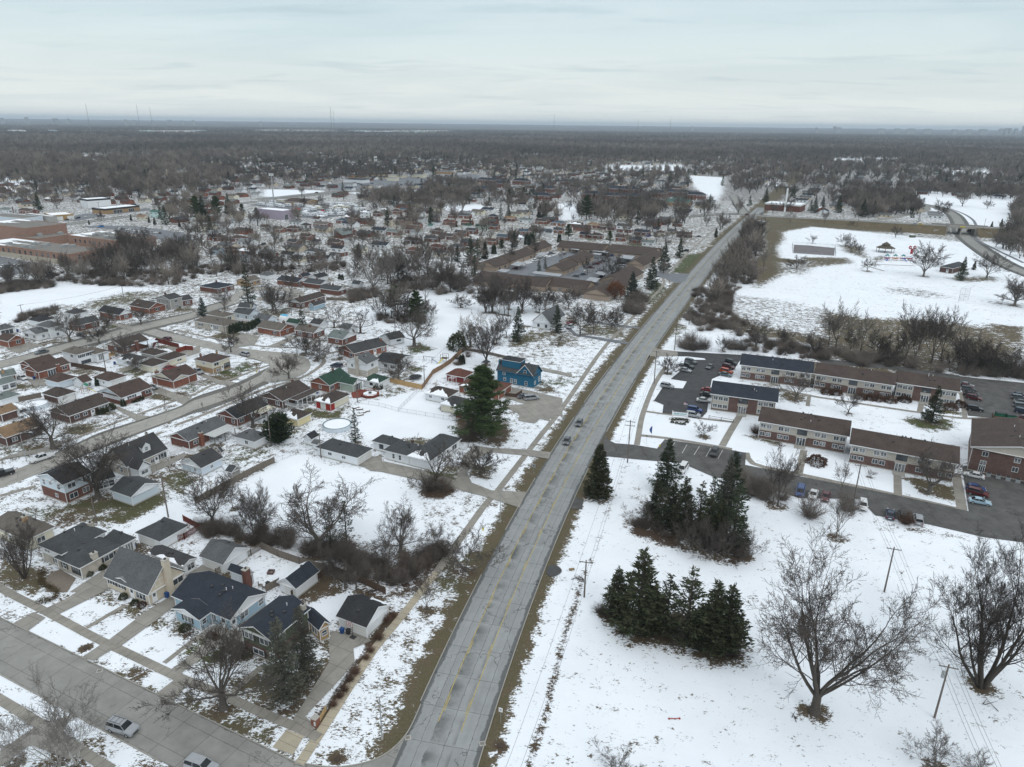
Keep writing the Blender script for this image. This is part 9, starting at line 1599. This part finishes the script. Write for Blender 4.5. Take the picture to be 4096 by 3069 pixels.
for c,x,y,lb in(('c',262,1468,'square storm drain grate at the right kerb'),(PE,1480,1420,'storm drain grate at the corner kerb'),(Pe,430,1125,'storm drain grate at the far kerb of the street'),(Pe,808,878,'storm drain grate in the street gutter')):
 g=at(c,x,y);t=empty('drain_grate',*g,rad(15),lb,'drain');bx(t,P9,-.45,-.4,0,.45,.4,.055,xj);b=MB();[b.box(-.3+.1*i,-.25,.055,-.25+.1*i,.25,.07,qw)for i in range(6)];b.build('grate',t)
def qd(t,name,mat,*bars):
 b=MB();[b.bar(p_,q__,r_,r_,mat,6)for p_,q__,r_ in bars];return b.build(name,t)
g=at(Pf,810,775);t=empty('swing_set',*g,rad(-20),'wooden swing set with a blue slide in the play yard','swing set');qd(t,P9,qn,((-1.8,-.7,0),(-1.8,0,2.2),.06),((-1.8,.7,0),(-1.8,0,2.2),.06),((1.6,-.7,0),(1.6,0,2.2),.06),((1.6,.7,0),(1.6,0,2.2),.06),((-2,0,2.2),(2.6,0,2.2),.07));b=MB();b.poly([(1.7,-.25,1.4),(1.7,.25,1.4),(4.0,.25,.2),(4.0,-.25,.2)],qa('slide_blue',(.03,.12,.25),.4,.05));b.build(Yu,t)
for x in(-.9,.5):qd(t,'swing',qw,((x-.2,0,2.2),(x-.2,0,.5),.012),((x+.2,0,2.2),(x+.2,0,.5),.012),((x-.22,0,.5),(x+.22,0,.5),.04))
g=at(Pf,980,770);t=empty('play_tower',*g,rad(-20),'wooden play tower with a yellow slide by the curved fence','play tower');qd(t,P9,qn,*[((sx*1.2,sy*1.,0),(sx*1.2,sy*1.,2.9),.07)for sx in(-1,1)for sy in(-1,1)],((-1.2,-1,2.9),(1.2,-1,2.9),.06),((-1.2,1,2.9),(1.2,1,2.9),.06));bx(t,Yi,-1.2,-1,1.4,1.2,1,1.5,qn);b=MB();b.poly([(-.5,-1.,1.5),(0.,-1.,1.5),(-.9,-3.1,.1),(-1.4,-3.1,.1)],qa('slide_yellow',(.6,.5,.05),.4,.05));b.build(Yu,t)
g=at(Pf,680,945);t=empty('trampoline',*g,0,'round black trampoline in the snowy play yard','trampoline');b=MB();b.cyl(0,0,.85,.9,2.1,2.1,qa('mat_black',(.02,.02,.022),.6,.1),24);b.build('mat',t);qd(t,P9,qf,*[((2.1*cos(a_),2.1*sin(a_),0),(2.1*cos(a_),2.1*sin(a_),.85),.03)for a_ in np.arange(0,6.2,1.05)])
g=at(Pf,1408,835);t=empty('gazebo',*g,.3,'small square gazebo under the tall garage tree','gazebo');b=MB();[b.poly([(1.8*cos(a_),1.8*sin(a_),2.3),(1.8*cos(a_+1.5708),1.8*sin(a_+1.5708),2.3),(0,0,3.3)],R[Sk])for a_ in(0,1.5708,3.1416,4.7124)];b.build(Yg,t);[qd(t,PZ,qn,((1.5*cos(a_),1.5*sin(a_),0),(1.5*cos(a_),1.5*sin(a_),2.3),.07))for a_ in(0,1.5708,3.1416,4.7124)]
g=at(Pf,1505,815);t=empty('garden_arbour',*g,.4,'white open garden arbour behind the dark red garage','arbour');qd(t,P9,qj,*[((sx*.8,sy*.8,0),(sx*.8,sy*.8,2.3),.06)for sx in(-1,1)for sy in(-1,1)],*[((-1.,y_,2.35),(1.,y_,2.35),.05)for y_ in(-.8,-.4,0,.4,.8)])
g=at(Pf,1060,1005);t=empty('pergola',*g,rad(63.5),'white pergola before the dark red garage','pergola');qd(t,P9,qj,*[((sx*1.,sy*.9,0),(sx*1.,sy*.9,2.4),.07)for sx in(-1,1)for sy in(-1,1)],*[((-1.2,y_,2.45),(1.2,y_,2.45),.05)for y_ in(-.9,-.45,0,.45,.9)])
g=at(Pf,210,1120);t=empty('deck',*g,.2,'octagonal red wooden deck with a snowy top and fire bowl','deck');ang_=[pi/8+i*pi/4 for i in range(8)];b=MB();b.prism([(3.*cos(a_),3.*sin(a_))for a_ in ang_],.1,.7,z2,z2);b.build(Yi,t);b=MB();b.prism([(2.3*cos(a_),2.3*sin(a_))for a_ in ang_],.7,.75,zr);b.build(QX,t);qd(t,'railing',qa('deck_red',(.28,.07,.05),.7,.1),*[((3*cos(a_),3*sin(a_),1.3),(3*cos(a_+pi/4),3*sin(a_+pi/4),1.3),.06)for a_ in ang_],*[((3*cos(a_),3*sin(a_),.7),(3*cos(a_),3*sin(a_),1.3),.05)for a_ in ang_]);b=MB();b.cyl(0,0,.75,1.2,.25,.6,qw,12);b.build('fire_bowl',t)
q8('red_patio',Gs(Pf,'10,1100 60,1050 180,1070 120,1140 30,1150'),qa('patio_red',(.20,.06,.045),.85,.1,2.),.05);q8('brick_patio',Gs(SR,'950,640 1010,660 1165,610 1120,585 1060,590'),qa('patio_brick',(.26,.13,.09),.85,.1,2.),.05)
for i,(x,y)in enumerate(((100,1265),(170,1285),(130,1300),(105,1325),(60,1250))):g=at(Pf,x,y);t=empty('raised_bed',*g,.3+i*.1,'snow filled raised garden bed beside the round pool','garden bed','raised beds by the pool');bx(t,'planter',-1.,-.5,0,1.,.5,.35,qk);bx(t,QX,-.9,-.4,.33,.9,.4,.4,zr)
g=at(Pb,1150,215);t=empty('dome_shed',*g,rad(63.5),'white domed shed with a bright blue top',PN);b=MB();n=10
for i in range(n):a_,c_=pi*i/n,pi*(i+1)/n;b.poly([(-2.2*cos(a_),-2,2.8*sin(a_)**.7 if i else 0),(-2.2*cos(c_),-2,2.8*max(0,sin(c_))**.7),(-2.2*cos(c_),2,2.8*max(0,sin(c_))**.7),(-2.2*cos(a_),2,2.8*sin(a_)**.7 if i else 0)],qa('tarp_sky',(.10,.40,.60),.5,.05)if 3<=i<=6 else qj)
b.poly([(-2.2*cos(pi*i/n),-2,2.8*max(0,sin(pi*i/n))**.7)for i in range(n+1)],qj);b.build('shell',t)
g=at(SR,890,960);t=empty('play_set',*g,.3,'wooden play set with a green canopy and yellow slide','play set');qd(t,P9,qa('cedar_play',(.35,.15,.07),.8,.1),*[((sx*.9,sy*.9,0),(sx*.9,sy*.9,2.4),.07)for sx in(-1,1)for sy in(-1,1)]);b=MB();b.poly([(-1.,-1.,2.3),(-1.,1.,2.3),(0,1.,3.1),(0,-1.,3.1)],qa(QK,(.03,.2,.12),.6,.05));b.poly([(1.,-1.,2.3),(1.,1.,2.3),(0,1.,3.1),(0,-1.,3.1)],qa(QK,(0,0,0)));b.build('canopy',t);b=MB();b.poly([(.9,-.3,1.4),(.9,.2,1.4),(3.,0.,.1),(3.,-.5,.1)],qa('slide_yellow',(0,0,0)));b.build(Yu,t)
# park furniture
g=at(SF,1183,478);t=empty('park_pavilion',*g,.3,'octagonal park pavilion with a two tier brown roof','pavilion');b=MB();a8=[i*pi/4 for i in range(8)];rf_=qa('pavilion_roof',(.085,.075,.055),.8,.15)
for a_ in a8:c_=a_+pi/4;b.poly([(6.5*cos(a_),6.5*sin(a_),3.),(6.5*cos(c_),6.5*sin(c_),3.),(2.6*cos(c_),2.6*sin(c_),4.8),(2.6*cos(a_),2.6*sin(a_),4.8)],rf_);b.poly([(3.2*cos(a_),3.2*sin(a_),5.2),(3.2*cos(c_),3.2*sin(c_),5.2),(0,0,7.2)],rf_);b.poly([(2.6*cos(a_),2.6*sin(a_),4.8),(2.6*cos(c_),2.6*sin(c_),4.8),(2.6*cos(c_),2.6*sin(c_),5.25),(2.6*cos(a_),2.6*sin(a_),5.25)],DTRIM)
b.build(Yg,t);[qd(t,PZ,qn,((5.6*cos(a_),5.6*sin(a_),0),(5.6*cos(a_),5.6*sin(a_),3.1),.14))for a_ in a8]
g=at(SF,1285,540);t=empty('playground',*g,-.1,'colourful playground climbing frame with slides and green canopies','playground');t.scale=(.85,.85,.85);cg=qa(QK,(0,0,0));cb=qa('play_blue',(.02,.08,.35),.4,.05);co=qa('play_orange',(.45,.16,.05),.4,.05);cr_=qa('play_red',(.33,.03,.045),.5,.1)
for i,x in enumerate((-9,-3,3,8)):
 qd(t,PZ,(cb,co,cr_,cb)[i],*[((x+sx*1.3,sy*1.3,0),(x+sx*1.3,sy*1.3,3.6),.12)for sx in(-1,1)for sy in(-1,1)]);bx(t,Yi,x-1.4,-1.4,1.3,x+1.4,1.4,1.9,(cr_,co,cb,cr_)[i])
 if i<3:b=MB();[b.poly([(x+2.1*cos(a_),2.1*sin(a_),3.6),(x+2.1*cos(a_+1.571),2.1*sin(a_+1.571),3.6),(x,0,4.9)],qa('canopy_teal',(.03,.22,.22),.5,.05))for a_ in(.785,2.356,3.927,5.498)];b.build('canopy',t)
for(xa,ya,xb,yb,mt)in((-9,-1.4,-11,-5,cb),(8,1.4,12.5,-1.5,cr_),(3,-1.4,4,-5,cb)):b=MB();b.poly([(xa-.4,ya,1.7),(xa+.4,ya,1.7),(xb+.4,yb,.2),(xb-.4,yb,.2)],mt);b.build(Yu,t)
for xa,xb in((-7.7,-4.3),(-1.7,1.7),(4.3,6.7)):qd(t,'bridge',co,((xa,-.6,1.8),(xb,-.6,1.8),.25),((xa,.6,1.8),(xb,.6,1.8),.25))
g=at(SF,1378,492);t=empty('climbing_tower',*g,.1,'red and white climbing tower with two discs beside the playground','climbing tower');t.scale=(.72,.72,.8);bx(t,Yw,-1.1,-.5,0,1.1,.5,4.6,cr_)
for s_ in(-1,1):b=MB();b.bar((s_*2.3,-.2,5.6),(s_*2.3,.2,5.6),1.5,1.5,cr_,14);b.build('disc',t);qd(t,PZ,qj,((s_*3.8,0,0),(s_*3.4,0,4.6),.15));bx(t,'disc_window',s_*2.3-.7,-.3,5.3,s_*2.3+.7,-.21,5.9,qj)
g=at(SF,1762,838);t=empty('ball_backstop',*g,rad(15),'tall chain link baseball backstop on the snowy ball field','backstop');qd(t,P9,qf,*[((x_,0,0),(x_,0,6.5),.06)for x_ in(-3,0,3)],((-3,0,6.5),(3,0,6.5),.05),((-3,0,3.2),(3,0,3.2),.05),((-3,0,6.5),(-2.6,-2.5,8.2),.05),((3,0,6.5),(2.6,-2.5,8.2),.05),((-2.6,-2.5,8.2),(2.6,-2.5,8.2),.05),((-3,0,3.2),(-6,-3.,3.2),.05),((-6,-3,0),(-6,-3,3.2),.05));qd(t,'mesh',qf,*[((-3+i*.5,0,0),(-3+i*.5,0,6.5),.015)for i in range(13)],*[((-3,0,i*.5),(3,0,i*.5),.015)for i in range(13)])
qe(SF,'498,425 812,448 818,508 500,488 498,425','tall wire fence around the snowy basketball court',qw,2.2,Pn,post=9)
for i,(x,y,r__)in enumerate(((1395,368,1.),)):g=at(SF,x-10,370);t=empty('skip',*g,.2,'dark green skip on the park grass','skip');bx(t,'tub',-2.,-1.2,0,2.,1.2,2.,W[Pc]);bx(t,'lid',-2.05,-1.25,2.,2.05,1.25,2.15,zr)
for i,(x,y)in enumerate(((1820,1340),(1930,1360))):g=at(QU,x,y);t=empty('skip',*g,rad(-12),('left','right')[i]+' green skip in the court behind the long block','skip');bx(t,'tub',-1.2,-.9,0,1.2,.9,1.4,qa('skip_green',(.02,.12,.07),.6,.1));bx(t,'lid',-1.25,-.95,1.4,1.25,.95,1.5,qw)
qe(QU,'1735,1355 1745,1390 1990,1425 2000,1385','dark board screen around the two green skips',qn,1.9)
g=at(SF,440,185);t=empty('chimney_mast',*g,0,'tall white mast beside the red and white office','mast');b=MB();g_,h_=q4(SF,440,185,5);b.cyl(0,0,0,min(h_,45),.9,.8,qj,10);b.build('mast_body',t);b=MB();b.cyl(0,0,min(h_,45),min(h_,45)+.6,1.,1.,qw,10);b.build('cap',t)
zs0=[(60,193,.06),(290,213,.1),(500,224,.7),(760,236,2.2),(1000,247,3.6),(1250,262,4.9),(1500,275,5.6),(1640,283,5.9),(1840,293,6.),(2000,299,6.),(2212,307,6.),(2500,322,6.),(3000,345,6.)]
BC=arr([(*G((SF,x,y),z),z)for x,y,z in zs0]);nrs=80;dB=np.r_[0,np.cumsum(np.hypot(*np.diff(BC[:,:2],axis=0).T))];tt=np.linspace(0,dB[-1],nrs);BP=np.stack([np.interp(tt,dB,BC[:,i])for i in range(3)],1);xf=[np.interp(x_,[z_[0]for z_ in zs0],dB)for x_ in(1655,1832)]
BA=qt(BP[:,:2],-7.);BB=qt(BP[:,:2],7.);qh(qx('crossing_road',BA,BB,q1,zs=BP[:,2]+.05))
b=MB();k_=qa('bank_grass',(.125,.10,.062),.95,.3,.35)
for i in range(nrs-1):
 if xf[0]-1<(tt[i]+tt[i+1])/2<xf[1]+1:continue
 for sgn,e_,in((-1,BA),(1,BB)):
  z0_,z1_=BP[i,2],BP[i+1,2];o0_=qt(BP[:,:2],sgn*(8.));
  a_,c_=e_[i],e_[i+1];da=(e_[i]-BP[i,:2])/7.;dc=(e_[i+1]-BP[i+1,:2])/7.;b.poly([(*a_,z0_),(*c_,z1_),(*(c_+dc*(1+z1_*1.9)),0),(*(a_+da*(1+z0_*1.9)),0)],k_)
qh(b.build('road_bank'))
i0_,i1_=np.searchsorted(tt,xf[0]),np.searchsorted(tt,xf[1]);cpt=lambda s_:arr([np.interp(s_,tt,BP[:,0]),np.interp(s_,tt,BP[:,1])]);A_,B2_=cpt(xf[0]),cpt(xf[1]);dv=(B2_-A_)/norm(B2_-A_);LB=norm(B2_-A_)
t=empty('road_bridge',float(A_[0]),float(A_[1]),atan2(dv[1],dv[0]),'concrete road bridge over the curving park road','bridge');cm_=qa('bridge_concrete',(.33,.31,.28),.9,.15,.3);bx(t,'deck',-2,-7.4,5.0,LB+2,7.4,5.92,cm_)
for s_ in(-1,1):bx(t,'parapet',-12,s_*7.3-.15,5.9,LB+12,s_*7.3+.15,6.85,cm_)
for x_ in(-3.,LB+1.):bx(t,'abutment',x_,-7.5,-.5,x_+2.,7.5,5.2,cm_)
for x_,sg in((-3.,-1),(LB+3.,1)):
 for s_ in(-1,1):b=MB();b.prism([(x_,s_*7.4),(x_+sg*9,s_*(13.)),(x_+sg*9,s_*(13.)+.5*s_),(x_,s_*7.9)]if s_*sg>0 else[(x_,s_*7.9),(x_+sg*9,s_*13.+.5*s_),(x_+sg*9,s_*13.),(x_,s_*7.4)],-.3,3.6,cm_);b.build('wing_wall',t)
bx(t,'pier',LB/2-.5,-7,-.2,LB/2+.5,7,5.1,cm_);bx(t,'clearance_sign',LB*.42,-7.75,6.0,LB*.62,-7.6,6.9,qa('clearance_yellow',(.65,.5,.05),.6,.05));xq('the road bridge',*A_)
def mast(c,x,by,ty,dist,label,w=1.2,z0=0.):
 g=G((c,x,by));d=g/norm(g);q=d*dist;hs=np.arange(10,420,1.);yy=[norm(G((c,x,ty),h)-q)if G((c,x,ty),h)[1]>0 else 1e9 for h in hs]
 ox,oy,s=CR[c];a_,b_=(ox+x*s-2048)/FPX,(oy+ty*s-1534.5)/FPX;a_,b_=a_*CRL+b_*SRL,b_*CRL-a_*SRL;dn=b_*CP+SP;fw=CP-b_*SP;h=CAM_H-dn/fw*q[1];return q,max(20.,h)
for c,x,ty,dist,lb in((PK,660,25,3600,'tallest lattice radio mast on the horizon'),(PK,684,60,4600,'fainter radio mast beside the tallest one'),(Su,203,52,4000,'lattice radio mast right of centre on the horizon'),(QP,795,0,4200,'leftmost thin radio mast on the horizon'),(QP,1225,10,4200,'second thin radio mast from the left'),(QP,1335,30,4800,'third thin radio mast from the left'),(Su,612,80,5000,'small thin mast on the right horizon'),(Su,770,70,5000,'faint thin mast on the right horizon')):
 q,h=mast(c,x,300,ty,dist,lb);t=empty('radio_mast',q[0],q[1],0,lb,'radio mast');b=MB();w_=1.6*dist/6000
 for a_ in(0,2.1,4.2):b.bar((w_*cos(a_),w_*sin(a_),0),(w_*.8*cos(a_),w_*.8*sin(a_),h),.3,.3,qf,4)
 for z_ in np.arange(0,h,12.):b.bar((w_,0,z_),(w_*cos(2.1),w_*sin(2.1),z_+12),.2,.2,qf,3)
 b.build('lattice',t);b=MB();b.bar((0,0,h),(0,0,h+8),.5,.3,qf,4);b.build('antenna',t)
for c,x,by,ty,lb in((Pz,1030,215,-145,'tall grey cell mast beside the lavender warehouse'),(PK,1042,640,415,'cell mast with two antenna tiers by the shops')):
 g,h=q4(c,x,by,ty);h=min(max(h,25),48);t=empty('cell_mast',g[0],g[1],0,lb,'cell mast');b=MB();b.cyl(0,0,0,h,.7,.4,qf if Sg in lb else qw,10);b.build(Yh,t)
 for z_ in((h-1.5,h-6)if 'two' in lb else(h-1.2,)):
  for i in range(9):a_=i*.698;bx(t,'antenna',1.9*cos(a_)-.2,1.9*sin(a_)-.2,z_-1.2,1.9*cos(a_)+.2,1.9*sin(a_)+.2,z_+1.2,qj)
SK=[(QP,55,103,12),(QP,265,90,14),(QP,495,108,8),(QP,520,108,8),(QP,620,110,14),(QP,1110,116,14),(QP,1182,124,12),(QP,1340,126,10),(QP,1472,121,9),(QP,1497,121,10),(QP,1597,130,14),(QP,1690,124,14),(PK,55,133,10),(Su,228,96,4),(Su,646,100,7),(Su,880,104,7),(SY,215,108,8),(SY,302,95,8),(SY,320,104,24),(SY,530,112,30),(SY,610,111,20),(SY,676,112,30),(SY,760,113,26),(SY,1030,113,30),(SY,1120,108,18),(SY,1145,105,12),(SY,1162,104,8),(SY,1190,107,10),(SY,1232,82,14),(SY,1256,100,16),(SY,960,115,18),(SY,890,116,20)]
for c,x,ty,w_ in SK:
 D=11500.;q,h=mast(c,x,300,ty,D,'');wid=w_*CR[c][2]*D/FPX;h=76+max(6,(h-82)*.55);t=empty('tower_block',q[0],q[1],0,'tiny blue grey tower block on the horizon','tower block','tower blocks on the horizon');b=MB();b.box(-wid/2,-20,0,wid/2,20,h,qf);b.box(-wid/5,-10,h,wid/5,10,h*1.04,qf);b.build('tower_body',t)
for c,x0,x1,y,mt_,lb in((PK,80,700,238,PX,'long pale warehouse below the horizon'),(PK,870,990,240,Q5,'turquoise roofed factory hall below the horizon'),(PK,940,1250,248,SE,'pale blue factory hall below the horizon'),(PK,1280,1700,240,PX,'broad pale factory hall below the horizon'),(PK,1330,1560,254,Yk,'mint tinted factory hall below the horizon'),(Su,318,430,121,PX,'white factory strip right of centre'),(QP,1270,1370,250,Yk,'pale green flat hall on the left'),(QP,1380,1700,252,PX,'long white hall on the left'),(QP,1712,1790,245,Q5,'blue fronted hall on the left'),(QP,120,230,250,PX,'white hall at the far left'),(QP,470,520,250,Q5,'small blue hall at the far left')):
 a_=G((c,x0,y));b_=G((c,x1,y));L=norm(b_-a_);mid=(a_+b_)/2;t=empty('factory_hall',mid[0],mid[1],atan2(*(b_-a_)[::-1]),lb,'factory hall');bx(t,'hall_body',-L/2,0,0,L/2,160,19,W[mt_],zr if mt_!=Yk else W[Yk]);bx(t,'door_strip',-L/3,-.3,3,L/3,0,8,qw)
for o in zx:
 x,y=o.location.x,o.location.y;d=hypot(x,y);c=o[Pu]
 if c==Ye and d<620:
  r_=.5+1.1*o.scale.x;r_=r_*(1.5 if Sm in o.name or Pd in o.name or Yj in o.name else 1.3);spot(x,y,r_,.3,-.35)
 elif c==Pj and d<700 and x<float(q0(y)):
  a=o.rotation_euler.z;
  for k in range(3):
   u,v=xd.uniform(-4,16),xd.choice((-5,-4,12));r_=xd.uniform(2.5,6.5);spot(x+cos(a)*u-sin(a)*v,y+sin(a)*u+cos(a)*v,r_,xd.uniform(.1,.55),xd.choice((.0,.2,.7,-.3)),r_*xd.uniform(.4,.9))
build_ground()
# labels: make each one single its thing out
from collections import defaultdict
def uniq():
 U=defaultdict(list)
 for o in zx:U[o[PQ]].append(o)
 mk=arr([(m_[1],m_[2])for m_ in MARKS]);used=set(U)
 for lab,L in list(U.items()):
  if len(L)<2:continue
  far_=[o for o in L if hypot(o.location.x,o.location.y)>560];near=[o for o in L if o not in far_]
  if lab.startswith(('small distant','tiny','distant shop')):near,far_=[],L
  D=defaultdict(list)
  for o in near:
   d=np.hypot(mk[:,0]-o.location.x,mk[:,1]-o.location.y);i=int(np.argmin(d));m_=MARKS[i];dy=o.location.y-m_[2];dx=o.location.x-m_[1]
   rel_='beyond' if dy>abs(dx)else('in front of' if-dy>abs(dx)else('left of' if dx<0 else 'right of'));nl=lab+' '+rel_+' '+m_[0]
   if len(nl.split())>14:nl=' '.join(lab.split()[:5])+' '+rel_+' '+m_[0]
   D[nl].append((float(d[i]),o))
  for nl,M_ in D.items():
   M_.sort(key=lambda q:q[0])
   for n_,(dd_,o)in enumerate(M_):
    if len(M_)==1:o[PQ]=nl
    elif len(nl.split())<=13:o[PQ]=nl+(', closest to it',', second away',', third away',', fourth away',', fifth away',', sixth away')[min(n_,5)]
    if n_>=5 or len(nl.split())>13:o[PQ]=nl;o[Qi]=o.get(Qi)or lab[:60]
  for o in far_:
   o[Qi]=o.get(Qi)or lab[:60]
 U=defaultdict(list)
 for o in zx:U[o[PQ]].append(o)
 for lab,L in U.items():
  if len(L)>1:
   for o in L:o[Qi]=o.get(Qi)or ' '.join(lab.split()[:8])
uniq()
# haze
b=MB();hz=bpy.data.materials.new('haze_air');hz.use_nodes=True;nt=hz.node_tree;nt.nodes.clear();out_=nt.nodes.new(QM);pv=nt.nodes.new('ShaderNodeVolumePrincipled')
pv.inputs[QC].default_value=(.74,.87,1.0,1);pv.inputs['Density'].default_value=6.4e-5;pv.inputs['Anisotropy'].default_value=.2;nt.links.new(pv.outputs[0],out_.inputs['Volume'])
b.box(-31500,-300,-1.,31500,31500,180.,hz);o=b.build('haze');o['kind']='stuff';o[PQ]='thin bluish winter haze over the whole suburb';o[Pu]='haze'
